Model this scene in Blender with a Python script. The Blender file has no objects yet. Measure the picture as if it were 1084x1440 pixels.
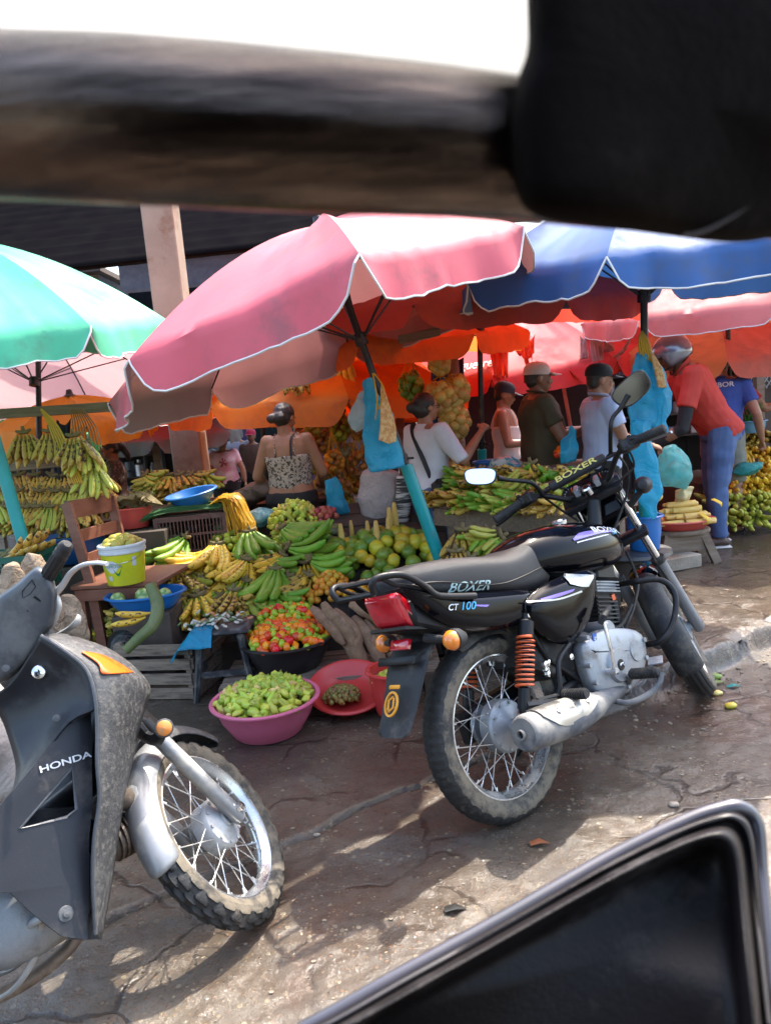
import bpy, bmesh, math, random
from mathutils import Vector as V, Matrix as MX, noise, Euler
RN = random.Random(11)
SC = bpy.context.scene
COL = SC.collection
PI = math.pi
rad = math.radians

# ---------------------------------------------------------------- camera
PITCH, ROLL, CAMH, FPX = rad(8), rad(5), 1.35, 1041.0
_f = V((0, math.cos(PITCH), -math.sin(PITCH)))
_up0 = V((1, 0, 0)).cross(_f)
CR = V((1, 0, 0)) * math.cos(ROLL) - _up0 * math.sin(ROLL)
CU = _up0 * math.cos(ROLL) + V((1, 0, 0)) * math.sin(ROLL)
CP = V((0, 0, CAMH))
def ray(u, v): return _f + CR * ((u - 542) / FPX) + CU * ((720 - v) / FPX)
def at(u, v, Y):
    d = ray(u, v); return CP + d * (Y / d.y)
def gr(u, v, z=0.0):
    d = ray(u, v); return CP + d * ((z - CAMH) / d.z)
cd = bpy.data.cameras.new('camera'); cam = bpy.data.objects.new('camera', cd); COL.objects.link(cam)
cam.matrix_world = MX(((CR.x, CU.x, -_f.x, CP.x), (CR.y, CU.y, -_f.y, CP.y), (CR.z, CU.z, -_f.z, CP.z), (0, 0, 0, 1)))
cd.sensor_fit = 'VERTICAL'; cd.sensor_height = 24; cd.sensor_width = 18.07; cd.lens = FPX / 1440 * 24
cd.clip_start = 0.02; cd.clip_end = 2000
cd.dof.use_dof = True; cd.dof.focus_distance = 2.9; cd.dof.aperture_fstop = 5.2
SC.camera = cam

# ---------------------------------------------------------------- materials
MATS = {}
def mat(name, col=None, rough=.55, metal=0, col2=None, scale=6, sharp=.25, bump=0, bscale=60, coat=0, trans=0, inner=None,
        dirt=None, dscale=4, damt=.5, rnd=0, spots=None, alpha=1, tcol=None, spec=.5, emit=0, wrinkle=0, ior=None, transm=0, stretch=None, sss=0):
    if name in MATS: return MATS[name]
    m = bpy.data.materials.new(name); m.use_nodes = True; nt = m.node_tree; N = nt.nodes; L = nt.links
    b = N['Principled BSDF']; out = N['Material Output']
    tc = N.new('ShaderNodeTexCoord'); co = tc.outputs['Object']
    if stretch:
        mp = N.new('ShaderNodeMapping'); mp.inputs['Scale'].default_value = stretch; L.new(co, mp.inputs[0]); co = mp.outputs[0]
    def noi(s, d=4, r=.6):
        n = N.new('ShaderNodeTexNoise'); n.inputs['Scale'].default_value = s; n.inputs['Detail'].default_value = d
        n.inputs['Roughness'].default_value = r; L.new(co, n.inputs['Vector']); return n
    def ramp(src, a, bb):
        r = N.new('ShaderNodeMapRange'); r.inputs['From Min'].default_value = a; r.inputs['From Max'].default_value = bb; r.interpolation_type = 'SMOOTHSTEP'
        L.new(src, r.inputs['Value']); return r.outputs['Result']
    def mix(fac, a, bb):
        x = N.new('ShaderNodeMix'); x.data_type = 'RGBA'
        if isinstance(fac, (int, float)): x.inputs[0].default_value = fac
        else: L.new(fac, x.inputs[0])
        for i, c in ((6, a), (7, bb)):
            if isinstance(c, (tuple, list)): x.inputs[i].default_value = (*c[:3], 1)
            else: L.new(c, x.inputs[i])
        return x.outputs[2]
    c = tuple(col)
    c2 = col2 if col2 else tuple(min(1, k * .72) for k in col)
    c = mix(ramp(noi(scale).outputs['Fac'], .5 - sharp, .5 + sharp), c, c2)
    if rnd:
        oi = N.new('ShaderNodeObjectInfo')
        hs = N.new('ShaderNodeHueSaturation'); L.new(c, hs.inputs['Color'])
        mr = N.new('ShaderNodeMapRange'); mr.inputs['To Min'].default_value = .5 - rnd * .025; mr.inputs['To Max'].default_value = .5 + rnd * .025
        L.new(oi.outputs['Random'], mr.inputs['Value']); L.new(mr.outputs[0], hs.inputs['Hue'])
        ml = N.new('ShaderNodeMath'); ml.operation = 'MULTIPLY_ADD'; L.new(oi.outputs['Random'], ml.inputs[0]); ml.inputs[1].default_value = 7.13; ml.inputs[2].default_value = .1
        fr = N.new('ShaderNodeMath'); fr.operation = 'FRACT'; L.new(ml.outputs[0], fr.inputs[0])
        mr2 = N.new('ShaderNodeMapRange'); mr2.inputs['To Min'].default_value = 1 - rnd * .3; mr2.inputs['To Max'].default_value = 1 + rnd * .2
        L.new(fr.outputs[0], mr2.inputs['Value']); L.new(mr2.outputs[0], hs.inputs['Value']); c = hs.outputs[0]
    ro = None
    if spots:
        c = mix(ramp(noi(spots[1], 3, .7).outputs['Fac'], spots[2], spots[2] + .06), c, spots[0])
    if dirt:
        f = ramp(noi(dscale, 8, .72).outputs['Fac'], .62 - damt * .35, .8 - damt * .3)
        c = mix(f, c, dirt)
        rr = N.new('ShaderNodeMapRange'); rr.inputs['To Min'].default_value = rough; rr.inputs['To Max'].default_value = .85
        L.new(f, rr.inputs['Value']); ro = rr.outputs[0]
        if metal:
            mm = N.new('ShaderNodeMapRange'); mm.inputs['To Min'].default_value = metal; mm.inputs['To Max'].default_value = 0
            L.new(f, mm.inputs['Value']); L.new(mm.outputs[0], b.inputs['Metallic'])
    fc = c
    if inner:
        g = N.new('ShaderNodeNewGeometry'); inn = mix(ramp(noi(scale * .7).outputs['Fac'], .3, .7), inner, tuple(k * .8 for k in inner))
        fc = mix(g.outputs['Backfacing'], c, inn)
    if isinstance(fc, tuple): b.inputs['Base Color'].default_value = (*fc, 1)
    else: L.new(fc, b.inputs['Base Color'])
    b.inputs['Roughness'].default_value = rough
    if ro: L.new(ro, b.inputs['Roughness'])
    if not (dirt and metal): b.inputs['Metallic'].default_value = metal
    b.inputs['Coat Weight'].default_value = coat; b.inputs['Coat Roughness'].default_value = .06
    b.inputs['Specular IOR Level'].default_value = spec
    if ior: b.inputs['IOR'].default_value = ior
    if transm: b.inputs['Transmission Weight'].default_value = transm
    if alpha < 1: b.inputs['Alpha'].default_value = alpha
    if sss: b.inputs['Subsurface Weight'].default_value = sss; b.inputs['Subsurface Radius'].default_value = (.02, .008, .005); b.inputs['Subsurface Scale'].default_value = .5
    if emit:
        b.inputs['Emission Strength'].default_value = emit; L.new(fc, b.inputs['Emission Color'])
    h = None
    if bump:
        bn = N.new('ShaderNodeBump'); bn.inputs['Strength'].default_value = bump; bn.inputs['Distance'].default_value = .01
        L.new(noi(bscale, 6, .65).outputs['Fac'], bn.inputs['Height']); h = bn
    if wrinkle:
        n1 = N.new('ShaderNodeTexNoise'); n1.inputs['Scale'].default_value = bscale * .12; n1.inputs['Detail'].default_value = 3; n1.inputs['Distortion'].default_value = 1.2; L.new(co, n1.inputs['Vector'])
        b2 = N.new('ShaderNodeBump'); b2.inputs['Strength'].default_value = wrinkle; b2.inputs['Distance'].default_value = .05; L.new(n1.outputs['Fac'], b2.inputs['Height'])
        if h: L.new(h.outputs[0], b2.inputs['Normal'])
        h = b2
    if h: L.new(h.outputs[0], b.inputs['Normal'])
    if trans:
        t = N.new('ShaderNodeBsdfTranslucent'); ms = N.new('ShaderNodeMixShader'); ms.inputs[0].default_value = trans
        if tcol: t.inputs[0].default_value = (*tcol, 1)
        else: L.new(c, t.inputs[0])
        if h: L.new(h.outputs[0], t.inputs['Normal'])
        L.new(b.outputs[0], ms.inputs[1]); L.new(t.outputs[0], ms.inputs[2]); L.new(ms.outputs[0], out.inputs[0])
    MATS[name] = m; return m

# ---------------------------------------------------------------- mesh builder (all verts in world space, or prototype space when the parent is at the origin)
def wm(o):
    m = MX()
    while o is not None:
        m = (MX.Translation(o.location) @ o.rotation_euler.to_matrix().to_4x4() @ MX.Diagonal((*o.scale, 1))) @ m; o = o.parent
    return m
class MB:
    def __init__(s): s.v = []; s.f = []; s.m = []
    def add(s, vs, fs, mi=0, T=None):
        k = len(s.v)
        s.v += [(T @ V(p)) if T is not None else V(p) for p in vs]
        s.f += [tuple(i + k for i in f) for f in fs]; s.m += [mi] * len(fs); return s
    def box(s, c, d, rot=None, mi=0, taper=1, bev=0):
        x, y, z = d[0] / 2, d[1] / 2, d[2] / 2; t = taper
        if bev:
            rings = []
            for zz, k in ((-z, bev), (-z + bev, 0), (z - bev, 0), (z, bev)):
                a, b2, e = x - k, y - k, bev * .6
                rings.append([V(p + (zz,)) for p in ((-a + e, -b2), (a - e, -b2), (a, -b2 + e), (a, b2 - e), (a - e, b2), (-a + e, b2), (-a, b2 - e), (-a, -b2 + e))])
            R_ = (Euler(rot).to_matrix() if isinstance(rot, tuple) else rot) if rot is not None else MX.Identity(3)
            return s.loft([[V(c) + R_ @ p for p in r] for r in rings], mi=mi)
        vs = [V((a * x * (t if q > 0 else 1), b * y * (t if q > 0 else 1), q * z)) for q in (-1, 1) for a, b in ((-1, -1), (1, -1), (1, 1), (-1, 1))]
        if rot is not None:
            R_ = Euler(rot).to_matrix() if isinstance(rot, tuple) else rot
            vs = [R_ @ p for p in vs]
        return s.add([p + V(c) for p in vs], [(3, 2, 1, 0), (4, 5, 6, 7), (0, 1, 5, 4), (1, 2, 6, 5), (2, 3, 7, 6), (3, 0, 4, 7)], mi)
    def beam(s, a, b, w, h, mi=0, up=(0, 0, 1)):
        a, b = V(a), V(b); d = (b - a); l = d.length; x = d / l; y = V(up).cross(x)
        if y.length < 1e-4: y = V((1, 0, 0)).cross(x)
        y.normalize(); z = x.cross(y)
        return s.box((a + b) / 2, (l, w, h), MX((x, y, z)).transposed(), mi)
    def loft(s, rings, caps=True, mi=0, closed=False):
        n = len(rings[0]); k = len(s.v)
        for r in rings: s.v += [V(p) for p in r]
        m_ = len(rings); fs = []
        for i in range(m_ if closed else m_ - 1):
            a, b = k + i * n, k + ((i + 1) % m_) * n
            for j in range(n): q = (j + 1) % n; fs.append((a + j, a + q, b + q, b + j))
        if caps and not closed: fs.append(tuple(k + j for j in reversed(range(n)))); fs.append(tuple(k + (m_ - 1) * n + j for j in range(n)))
        s.f += fs; s.m += [mi] * len(fs); return s
    def tube(s, pts, r, n=8, caps=True, closed=False, mi=0, flat=None, up=None):
        pts = [V(p) for p in pts]; m_ = len(pts); rs = r if isinstance(r, (list, tuple)) else [r] * m_
        nrm = None; rings = []
        for i, p in enumerate(pts):
            if closed: t = pts[(i + 1) % m_] - pts[i - 1]
            else: t = pts[min(i + 1, m_ - 1)] - pts[max(i - 1, 0)]
            if t.length < 1e-9: t = V((0, 0, 1))
            t.normalize()
            if nrm is None:
                nrm = V(up) if up else (V((0, 0, 1)) if abs(t.z) < .9 else V((1, 0, 0)))
            nrm = nrm - t * nrm.dot(t)
            if nrm.length < 1e-6: nrm = t.orthogonal()
            nrm.normalize(); bi = t.cross(nrm); fl = flat if flat else 1
            if isinstance(fl, (list, tuple)): fl = fl[i]
            rings.append([p + (nrm * math.cos(2 * PI * j / n) * fl + bi * math.sin(2 * PI * j / n)) * rs[i] for j in range(n)])
        return s.loft(rings, caps, mi, closed)
    def curve(s, pts, r, n=8, sub=5, **kw):
        P, Rr = spline(pts, sub), None
        if isinstance(r, (list, tuple)): Rr = [x[0] for x in spline([(q, 0, 0) for q in r], sub)]
        return s.tube(P, Rr or r, n, **kw)
    def lathe(s, prof, n=24, T=None, mi=0, caps=True, closed=False):
        rings = [[V((r * math.cos(2 * PI * j / n), r * math.sin(2 * PI * j / n), z)) for j in range(n)] for r, z in prof]
        if T is not None: rings = [[T @ p for p in q] for q in rings]
        return s.loft(rings, caps, mi, closed)
    def sphere(s, c, r, n=10, mi=0, T=None):
        r = V(r) if hasattr(r, '__len__') else V((r, r, r)); rings = []
        for i in range(1, n): 
            a = PI * i / n; rings.append([V(c) + (T @ V((r.x * math.sin(a) * math.cos(2 * PI * j / (2 * n)), r.y * math.sin(a) * math.sin(2 * PI * j / (2 * n)), -r.z * math.cos(a))) if T is not None else
                V((r.x * math.sin(a) * math.cos(PI * j / n), r.y * math.sin(a) * math.sin(PI * j / n), -r.z * math.cos(a)))) for j in range(2 * n)])
        return s.loft(rings, True, mi)
    def panel(s, pts, to3, t, e=.006, mi=0, bulge=0, sub=0):
        """closed 2-D outline -> rounded slab; to3(x, y, off) gives 3-D; t is the half thickness"""
        if sub: pts = [(p[0], p[1]) for p in spline([(*p, 0) for p in pts], sub, True)]
        n = len(pts); P = [V((p[0], p[1])) for p in pts]
        ar = sum(P[i].x * P[(i + 1) % n].y - P[(i + 1) % n].x * P[i].y for i in range(n)); sg = 1 if ar > 0 else -1
        nr = []
        for i in range(n):
            d = (P[(i + 1) % n] - P[i - 1]); d = d / (d.length or 1); nr.append(V((-d.y, d.x)) * sg)
        L_ = [(-t, e), (-t + e * .4, e * .3), (-t + e, 0), (t - e, 0), (t - e * .4, e * .3), (t, e)]
        if bulge: L_ = [(-t - bulge, e * 5), (-t - bulge * .6, e * 2.6)] + L_ + [(t + bulge * .6, e * 2.6), (t + bulge, e * 5)]
        return s.loft([[to3(P[i].x + nr[i].x * ins, P[i].y + nr[i].y * ins, o) for i in range(n)] for o, ins in L_], True, mi)
    def build(s, name, mats, parent=None, smooth=40, sub=0, keep=False, sol=0, bevel=0):
        me = bpy.data.meshes.new(name)
        Wi = wm(parent).inverted() if (parent is not None and not keep) else None
        me.from_pydata([(Wi @ p) if Wi is not None else p for p in s.v], [], s.f)
        for m_ in (mats if isinstance(mats, (list, tuple)) else [mats]): me.materials.append(m_)
        if any(s.m): me.polygons.foreach_set('material_index', s.m)
        bm = bmesh.new(); bm.from_mesh(me); bmesh.ops.recalc_face_normals(bm, faces=bm.faces) if not getattr(s, 'noflip', False) else None; bm.to_mesh(me); bm.free()
        if smooth:
            me.polygons.foreach_set('use_smooth', [True] * len(me.polygons)); me.set_sharp_from_angle(angle=rad(smooth))
        me.update()
        o = bpy.data.objects.new(name, me); COL.objects.link(o); o.parent = parent
        if bevel: md = o.modifiers.new('b', 'BEVEL'); md.width = bevel; md.segments = 2; md.limit_method = 'ANGLE'
        if sol: md = o.modifiers.new('s', 'SOLIDIFY'); md.thickness = sol; md.offset = 0
        if sub: md = o.modifiers.new('u', 'SUBSURF'); md.levels = sub; md.render_levels = sub
        return o
def spline(pts, sub=5, closed=False):
    P = [V(p) for p in pts]; n = len(P); out = []
    for i in range(n if closed else n - 1):
        if closed: a, b, c, d = P[i - 1], P[i], P[(i + 1) % n], P[(i + 2) % n]
        else: a, b, c, d = P[max(i - 1, 0)], P[i], P[i + 1], P[min(i + 2, n - 1)]
        for j in range(sub):
            t = j / sub; out.append(.5 * ((2 * b) + (c - a) * t + (2 * a - 5 * b + 4 * c - d) * t * t + (3 * b - a - 3 * c + d) * t ** 3))
    if not closed: out.append(P[-1])
    return out
def tag(o, label=None, cat=None, group=None, kind=None):
    for k, v in (('label', label), ('category', cat), ('group', group), ('kind', kind)):
        if v: o[k] = v
    return o
def thing(name, label, cat, loc=(0, 0, 0), rot=(0, 0, 0), group=None):
    o = bpy.data.objects.new(name, None); COL.objects.link(o); o.location = loc; o.rotation_euler = rot; o.empty_display_size = .1
    return tag(o, label, cat, group)
def dupt(o, **kw):
    """copy a thing with its parts and sub-parts"""
    def rec(a, par):
        c = a.copy(); COL.objects.link(c); c.parent = par
        for ch in KID(a): rec(ch, c)
        return c
    c = rec(o, None)
    for k, v in kw.items():
        if k == 'loc': c.location = v
        elif k == 'rot': c.rotation_euler = v
        elif k == 'scale': c.scale = (v,) * 3 if isinstance(v, (int, float)) else v
        elif k == 'M':
            c.location = v.to_translation(); c.rotation_euler = v.to_euler()
        elif v: c[k] = v
    return c
def KID(a): return list(a.children)
def text(body, size, T, name, m_, parent, ext=.001, font=None, shear=0, wscale=1):
    cu = bpy.data.curves.new(name, 'FONT'); cu.body = body; cu.size = size; cu.extrude = ext; cu.align_x = 'CENTER'; cu.align_y = 'CENTER'; cu.shear = shear; cu.offset = size * .012
    o = bpy.data.objects.new(name, cu); COL.objects.link(o)
    dg = bpy.context.evaluated_depsgraph_get(); me = bpy.data.meshes.new_from_object(o.evaluated_get(dg)); bpy.data.objects.remove(o)
    me.transform(T @ MX.Diagonal((wscale, 1, 1, 1)))
    if parent is not None: me.transform(wm(parent).inverted())
    me.materials.clear(); me.materials.append(m_)
    o = bpy.data.objects.new(name, me); COL.objects.link(o); o.parent = parent; return o
def frameT(o, x, y):
    x = V(x).normalized(); z = x.cross(V(y)).normalized(); y = z.cross(x)
    return MX(((x.x, y.x, z.x, o[0]), (x.y, y.y, z.y, o[1]), (x.z, y.z, z.z, o[2]), (0, 0, 0, 1)))
def aim(o, d, up=(0, 0, 1)):
    """matrix whose local z runs along d"""
    z = V(d).normalized(); x = V(up).cross(z)
    if x.length < 1e-4: x = V((1, 0, 0)).cross(z)
    x.normalize(); y = z.cross(x)
    return MX(((x.x, y.x, z.x, o[0]), (x.y, y.y, z.y, o[1]), (x.z, y.z, z.z, o[2]), (0, 0, 0, 1)))
def lerp(a, b, t): return a + (b - a) * t
def sstep(a, b, x):
    t = max(0, min(1, (x - a) / (b - a))); return t * t * (3 - 2 * t)
def fbm(p, o=4): return noise.fractal(V(p), 1, 2, o)
# ---------------------------------------------------------------- light
SUN = V((.40, .50, 1.12)).normalized()
w = bpy.data.worlds.new('World'); SC.world = w; w.use_nodes = True
nt = w.node_tree; sk = nt.nodes.new('ShaderNodeTexSky'); sk.sky_type = 'NISHITA'; sk.sun_disc = False
sk.sun_elevation = math.asin(SUN.z); sk.sun_rotation = math.atan2(SUN.x, SUN.y); sk.dust_density = 4; sk.air_density = 1.2; sk.altitude = 100
nt.links.new(sk.outputs[0], nt.nodes['Background'].inputs[0]); nt.nodes['Background'].inputs[1].default_value = .15
sl = bpy.data.lights.new('sun', 'SUN'); sl.energy = 2.0; sl.angle = rad(.6); sl.color = (1, .93, .82)
so = bpy.data.objects.new('sun', sl); COL.objects.link(so); so.rotation_euler = SUN.to_track_quat('Z', 'Y').to_euler()
SC.view_settings.view_transform = 'Standard'; SC.view_settings.look = 'None'; SC.view_settings.exposure = 2.4; SC.view_settings.gamma = 1
SC.cycles.max_bounces = 8; SC.cycles.transparent_max_bounces = 16; SC.cycles.sample_clamp_indirect = 6; SC.cycles.use_denoising = True
SC.cycles.caustics_reflective = False; SC.cycles.caustics_refractive = False

# ---------------------------------------------------------------- ground
KP = [(-30, -14), (-3, .9), (-1.2, 1.72), (-.41, 2.2), (.12, 2.56), (.6, 2.86), (1.19, 3.14), (1.88, 3.58), (3.5, 4.35), (40, 22)]
def kline(x):
    for (a, b), (c, d) in zip(KP, KP[1:]):
        if a <= x <= c: return b + (d - b) * (x - a) / (c - a), (d - b) / (c - a)
    return 0, 0
def gz(x, y, fine=False):
    if x < -29 or x > 39: return 0
    k, sl_ = kline(x); s = (y - k) / math.sqrt(1 + sl_ * sl_)
    hr = .11 * sstep(.3, 1.25, x)
    wob = .012 * fbm((x * 3, y * 3, 0)) if fine else 0
    s2 = s + wob
    z = hr * sstep(-.025, .02, s2)
    if fine:
        z += .006 * fbm((x * 2.2, y * 2.2, 5)) + .0035 * fbm((x * 14, y * 14, 2), 3)
        j = .014 * fbm((x * 9, 0, 3)); g = abs(s + j + .02 * fbm((x * 4, 1, 3)))
        wd = .007 + .012 * max(0, fbm((x * 6, 2, 1)))
        if x < 1.0: z -= .032 * (1 - sstep(.3 * wd, wd * 1.6, g))
        if s < -.05: z += .004 * max(0, fbm((x * 30, y * 30, 0), 2))
        if s > 0 and x > .9: z -= .03 * (1 - sstep(0, .09, s)) * max(0, .4 + fbm((x * 7, y * 7, 4)))   # broken kerb edge
        if s < 0 and x > .8: z += .03 * (1 - sstep(0, .1, -s)) * max(0, .3 + fbm((x * 8, y * 8, 6)))    # mud and rubble along the kerb
    return z
def axis(a, b, st, lo, hi, g=1.35):
    xs = [a + st * i for i in range(int((b - a) / st) + 1)]; d = st; x = a; L_ = []
    while x > lo: d = min(d * g, 12); x -= d; L_.append(x)
    x = xs[-1]; d = st; H = []
    while x < hi: d = min(d * g, 12); x += d; H.append(x)
    return L_[::-1] + xs + H
def build_ground():
    xs = axis(-1.5, 3.2, .014, -60, 60); ys = axis(1.3, 5.0, .014, -25, 90)
    b = MB(); nx = len(xs)
    for y in ys:
        for x in xs: b.v.append(V((x, y, gz(x, y, -3 < x < 5 and .8 < y < 9))))
    for j in range(len(ys) - 1):
        for i in range(nx - 1): a = j * nx + i; b.f.append((a, a + 1, a + nx + 1, a + nx))
    b.m = [0] * len(b.f)
    m = bpy.data.materials.new('wet_ground'); m.use_nodes = True; nt = m.node_tree; N = nt.nodes; L = nt.links; B = N['Principled BSDF']
    tc = N.new('ShaderNodeTexCoord').outputs['Object']
    def noi(s, d=5, r=.6, dist=0):
        n = N.new('ShaderNodeTexNoise'); n.inputs['Scale'].default_value = s; n.inputs['Detail'].default_value = d; n.inputs['Roughness'].default_value = r; n.inputs['Distortion'].default_value = dist
        L.new(tc, n.inputs['Vector']); return n.outputs['Fac']
    def mr(src, a, c, t0=0, t1=1):
        r = N.new('ShaderNodeMapRange'); r.interpolation_type = 'SMOOTHSTEP'; r.inputs['From Min'].default_value = a; r.inputs['From Max'].default_value = c; r.inputs['To Min'].default_value = t0; r.inputs['To Max'].default_value = t1
        L.new(src, r.inputs['Value']); return r.outputs[0]
    def mx(f, a, c):
        x = N.new('ShaderNodeMix'); x.data_type = 'RGBA'; L.new(f, x.inputs[0])
        for i, q in ((6, a), (7, c)):
            if isinstance(q, tuple): x.inputs[i].default_value = (*q, 1)
            else: L.new(q, x.inputs[i])
        return x.outputs[2]
    def ma(op, a, c=None):
        x = N.new('ShaderNodeMath'); x.operation = op
        for i, q in ((0, a), (1, c)):
            if q is None: continue
            if isinstance(q, (int, float)): x.inputs[i].default_value = q
            else: L.new(q, x.inputs[i])
        return x.outputs[0]
    def vor(s, feat='F1', dist=0.0):
        v = N.new('ShaderNodeTexVoronoi'); v.feature = feat; v.inputs['Scale'].default_value = s
        if dist:
            q = N.new('ShaderNodeVectorMath'); q.operation = 'ADD'; nn = N.new('ShaderNodeTexNoise'); nn.inputs['Scale'].default_value = 5; nn.inputs['Detail'].default_value = 5; L.new(tc, nn.inputs['Vector'])
            sc = N.new('ShaderNodeVectorMath'); sc.operation = 'SCALE'; sc.inputs['Scale'].default_value = dist; L.new(nn.outputs['Color'], sc.inputs[0]); L.new(tc, q.inputs[0]); L.new(sc.outputs[0], q.inputs[1]); L.new(q.outputs[0], v.inputs['Vector'])
        else: L.new(tc, v.inputs['Vector'])
        return v
    base = mx(mr(noi(1.6), .35, .65), (.074, .060, .047), (.142, .115, .088))
    base = mx(mr(noi(7, 7, .7), .42, .68), base, (.105, .078, .056))
    base = mx(mr(noi(1.1, 3, .6, .5), .56, .66), base, (.10, .052, .034))          # reddish mud
    base = mx(mr(noi(40, 6, .8), .5, .75), base, (.05, .038, .03))                  # grit
    # exposed pebbles
    v1 = vor(85); v2 = vor(48)
    patch = mr(noi(2.2, 4, .7), .38, .56)
    cr = N.new('ShaderNodeSeparateColor'); L.new(v1.outputs['Color'], cr.inputs[0]); cr2 = N.new('ShaderNodeSeparateColor'); L.new(v2.outputs['Color'], cr2.inputs[0])
    s1 = ma('MULTIPLY', mr(cr.outputs[0], .66, .68), mr(v1.outputs['Distance'], .42, .30)); s2 = ma('MULTIPLY', mr(cr2.outputs[0], .86, .88), mr(v2.outputs['Distance'], .40, .30))
    s1 = ma('MULTIPLY', s1, patch); s2 = ma('MULTIPLY', s2, patch)
    pc = mx(cr.outputs[1], (.20, .155, .10), (.16, .075, .035)); pc2 = mx(cr2.outputs[1], (.10, .09, .075), (.30, .24, .15))
    base = mx(s1, base, pc); base = mx(s2, base, pc2)
    # joints between worn slabs
    ve = vor(2.3, 'DISTANCE_TO_EDGE', .22); crk = mr(ve.outputs['Distance'], .030, .006); crk = ma('MULTIPLY', crk, mr(noi(1.7, 3), .44, .56))
    base = mx(crk, base, (.045, .033, .025))
    wet = mr(noi(1.1, 6, .68, .5), .32, .52)
    hsv = N.new('ShaderNodeHueSaturation'); L.new(base, hsv.inputs['Color']); L.new(ma('MULTIPLY_ADD', wet, -.32), hsv.inputs['Value']); 
    mm = N.new('ShaderNodeMath'); mm.operation = 'MULTIPLY_ADD'; L.new(wet, mm.inputs[0]); mm.inputs[1].default_value = -.34; mm.inputs[2].default_value = 1.05; L.new(mm.outputs[0], hsv.inputs['Value'])
    L.new(hsv.outputs[0], B.inputs['Base Color'])
    ro = ma('ADD', mr(wet, 0, 1, .5, .06), mr(noi(30, 4, .7), .3, .7, -.06, .14)); L.new(ro, B.inputs['Roughness'])
    h = ma('ADD', ma('MULTIPLY', noi(25, 8, .75), .9), ma('MULTIPLY', ma('ADD', s1, s2), .28)); h = ma('SUBTRACT', h, ma('MULTIPLY', crk, .5)); h = ma('ADD', h, ma('MULTIPLY', noi(120, 3, .7), .35))
    bp = N.new('ShaderNodeBump'); bp.inputs['Distance'].default_value = .012; L.new(h, bp.inputs['Height']); L.new(mr(wet, 0, 1, 1.0, .42), bp.inputs['Strength']); L.new(bp.outputs[0], B.inputs['Normal'])
    b.noflip = True
    o = b.build('ground', m, smooth=60); tag(o, kind='structure'); return o
build_ground()

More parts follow.
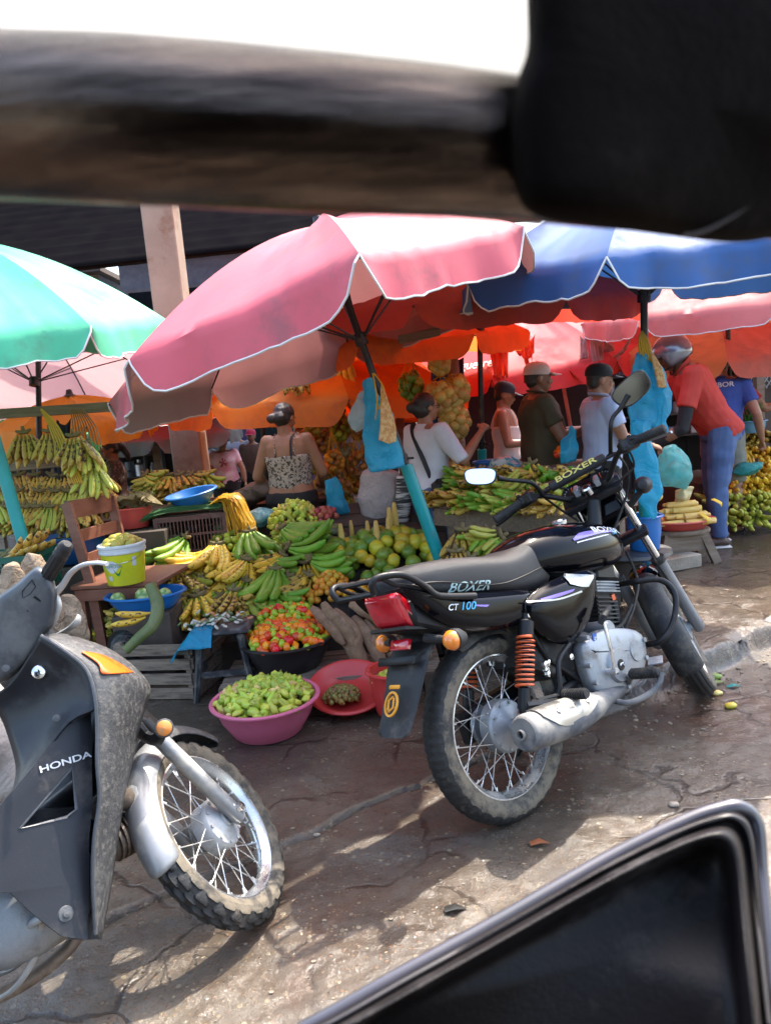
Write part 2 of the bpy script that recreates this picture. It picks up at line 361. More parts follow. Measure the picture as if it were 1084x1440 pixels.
# ---------------------------------------------------------------- umbrellas
M_steel = mat('pole_black', (.03, .03, .032), .4, .6, dirt=(.12, .09, .06), damt=.3)
M_teal = mat('teal_pipe', (.0, .30, .30), .38, 0, col2=(0, .24, .25), dirt=(.15, .12, .08), dscale=9, damt=.15)
M_pipe_white = mat('white_piping', (.72, .70, .66), .6)
def umbrella(name, label, c, tx, ty, s, R, cols, inner, dome=.40, N=8, val=.14, trim=None, pole=True, sleeve=None, seed=1, rs={}, group='market umbrellas shading the stalls', trans=.3, foot=None, wr=.012, tr_inner=None, poler=.019):
    c = V(c); n = V((math.sin(tx), math.sin(ty) * math.cos(tx), math.cos(tx) * math.cos(ty)))
    a = V((0, 1, 0)).cross(n).normalized(); b_ = n.cross(a)
    A_ = a * math.cos(s) + b_ * math.sin(s); B_ = -a * math.sin(s) + b_ * math.cos(s)
    def P(r, th, h): return c + (A_ * math.cos(th) + B_ * math.sin(th)) * r + n * h
    prot = lambda r: dome * (1 - r ** 1.75)
    base = c - n * (c.z / n.z) if foot is None else V(foot)
    t = thing(name, label, 'umbrella', base, group=group)
    mb = MB(); mb.noflip = True; rib = MB(); tr = MB(); NR, NA = 14, 20; rnd = random.Random(seed); mats = []; pm = []
    for k in range(N):
        col = cols[k % len(cols)]; ms = mat('canopy_%s' % '_'.join('%02d' % int(q * 99) for q in (*col, *inner)), col, .62, col2=tuple(min(1, q * 1.12 + .012) for q in col), scale=2.2, inner=inner, trans=trans, tcol=tr_inner or col, bump=.05, bscale=240, wrinkle=0, dirt=tuple(q * .55 + .06 for q in col), dscale=2.6, damt=.5)
        if ms not in mats: mats.append(ms)
        mi = mats.index(ms); t0, t1 = 2 * PI * k / N, 2 * PI * (k + 1) / N; k0 = len(mb.v); dr = rnd.uniform(.8, 1.2)
        cols_ = NA + 1
        def cl(r, q):    # point on the cloth, r 0..1, q 0..1 across the panel
            p0, p1 = P(R * r * rs.get(k, 1), t0, prot(r)), P(R * r * rs.get((k + 1) % N, 1), t1, prot(r)); p = p0.lerp(p1, q); bow = 4 * q * (1 - q)
            rim = (A_ * math.cos((t0 + t1) / 2) + B_ * math.sin((t0 + t1) / 2))
            p -= rim * bow * .035 * R * r ** 3; p -= n * bow * .045 * math.sin(PI * min(1, r)) * dr
            f = noise.noise(p * 3.1 + V((seed, 0, 0))) * 1.0 + noise.noise(V((q * 9, r * 2.2, seed + k))) * .8 + noise.noise(V((q * 22, r * 1.3, seed * 2 + k))) * .5 * r
            return p + n * f * wr * min(1, 8 * q * (1 - q)) * (.3 + r)
        for i in range(NR + 1):
            for j in range(NA + 1): mb.v.append(cl(max(.012, i / NR), j / NA))
        rows = NR + 1
        out = (A_ * math.cos((t0 + t1) / 2) + B_ * math.sin((t0 + t1) / 2)); hem = []; NV = 4
        for i in range(1, NV + 1):
            for j in range(NA + 1):
                q = j / NA; e = abs(2 * q - 1); dd = val * (1 - .85 * e ** 9) * (1 + .12 * noise.noise(V((q * 3, seed, k)))); d = dd * i / NV
                fl = noise.noise(V((q * 5.5, seed * 1.3, k * 2.1))) * .10 * i / NV * val * 3 + noise.noise(V((q * 13, seed * 2.3, k * 1.1))) * .02 * i / NV
                q2 = .5 + (q - .5) * (1 - .02 * i / NV * (1 if e > .8 else 0))
                p = cl(1, q2) + out * (.16 * d + fl) + V((0, 0, -1)) * d * .75 - n * d * .25; mb.v.append(p)
                if i == NV: hem.append(p)
        if rnd.random() < .0: pass
        for i in range(rows + NV - 1):
            for j in range(NA): q = k0 + i * cols_ + j; mb.f.append((q, q + cols_, q + cols_ + 1, q + 1)); mb.m.append(mi)
        tr.tube([cl(1, 0)] + hem + [cl(1, 1)], .0045, 5)
        pts = [P(R * rs.get(k, 1) * q / 8, t0, prot(q / 8) - .012) for q in range(0, 9)]; rb = MB(); rb.tube(pts, .0055, 5)
        rb.tube([P(R * .5, t0, prot(.5) - .02), P(.03, t0, -.12)], .005, 5); rb.build('rib', M_steel, t)
    cn = mb.build('canopy', mats, t, smooth=55)
    if trim: tr.build('piping', trim, cn)
    cp = MB(); cp.lathe([(.0, dome + .05), (.02, dome + .045), (.03, dome + .01), (.05, dome - .002)], 10, aim(c, n)); cp.build('cap', M_steel, t)
    if pole:
        top = c + n * (dome + .02); pb = MB(); L_ = (top - base).length; d = (top - base) / L_
        split = sleeve if sleeve else 0
        pb.tube([base + d * split, base + d * (split + .01), top], poler, 12); po = pb.build('pole', M_steel, t)
        hb = MB(); hb.tube([c - n * .16, c - n * .1], .034, 12); hb.build('hub', M_steel, t)
        if split:
            sb = MB(); sb.tube([base - d * .02, base + d * (split)], poler * 1.75, 16); sb.tube([base + d * (split - .004), base + d * (split + .005)], poler * 1.2, 12); sb.build('pole_sleeve', M_teal, t)
            kb = MB(); kb.tube([base + d * (split + .02), base + d * (split + .06)], poler * 1.35, 10); kb.tube([base + d * (split + .04) + V((0, 0, 0)), base + d * (split + .04) + V((.05, -.03, .0))], .006, 6); kb.build('clamp', M_steel, po)
    return t
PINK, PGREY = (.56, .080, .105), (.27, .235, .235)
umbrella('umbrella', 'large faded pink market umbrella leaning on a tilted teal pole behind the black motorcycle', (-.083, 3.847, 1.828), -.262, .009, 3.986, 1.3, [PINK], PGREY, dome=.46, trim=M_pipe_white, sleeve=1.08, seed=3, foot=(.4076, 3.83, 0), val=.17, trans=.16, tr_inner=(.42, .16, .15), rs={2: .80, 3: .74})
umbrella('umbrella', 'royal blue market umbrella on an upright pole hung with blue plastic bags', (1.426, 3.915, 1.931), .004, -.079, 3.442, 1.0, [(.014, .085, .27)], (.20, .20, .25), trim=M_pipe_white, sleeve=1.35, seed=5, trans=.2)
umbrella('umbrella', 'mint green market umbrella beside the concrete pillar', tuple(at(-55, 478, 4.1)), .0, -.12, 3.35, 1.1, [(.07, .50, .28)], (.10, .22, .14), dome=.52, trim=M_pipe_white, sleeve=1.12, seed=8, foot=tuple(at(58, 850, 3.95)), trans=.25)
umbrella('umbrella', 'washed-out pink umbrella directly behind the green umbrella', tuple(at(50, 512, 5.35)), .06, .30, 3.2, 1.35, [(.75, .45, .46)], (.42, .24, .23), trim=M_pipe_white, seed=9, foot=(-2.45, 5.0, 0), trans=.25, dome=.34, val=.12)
umbrella('umbrella', 'red umbrella with orange lining on a thin pole behind the olive shirted man', (.76, 5.2, 1.98), .035, -.10, .309, 1.1, [(.62, .07, .045), (.62, .07, .045), (.60, .10, .05)], (.70, .20, .05), seed=12, sleeve=1.0, trans=.42, trim=None)
umbrella('umbrella', 'pale red umbrella with a torn patch over the helmeted man', tuple(at(1022, 428, 6.1)), -.05, -.10, 6.9, 1.15, [(.62, .17, .15)], (.50, .22, .17), seed=14, trans=.3, trim=M_pipe_white, dome=.42)
umbrella('umbrella', 'peach and rust umbrella below the pale red umbrella', tuple(at(1000, 492, 6.9)), .03, -.14, 6.75, 1.15, [(.70, .36, .15), (.55, .14, .09)], (.22, .16, .12), seed=15, trans=.3, dome=.34, sleeve=1.2, foot=tuple(V((at(1020, 560, 6.45).x, 6.45, .1))))
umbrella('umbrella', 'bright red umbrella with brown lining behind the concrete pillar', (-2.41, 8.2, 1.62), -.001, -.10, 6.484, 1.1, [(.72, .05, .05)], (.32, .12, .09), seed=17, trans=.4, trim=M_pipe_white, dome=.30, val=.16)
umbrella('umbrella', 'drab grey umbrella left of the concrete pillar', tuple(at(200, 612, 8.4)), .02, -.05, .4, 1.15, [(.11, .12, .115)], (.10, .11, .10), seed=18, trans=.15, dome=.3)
umbrella('umbrella', 'orange umbrella glowing above the hanging fruit at the back', tuple(at(455, 560, 6.6)), .02, -.03, .2, 1.35, [(.95, .30, .03)], (.95, .33, .05), seed=21, trans=.55, dome=.50, val=.18)
umbrella('umbrella', 'coral red umbrella with white script lettering along its edge', tuple(at(740, 500, 7.4)), -.06, -.16, 3.5, 1.35, [(.78, .09, .10)], (.60, .17, .10), seed=23, trans=.5, dome=.45, val=.16)
umbrella('umbrella', 'orange umbrella leaning in front of the fruit bags', tuple(at(560, 480, 5.9)), .0, -.08, .5, 1.0, [(.88, .26, .05)], (.62, .22, .08), seed=25, trans=.5, dome=.3, val=.15, pole=False)
umbrella('umbrella', 'small orange yellow umbrella behind the left hanging plantains', tuple(at(105, 592, 5.9)), .0, -.1, .5, .62, [(.85, .33, .02)], (.55, .22, .02), seed=27, trans=.5, dome=.2, val=.16)
umbrella('umbrella', 'emerald green umbrella seen low behind the banana rail', tuple(at(20, 625, 6.6)), .0, -.1, .3, .8, [(.02, .38, .09)], (.02, .16, .05), seed=28, trans=.4, dome=.3, val=.12)
# ---------------------------------------------------------------- shared cycle materials
M_gloss = mat('gloss_black', (.003, .003, .0045), .06, 0, coat=.06, spec=.14, bump=.02, bscale=300)
M_black = mat('satin_black', (.010, .010, .011), .42, 0, spec=.3, dirt=(.05, .042, .032), dscale=14, damt=.2)
M_rub = mat('rubber', (.012, .012, .0125), .7, bump=.3, bscale=200, dirt=(.07, .06, .045), dscale=20, damt=.3)
M_tread = mat('tyre_tread', (.016, .016, .016), .62, dirt=(.16, .13, .10), dscale=16, damt=.18, bump=.3, bscale=150)
M_side = mat('tyre_sidewall', (.03, .029, .027), .75, dirt=(.15, .125, .09), dscale=14, damt=.75, bump=.4, bscale=120)
M_chrome = mat('chrome', (.72, .72, .72), .16, 1, dirt=(.30, .26, .21), dscale=12, damt=.25)
M_rim = mat('steel_rim', (.62, .62, .61), .27, .9, dirt=(.33, .29, .23), dscale=10, damt=.42)
M_alu = mat('cast_alloy', (.30, .32, .34), .40, .5, col2=(.24, .26, .28), dirt=(.17, .15, .12), dscale=9, damt=.32, bump=.12, bscale=160)
M_exh = mat('dusty_exhaust', (.08, .09, .11), .5, .3, dirt=(.22, .21, .19), dscale=6, damt=.62, stretch=(1, 1, 1.0), bump=.1, bscale=60)
M_spring = mat('orange_spring', (.75, .13, .035), .4, 0, dirt=(.12, .09, .07), dscale=25, damt=.3)
M_amber = mat('amber_lens', (.85, .27, .02), .12, 0, coat=1, col2=(.7, .16, .01), scale=40)
M_red = mat('red_lens', (.62, .012, .025), .1, 0, coat=1, col2=(.42, .005, .015), scale=30)
M_glass = mat('mirror_glass', (.9, .9, .92), .03, 1, col2=(.88, .88, .9))
M_seat = mat('seat_vinyl', (.017, .0175, .02), .45, spec=.35, bump=.35, bscale=420, dirt=(.05, .047, .043), dscale=5, damt=.22)
M_plas = mat('dusty_black_plastic', (.018, .0185, .020), .5, spec=.35, dirt=(.085, .077, .065), dscale=10, damt=.4, bump=.15, bscale=200)
M_white = mat('white_lettering', (.75, .76, .76), .5); M_violet = mat('violet_graphic', (.16, .10, .50), .3, coat=.6); M_cyan = mat('cyan_graphic', (.02, .35, .62), .3)
M_yel = mat('yellow_sticker', (.80, .33, .02), .5); M_ygreen = mat('gold_lettering', (.55, .50, .12), .5); M_bluelab = mat('blue_label', (.02, .10, .38), .4)
M_orange_st = mat('orange_sticker', (.8, .12, .02), .5)

def wheel(par, Tm, Ro, Rr, hw, tread, nsp=36, hubr=.06, hubw=.07, drum=.0, name='wheel', hubmat=None):
    """spoked wheel; local axle is y; Ro tyre radius, Rr rim bead radius, hw half width of the tyre"""
    wroot = MB(); NP, NA = 26, 216
    prof = []
    for i in range(NP + 1):
        a = lerp(-2.35, 2.35, i / NP); rr = (Ro - Rr) / 1.72
        prof.append((Rr + rr * .72 + rr * math.cos(a), hw * math.sin(a), a))
    vs = []; fs = []; ms = []
    for j in range(NA):
        t = 2 * PI * j / NA
        for r, y, a in prof:
            d = 0
            if tread == 'block' and abs(a) < 1.35:
                u_ = a * 3.4 + (.5 if (j // 3) % 2 else 0); e = (j % 3 == 2) or (math.sin(u_ * PI) > .7)
                d = -.0040 if e else 0
            if tread == 'knob' and abs(a) < 1.5:
                row = int((a + 1.5) / .5); e = ((j + row * 3) % 8 in (5, 6, 7)) or (((a + 1.5) % .5) < .14)
                d = -.0065 if e else .001
            if tread == 'rib' and abs(a) < .95: d = -.0035 if abs(math.sin(a * 5.2)) < .32 else 0
            vs.append(V(((r + d) * math.cos(t), y, (r + d) * math.sin(t))))
    n = NP + 1
    for j in range(NA):
        for i in range(NP): a, b = j * n + i, ((j + 1) % NA) * n + i; fs.append((a, b, b + 1, a + 1)); ms.append(1 if abs((prof[i][2] + prof[i + 1][2]) / 2) > 1.05 else 0)
    k = len(wroot.v); wroot.v += [Tm @ p for p in vs]; wroot.f += fs; wroot.m += ms
    ty = wroot.build('tyre', [M_tread, M_side], par, keep=True, smooth=35)
    rb = MB(); w2 = hw * .62
    pr = [(Rr + .003, -w2), (Rr + .006, -w2 - .003), (Rr - .004, -w2 - .004), (Rr - .008, -w2 * .8), (Rr - .020, -w2 * .45), (Rr - .024, 0), (Rr - .020, w2 * .45), (Rr - .008, w2 * .8), (Rr - .004, w2 + .004), (Rr + .006, w2 + .003), (Rr + .003, w2)]
    Tx = Tm @ MX.Rotation(-PI / 2, 4, 'X')
    rb.lathe(pr, 96, Tx, caps=False, closed=True); rim = rb.build('rim', M_rim, par, keep=True, smooth=50)
    hb = MB(); hb.lathe([(.0, -hubw - .012), (.022, -hubw - .012), (.024, -hubw), (hubr, -hubw * .8), (hubr, -hubw * .55), (hubr * .55, -hubw * .5), (hubr * .5, hubw * .5), (hubr, hubw * .55), (hubr, hubw * .8), (.024, hubw), (.022, hubw + .012), (0, hubw + .012)], 36, Tx)
    hub = hb.build('hub', hubmat or M_alu, par, keep=True, smooth=35)
    if drum:
        db = MB(); sg = drum[1]; db.lathe([(0, -.03 * sg), (drum[0], -.03 * sg), (drum[0], .012 * sg), (drum[0] * .93, .02 * sg), (drum[0] * .5, .03 * sg), (.03, .034 * sg), (.0, .036 * sg)][::sg], 48, Tx @ MX.Translation((0, 0, drum[2])))
        for q in range(10): a = 2 * PI * q / 10; db.tube([Tx @ V((drum[0] * .86 * math.cos(a), drum[0] * .86 * math.sin(a), drum[2] + .018 * sg)), Tx @ V((drum[0] * .86 * math.cos(a), drum[0] * .86 * math.sin(a), drum[2] + .026 * sg))], .005, 8)
        db.build('brake_drum', hubmat or M_alu, hub, keep=True, smooth=35)
    sp = MB()
    for q in range(nsp):
        sd = 1 if q % 2 else -1; a0 = 2 * PI * q / nsp; da = .95 * (1 if (q // 2) % 2 else -1)
        sp.tube([Tm @ V((hubr * .92 * math.cos(a0 + da), sd * hubw * .68, hubr * .92 * math.sin(a0 + da))), Tm @ V(((Rr - .019) * math.cos(a0), sd * .006, (Rr - .019) * math.sin(a0)))], .00165, 5)
        sp.tube([Tm @ V(((Rr - .036) * math.cos(a0), sd * .0085, (Rr - .036) * math.sin(a0))), Tm @ V(((Rr - .018) * math.cos(a0), sd * .006, (Rr - .018) * math.sin(a0)))], .0032, 6)
    sp.build('spokes', M_rim, par, keep=True, smooth=50)
    return ty
def fender(mb, Tm, R_, hw, a0, a1, drop=.035, n=28, prof=7, th=.003, tail=0):
    """curved mudguard, angles in degrees from the front of the wheel over the top"""
    rings = []
    for i in range(n + 1):
        a = rad(lerp(a0, a1, i / n)); e = min(1, min(i, n - i) / 2.5 + .45) if tail == 0 else min(1, (i + .2) / 3 + .3)
        out, inn = [], []
        for j in range(prof + 1):
            s = lerp(-1, 1, j / prof); y = hw * math.sin(s * PI / 2) * (.55 + .45 * e); r = R_ - drop * (1 - math.cos(s * PI / 2 * .98))
            out.append(Tm @ V((r * math.cos(a), y, r * math.sin(a)))); inn.append(Tm @ V(((r - th) * math.cos(a), y * (1 - th / hw), (r - th) * math.sin(a))))
        rings.append(out + inn[::-1])
    mb.loft(rings)
def ringloft(mb, secs, n=24, p=2.6, **kw):
    """secs: (x, half width, z top, z bottom, [centre of the widest z 0..1]) superelliptic sections along x"""
    rings = []
    for s_ in secs:
        x, hw, zt, zb = s_[:4]; m_ = s_[4] if len(s_) > 4 else .45; zc = lerp(zb, zt, m_); ring = []
        for j in range(n):
            a = 2 * PI * j / n; c_, s2 = math.cos(a), math.sin(a)
            yy = hw * abs(c_) ** (2 / p) * (1 if c_ > 0 else -1); hz = (zt - zc) if s2 > 0 else (zc - zb)
            ring.append(V((x, yy, zc + hz * abs(s2) ** (2 / p) * (1 if s2 > 0 else -1))))
        rings.append(ring)
    return mb.loft(rings, **kw)
from mathutils.bvhtree import BVHTree
def bvh_of(o): return BVHTree.FromPolygons([v.co for v in o.data.vertices], [tuple(p.vertices) for p in o.data.polygons])
def sticker(bv, tops, bots, d, name, m_, parent, off=.0015, n=14):
    """a thin printed strip between two polylines laid on a curved surface along direction d (local space)"""
    T_, B_ = spline([V(p) for p in tops], 5), spline([V(p) for p in bots], 5); k = min(len(T_), len(B_)); mb = MB(); rows = 4
    for i in range(k):
        for j in range(rows + 1):
            p = T_[i].lerp(B_[i], j / rows); h = bv.ray_cast(p - d * .5, d)
            mb.v.append((h[0] - d * off) if h[0] is not None else p)
    for i in range(k - 1):
        for j in range(rows): a = i * (rows + 1) + j; mb.f.append((a, a + 1, a + rows + 2, a + rows + 1)); mb.m.append(0)
    return mb.build(name, m_, parent, keep=True)
def stick_text(bv, body, size, T, d, name, m_, parent, off=.0016, shear=0, wscale=1, grow=0):
    o = text(body, size, T, name, m_, None, ext=0, shear=shear, wscale=wscale)
    for v in o.data.vertices:
        h = bv.ray_cast(v.co - d * .5, d)
        if h[0] is not None: v.co = h[0] - d * off
    o.parent = parent; return o
class Rig:
    def __init__(s, x, y, yaw, lean, wb, phi, hx, rk=.44):
        d = V((math.cos(yaw), math.sin(yaw), 0)); up = V((0, 0, 1)); l = up.cross(d).normalized(); u2 = up * math.cos(lean) + l * math.sin(lean); l2 = u2.cross(d)
        s.M = MX(((d.x, l2.x, u2.x, x), (d.y, l2.y, u2.y, y), (d.z, l2.z, u2.z, 0), (0, 0, 0, 1))); s.I = s.M.inverted()
        ax = V((-rk, 0, math.sqrt(1 - rk * rk))); o = V((hx, 0, 0)); s.S = MX.Translation(o) @ MX.Rotation(phi, 4, ax) @ MX.Translation(-o); s.ax = ax
    def q(s, u, v, y):      # local point on the plane y seen at that place of the photograph
        o = s.I @ CP; d = s.I.to_3x3() @ ray(u, v); return o + d * ((y - o.y) / d.y)
    def w(s, u, v, Y): return s.I @ at(u, v, Y)
    def empty(s, *a, **k):
        t = thing(*a, **k); t.location = s.M.to_translation(); t.rotation_euler = s.M.to_euler(); return t

# ---------------------------------------------------------------- the black motorcycle
def build_boxer():
    G = Rig(.353, 2.246, .711, .26, 1.235, .55, 1.325); q = G.q; S = G.S
    t = G.empty('motorcycle', 'glossy black motorcycle with orange springs leaning in front of the fruit piles', 'motorcycle')
    def B(mb, n, m_, par=t, **k): return mb.build(n, m_, par, keep=True, **k)
    side = MX.Rotation(-PI / 2, 4, 'X')
    P3 = lambda yc: (lambda x, z, o: V((x, yc + o, z)))
    # wheels
    rw = thing('rear_wheel', None, None); rw.parent = t; wheel(rw, MX.Translation((0, 0, .30)), .305, .228, .05, 'block', hubr=.062, hubw=.075, drum=(.085, -1, -.035))
    fw = thing('front_wheel', None, None); fw.parent = t; wheel(fw, S @ MX.Translation((1.235, 0, .29)), .292, .224, .043, 'rib', hubr=.055, hubw=.06, drum=(.07, 1, .02))
    # tank
    b = MB(); ringloft(b, [(.16, .03, .80, .77), (.19, .07, .835, .75), (.26, .105, .868, .72), (.36, .132, .890, .695), (.48, .148, .893, .675), (.60, .152, .880, .665), (.71, .145, .864, .655), (.80, .124, .838, .660), (.85, .085, .805, .685), (.868, .035, .775, .715)], 36, 2.35)
    tank = B(b, 'fuel_tank', M_gloss, sub=1); bv = bvh_of(tank); DY = V((0, 1, 0))
    TR = lambda o, up=(0, 0, 1): frameT(o, (1, 0, 0), up)
    pT = lambda u, v: q(u, v, -.15)
    stick_text(bv, 'BOXER', .050, frameT(pT(858, 739), pT(876, 738) - pT(838, 740), V((0, -.3, 1))), (V((0, 1, -.45))).normalized(), 'lettering', M_white, tank, wscale=1.25, shear=.1)
    sticker(bv, [pT(808, 757), pT(820, 748), pT(845, 744), pT(866, 744)], [pT(809, 760), pT(825, 755), pT(848, 749), pT(866, 747)], DY, 'graphic', M_violet, tank)
    sticker(bv, [pT(812, 762), pT(830, 757), pT(858, 750)], [pT(812, 763.4), pT(830, 758.6), pT(858, 751.6)], DY, 'graphic', M_white, tank)
    stick_text(bv, '100', .026, frameT(pT(869, 747), V((1, 0, -.05)), V((0, 0, 1))), DY, 'lettering', M_cyan, tank, wscale=1.2)
    b = MB(); b.lathe([(.0, 0), (.032, 0), (.034, .012), (.028, .018), (0, .02)], 20, MX.Translation((.60, 0, .878))); B(b, 'fuel_cap', M_chrome, tank)
    # seat
    b = MB(); ringloft(b, [(-0.3426, .03, .845, .815), (-0.3302, .06, .862, .80), (-0.2868, .095, .882, .785), (-.2, .118, .885, .762), (-.05, .128, .872, .735), (.06, .13, .850, .71), (.14, .128, .838, .69), (.22, .122, .842, .675), (.29, .112, .862, .672), (.34, .10, .878, .674), (.375, .085, .872, .68), (.39, .05, .84, .70)], 32, 3.2)
    seat = B(b, 'seat', M_seat, sub=1); bs = bvh_of(seat)
    b = MB(); b.tube([V((.08, .12 * math.sin(a), .78 + .078 * math.cos(a) - .012)) for a in [lerp(-1.0, 1.0, i / 10) for i in range(11)]], .003, 6); B(b, 'piping', M_white, seat)
    ln = MB(); L_ = []
    for i in range(40):
        x = lerp(-.38, .36, i / 39); z = (.825 - .08 * sstep(-.3, .1, x) + .012 * sstep(.1, .36, x)); h = bs.ray_cast(V((x, -.5, z)), DY)
        if h[0] is not None: L_.append(h[0] + V((0, -.001, 0)))
    ln.tube(L_, .0022, 5); B(ln, 'seam', M_black, seat)
    stick_text(bs, 'BOXER', .042, frameT(q(660, 825, -.12), q(690, 823, -.12) - q(630, 827, -.12), (0, 0, 1)), DY, 'lettering', mat('pale_lettering', (.45, .62, .60), .5), seat, wscale=1.3, shear=.25)
    # tail panels and side covers
    for sg in (-1, 1):
        b = MB(); b.panel([(-0.3550, .825), (-0.3240, .822), (-0.2372, .785), (-.1, .752), (.06, .725), (.2, .702), (.22, .66), (.2, .61), (.1, .595), (-.05, .615), (-.18, .655), (-0.2620, .715), (-0.3240, .78)], P3(sg * .118), .008, .006, bulge=.016)
        tp = B(b, 'tail_panel', M_gloss, sub=1)
        b = MB(); b.panel([(.10, .675), (.22, .70), (.36, .712), (.50, .700), (.535, .692), (.525, .64), (.47, .56), (.40, .505), (.33, .485), (.25, .482), (.17, .53), (.12, .60)], P3(sg * .142), .010, .008, bulge=.022)
        sc = B(b, 'side_cover', M_gloss, sub=1)
        if sg < 0:
            b1 = bvh_of(tp); o = stick_text(b1, 'CT', .026, frameT(q(632, 855, -.13), q(650, 854, -.13) - q(620, 856, -.13), (0, 0, 1)), DY, 'lettering', M_white, tp, shear=.3, wscale=1.2)
            stick_text(b1, '100', .034, frameT(q(653, 853, -.13), q(670, 852, -.13) - q(640, 854, -.13), (0, 0, 1)), DY, 'lettering', M_cyan, tp, shear=.3, wscale=1.3)
            sticker(b1, [q(665, 851, -.13), q(684, 851, -.13)], [q(665, 853, -.13), q(680, 854, -.13)], DY, 'graphic', M_violet, tp)
            b2 = bvh_of(sc); sticker(b2, [q(753, 843, -.15), q(775, 836, -.15), q(800, 829, -.15)], [q(753, 846, -.15), q(775, 841, -.15), q(797, 833, -.15)], DY, 'graphic', M_violet, sc)
            M_cov = mat('pearl_highlight_trim', (.42, .46, .48), .25, .5, coat=.6)
            sticker(b2, [q(793, 806, -.16), q(812, 807, -.16), q(831, 809, -.16)], [q(797, 822, -.16), q(812, 826, -.16), q(822, 826, -.16)], DY, 'graphic', M_cov, sc, off=.003)  # painted highlight: pale patch for the reflection on the cover top
            sticker(b2, [q(741, 845, -.16), q(780, 842, -.16), q(812, 831, -.16)], [q(741, 847.5, -.16), q(780, 844.5, -.16), q(813, 833.5, -.16)], DY, 'graphic', M_cov, sc, off=.003)
    b = MB(); ringloft(b, [(-0.3364, .06, .80, .76), (-0.2992, .10, .795, .70), (-.2, .11, .77, .65), (.0, .11, .73, .61), (.2, .11, .70, .57), (.4, .10, .69, .50), (.52, .08, .68, .55)], 16, 4); B(b, 'under_seat_tray', M_plas)
    b = MB(); ringloft(b, [(.10, .08, .60, .46), (.2, .11, .62, .38), (.34, .11, .62, .36), (.42, .09, .6, .4)], 12, 5); B(b, 'air_box', M_plas)
    # tail lamp
    lp = [(-0.3581, .822), (-0.3240, .818), (-0.2992, .80), (-0.2465, .712), (-0.2384, .672), (-0.2806, .690), (-0.3271, .705)]
    b = MB(); b.panel([(x, z) for x, z in lp], P3(0), .078, .010, bulge=.012); tl = B(b, 'tail_lamp', M_red, sub=1)
    b = MB(); b.box((-.300, 0, .70), (.09, .17, .012), (0, .25, 0), bev=.002); B(b, 'lamp_trim', M_black, tl)
    # rear mudguard with reflector, plate bracket and sticker
    b = MB()
    secs = []
    for x, z, hw, th in [(-0.155, .685, .095, .02), (-0.215, .665, .10, .022), (-0.270, .63, .098, .022), (-0.300, .585, .092, .02), (-0.330, .535, .085, .018), (-0.370, .475, .080, .014), (-0.407, .428, .076, .010), (-0.423, .412, .07, .006)]:
        secs.append([V((x + th * c, y, z + th * .6 * c)) for y, c in ((-hw, -.7), (-hw * .96, -1), (-hw * .5, -1.5), (hw * .5, -1.5), (hw * .96, -1), (hw, -.7), (hw, .2), (hw * .7, .6), (-hw * .7, .6), (-hw, .2))])
    b.loft(secs); mg = B(b, 'mudguard', M_plas, sub=1)
    b = MB(); fender(b, MX.Translation((0, 0, .30)), .345, .060, 62, 112, .05); B(b, 'inner_mudguard', M_plas)
    nrm = V((-.87, 0, .50)).normalized(); upv = V((.50, 0, .87)).normalized()
    def pl(c, w, h, d, n_, m_, par=mg):
        bb = MB(); R3 = MX((V((0, -1, 0)), upv, nrm)).transposed(); bb.box(c, (w, h, d), R3, bev=.003); return B(bb, n_, m_, par)
    pl(V((-.307, 0, .655)), .085, .032, .016, 'reflector', M_red); pl(V((-.327, .015, .612)), .17, .026, .012, 'plate_bracket', M_black)
    pl(V((-.370, -.0, .545)), .05, .012, .006, 'sticker', M_yel)
    c = V((-.395, 0, .500)); b = MB(); F3 = MX((V((0, -1, 0)), upv, nrm)).transposed().to_4x4(); F3.translation = c + nrm * .0
    b.lathe([(.030, 0), (.036, .0), (.036, .006), (.030, .006)], 28, F3 @ MX.Diagonal((.82, 1.05, 1, 1)), caps=False, closed=True); b.tube([F3 @ V((-.010, -.018, .004)), F3 @ V((-.012, .010, .004)), F3 @ V((.006, .022, .004))], .0035, 6); b.tube([F3 @ V((.010, .018, .004)), F3 @ V((.012, -.010, .004)), F3 @ V((-.006, -.022, .004))], .0035, 6)
    B(b, 'emblem', M_yel, mg)
    def indicator(c, d, r=.030, stem=None, par=t):
        b = MB(); T = aim(c, d); b.lathe([(.0, -.045), (r * .55, -.042), (r * .95, -.022), (r * 1.06, 0), (r * .98, .004)], 24, T)
        o = B(b, 'indicator', M_plas, par)
        b = MB(); b.lathe([(r * .96, .0), (r * .93, .012), (r * .7, .024), (r * .35, .030), (0, .032)], 24, T); B(b, 'lens', M_amber, o)
        if stem is not None: b = MB(); b.tube([V(stem), V(stem).lerp(c, .7)], [.015, .011], 10); B(b, 'stem', M_rub, o)
        return o
    back = V((-1, 0, .05))
    indicator(q(634, 901, -.20) + V((.01, 0, 0)), back, .031, V((-.27, -.08, .66))); indicator(q(541, 905, .17), back, .031, V((-.27, .08, .66)))
    # grab rail and rack
    b = MB(); rk_ = lambda yy: [q(668, 838, -.145), q(618, 838, -.14), q(600, 826, -.135), q(578, 813, -.13), q(560, 808, -.125), q(532, 812, -.11), q(523, 822, -.10), q(526, 835, -.09)]
    pr_ = rk_(0); b.curve(pr_, .0105, 10, 4); b.curve([V((p.x, -p.y, p.z)) for p in pr_], .0105, 10, 4); e = pr_[-1]; b.tube([e, V((e.x, -e.y, e.z))], .009, 8); B(b, 'grab_rail', M_black)
    b = MB(); e = pr_[5]
    for yy in (-.09, -.03, .03, .09): b.tube([V((-.24, yy, .845)), V((-.36, yy, .872)), V((-.41, yy, .868))], .006, 8)
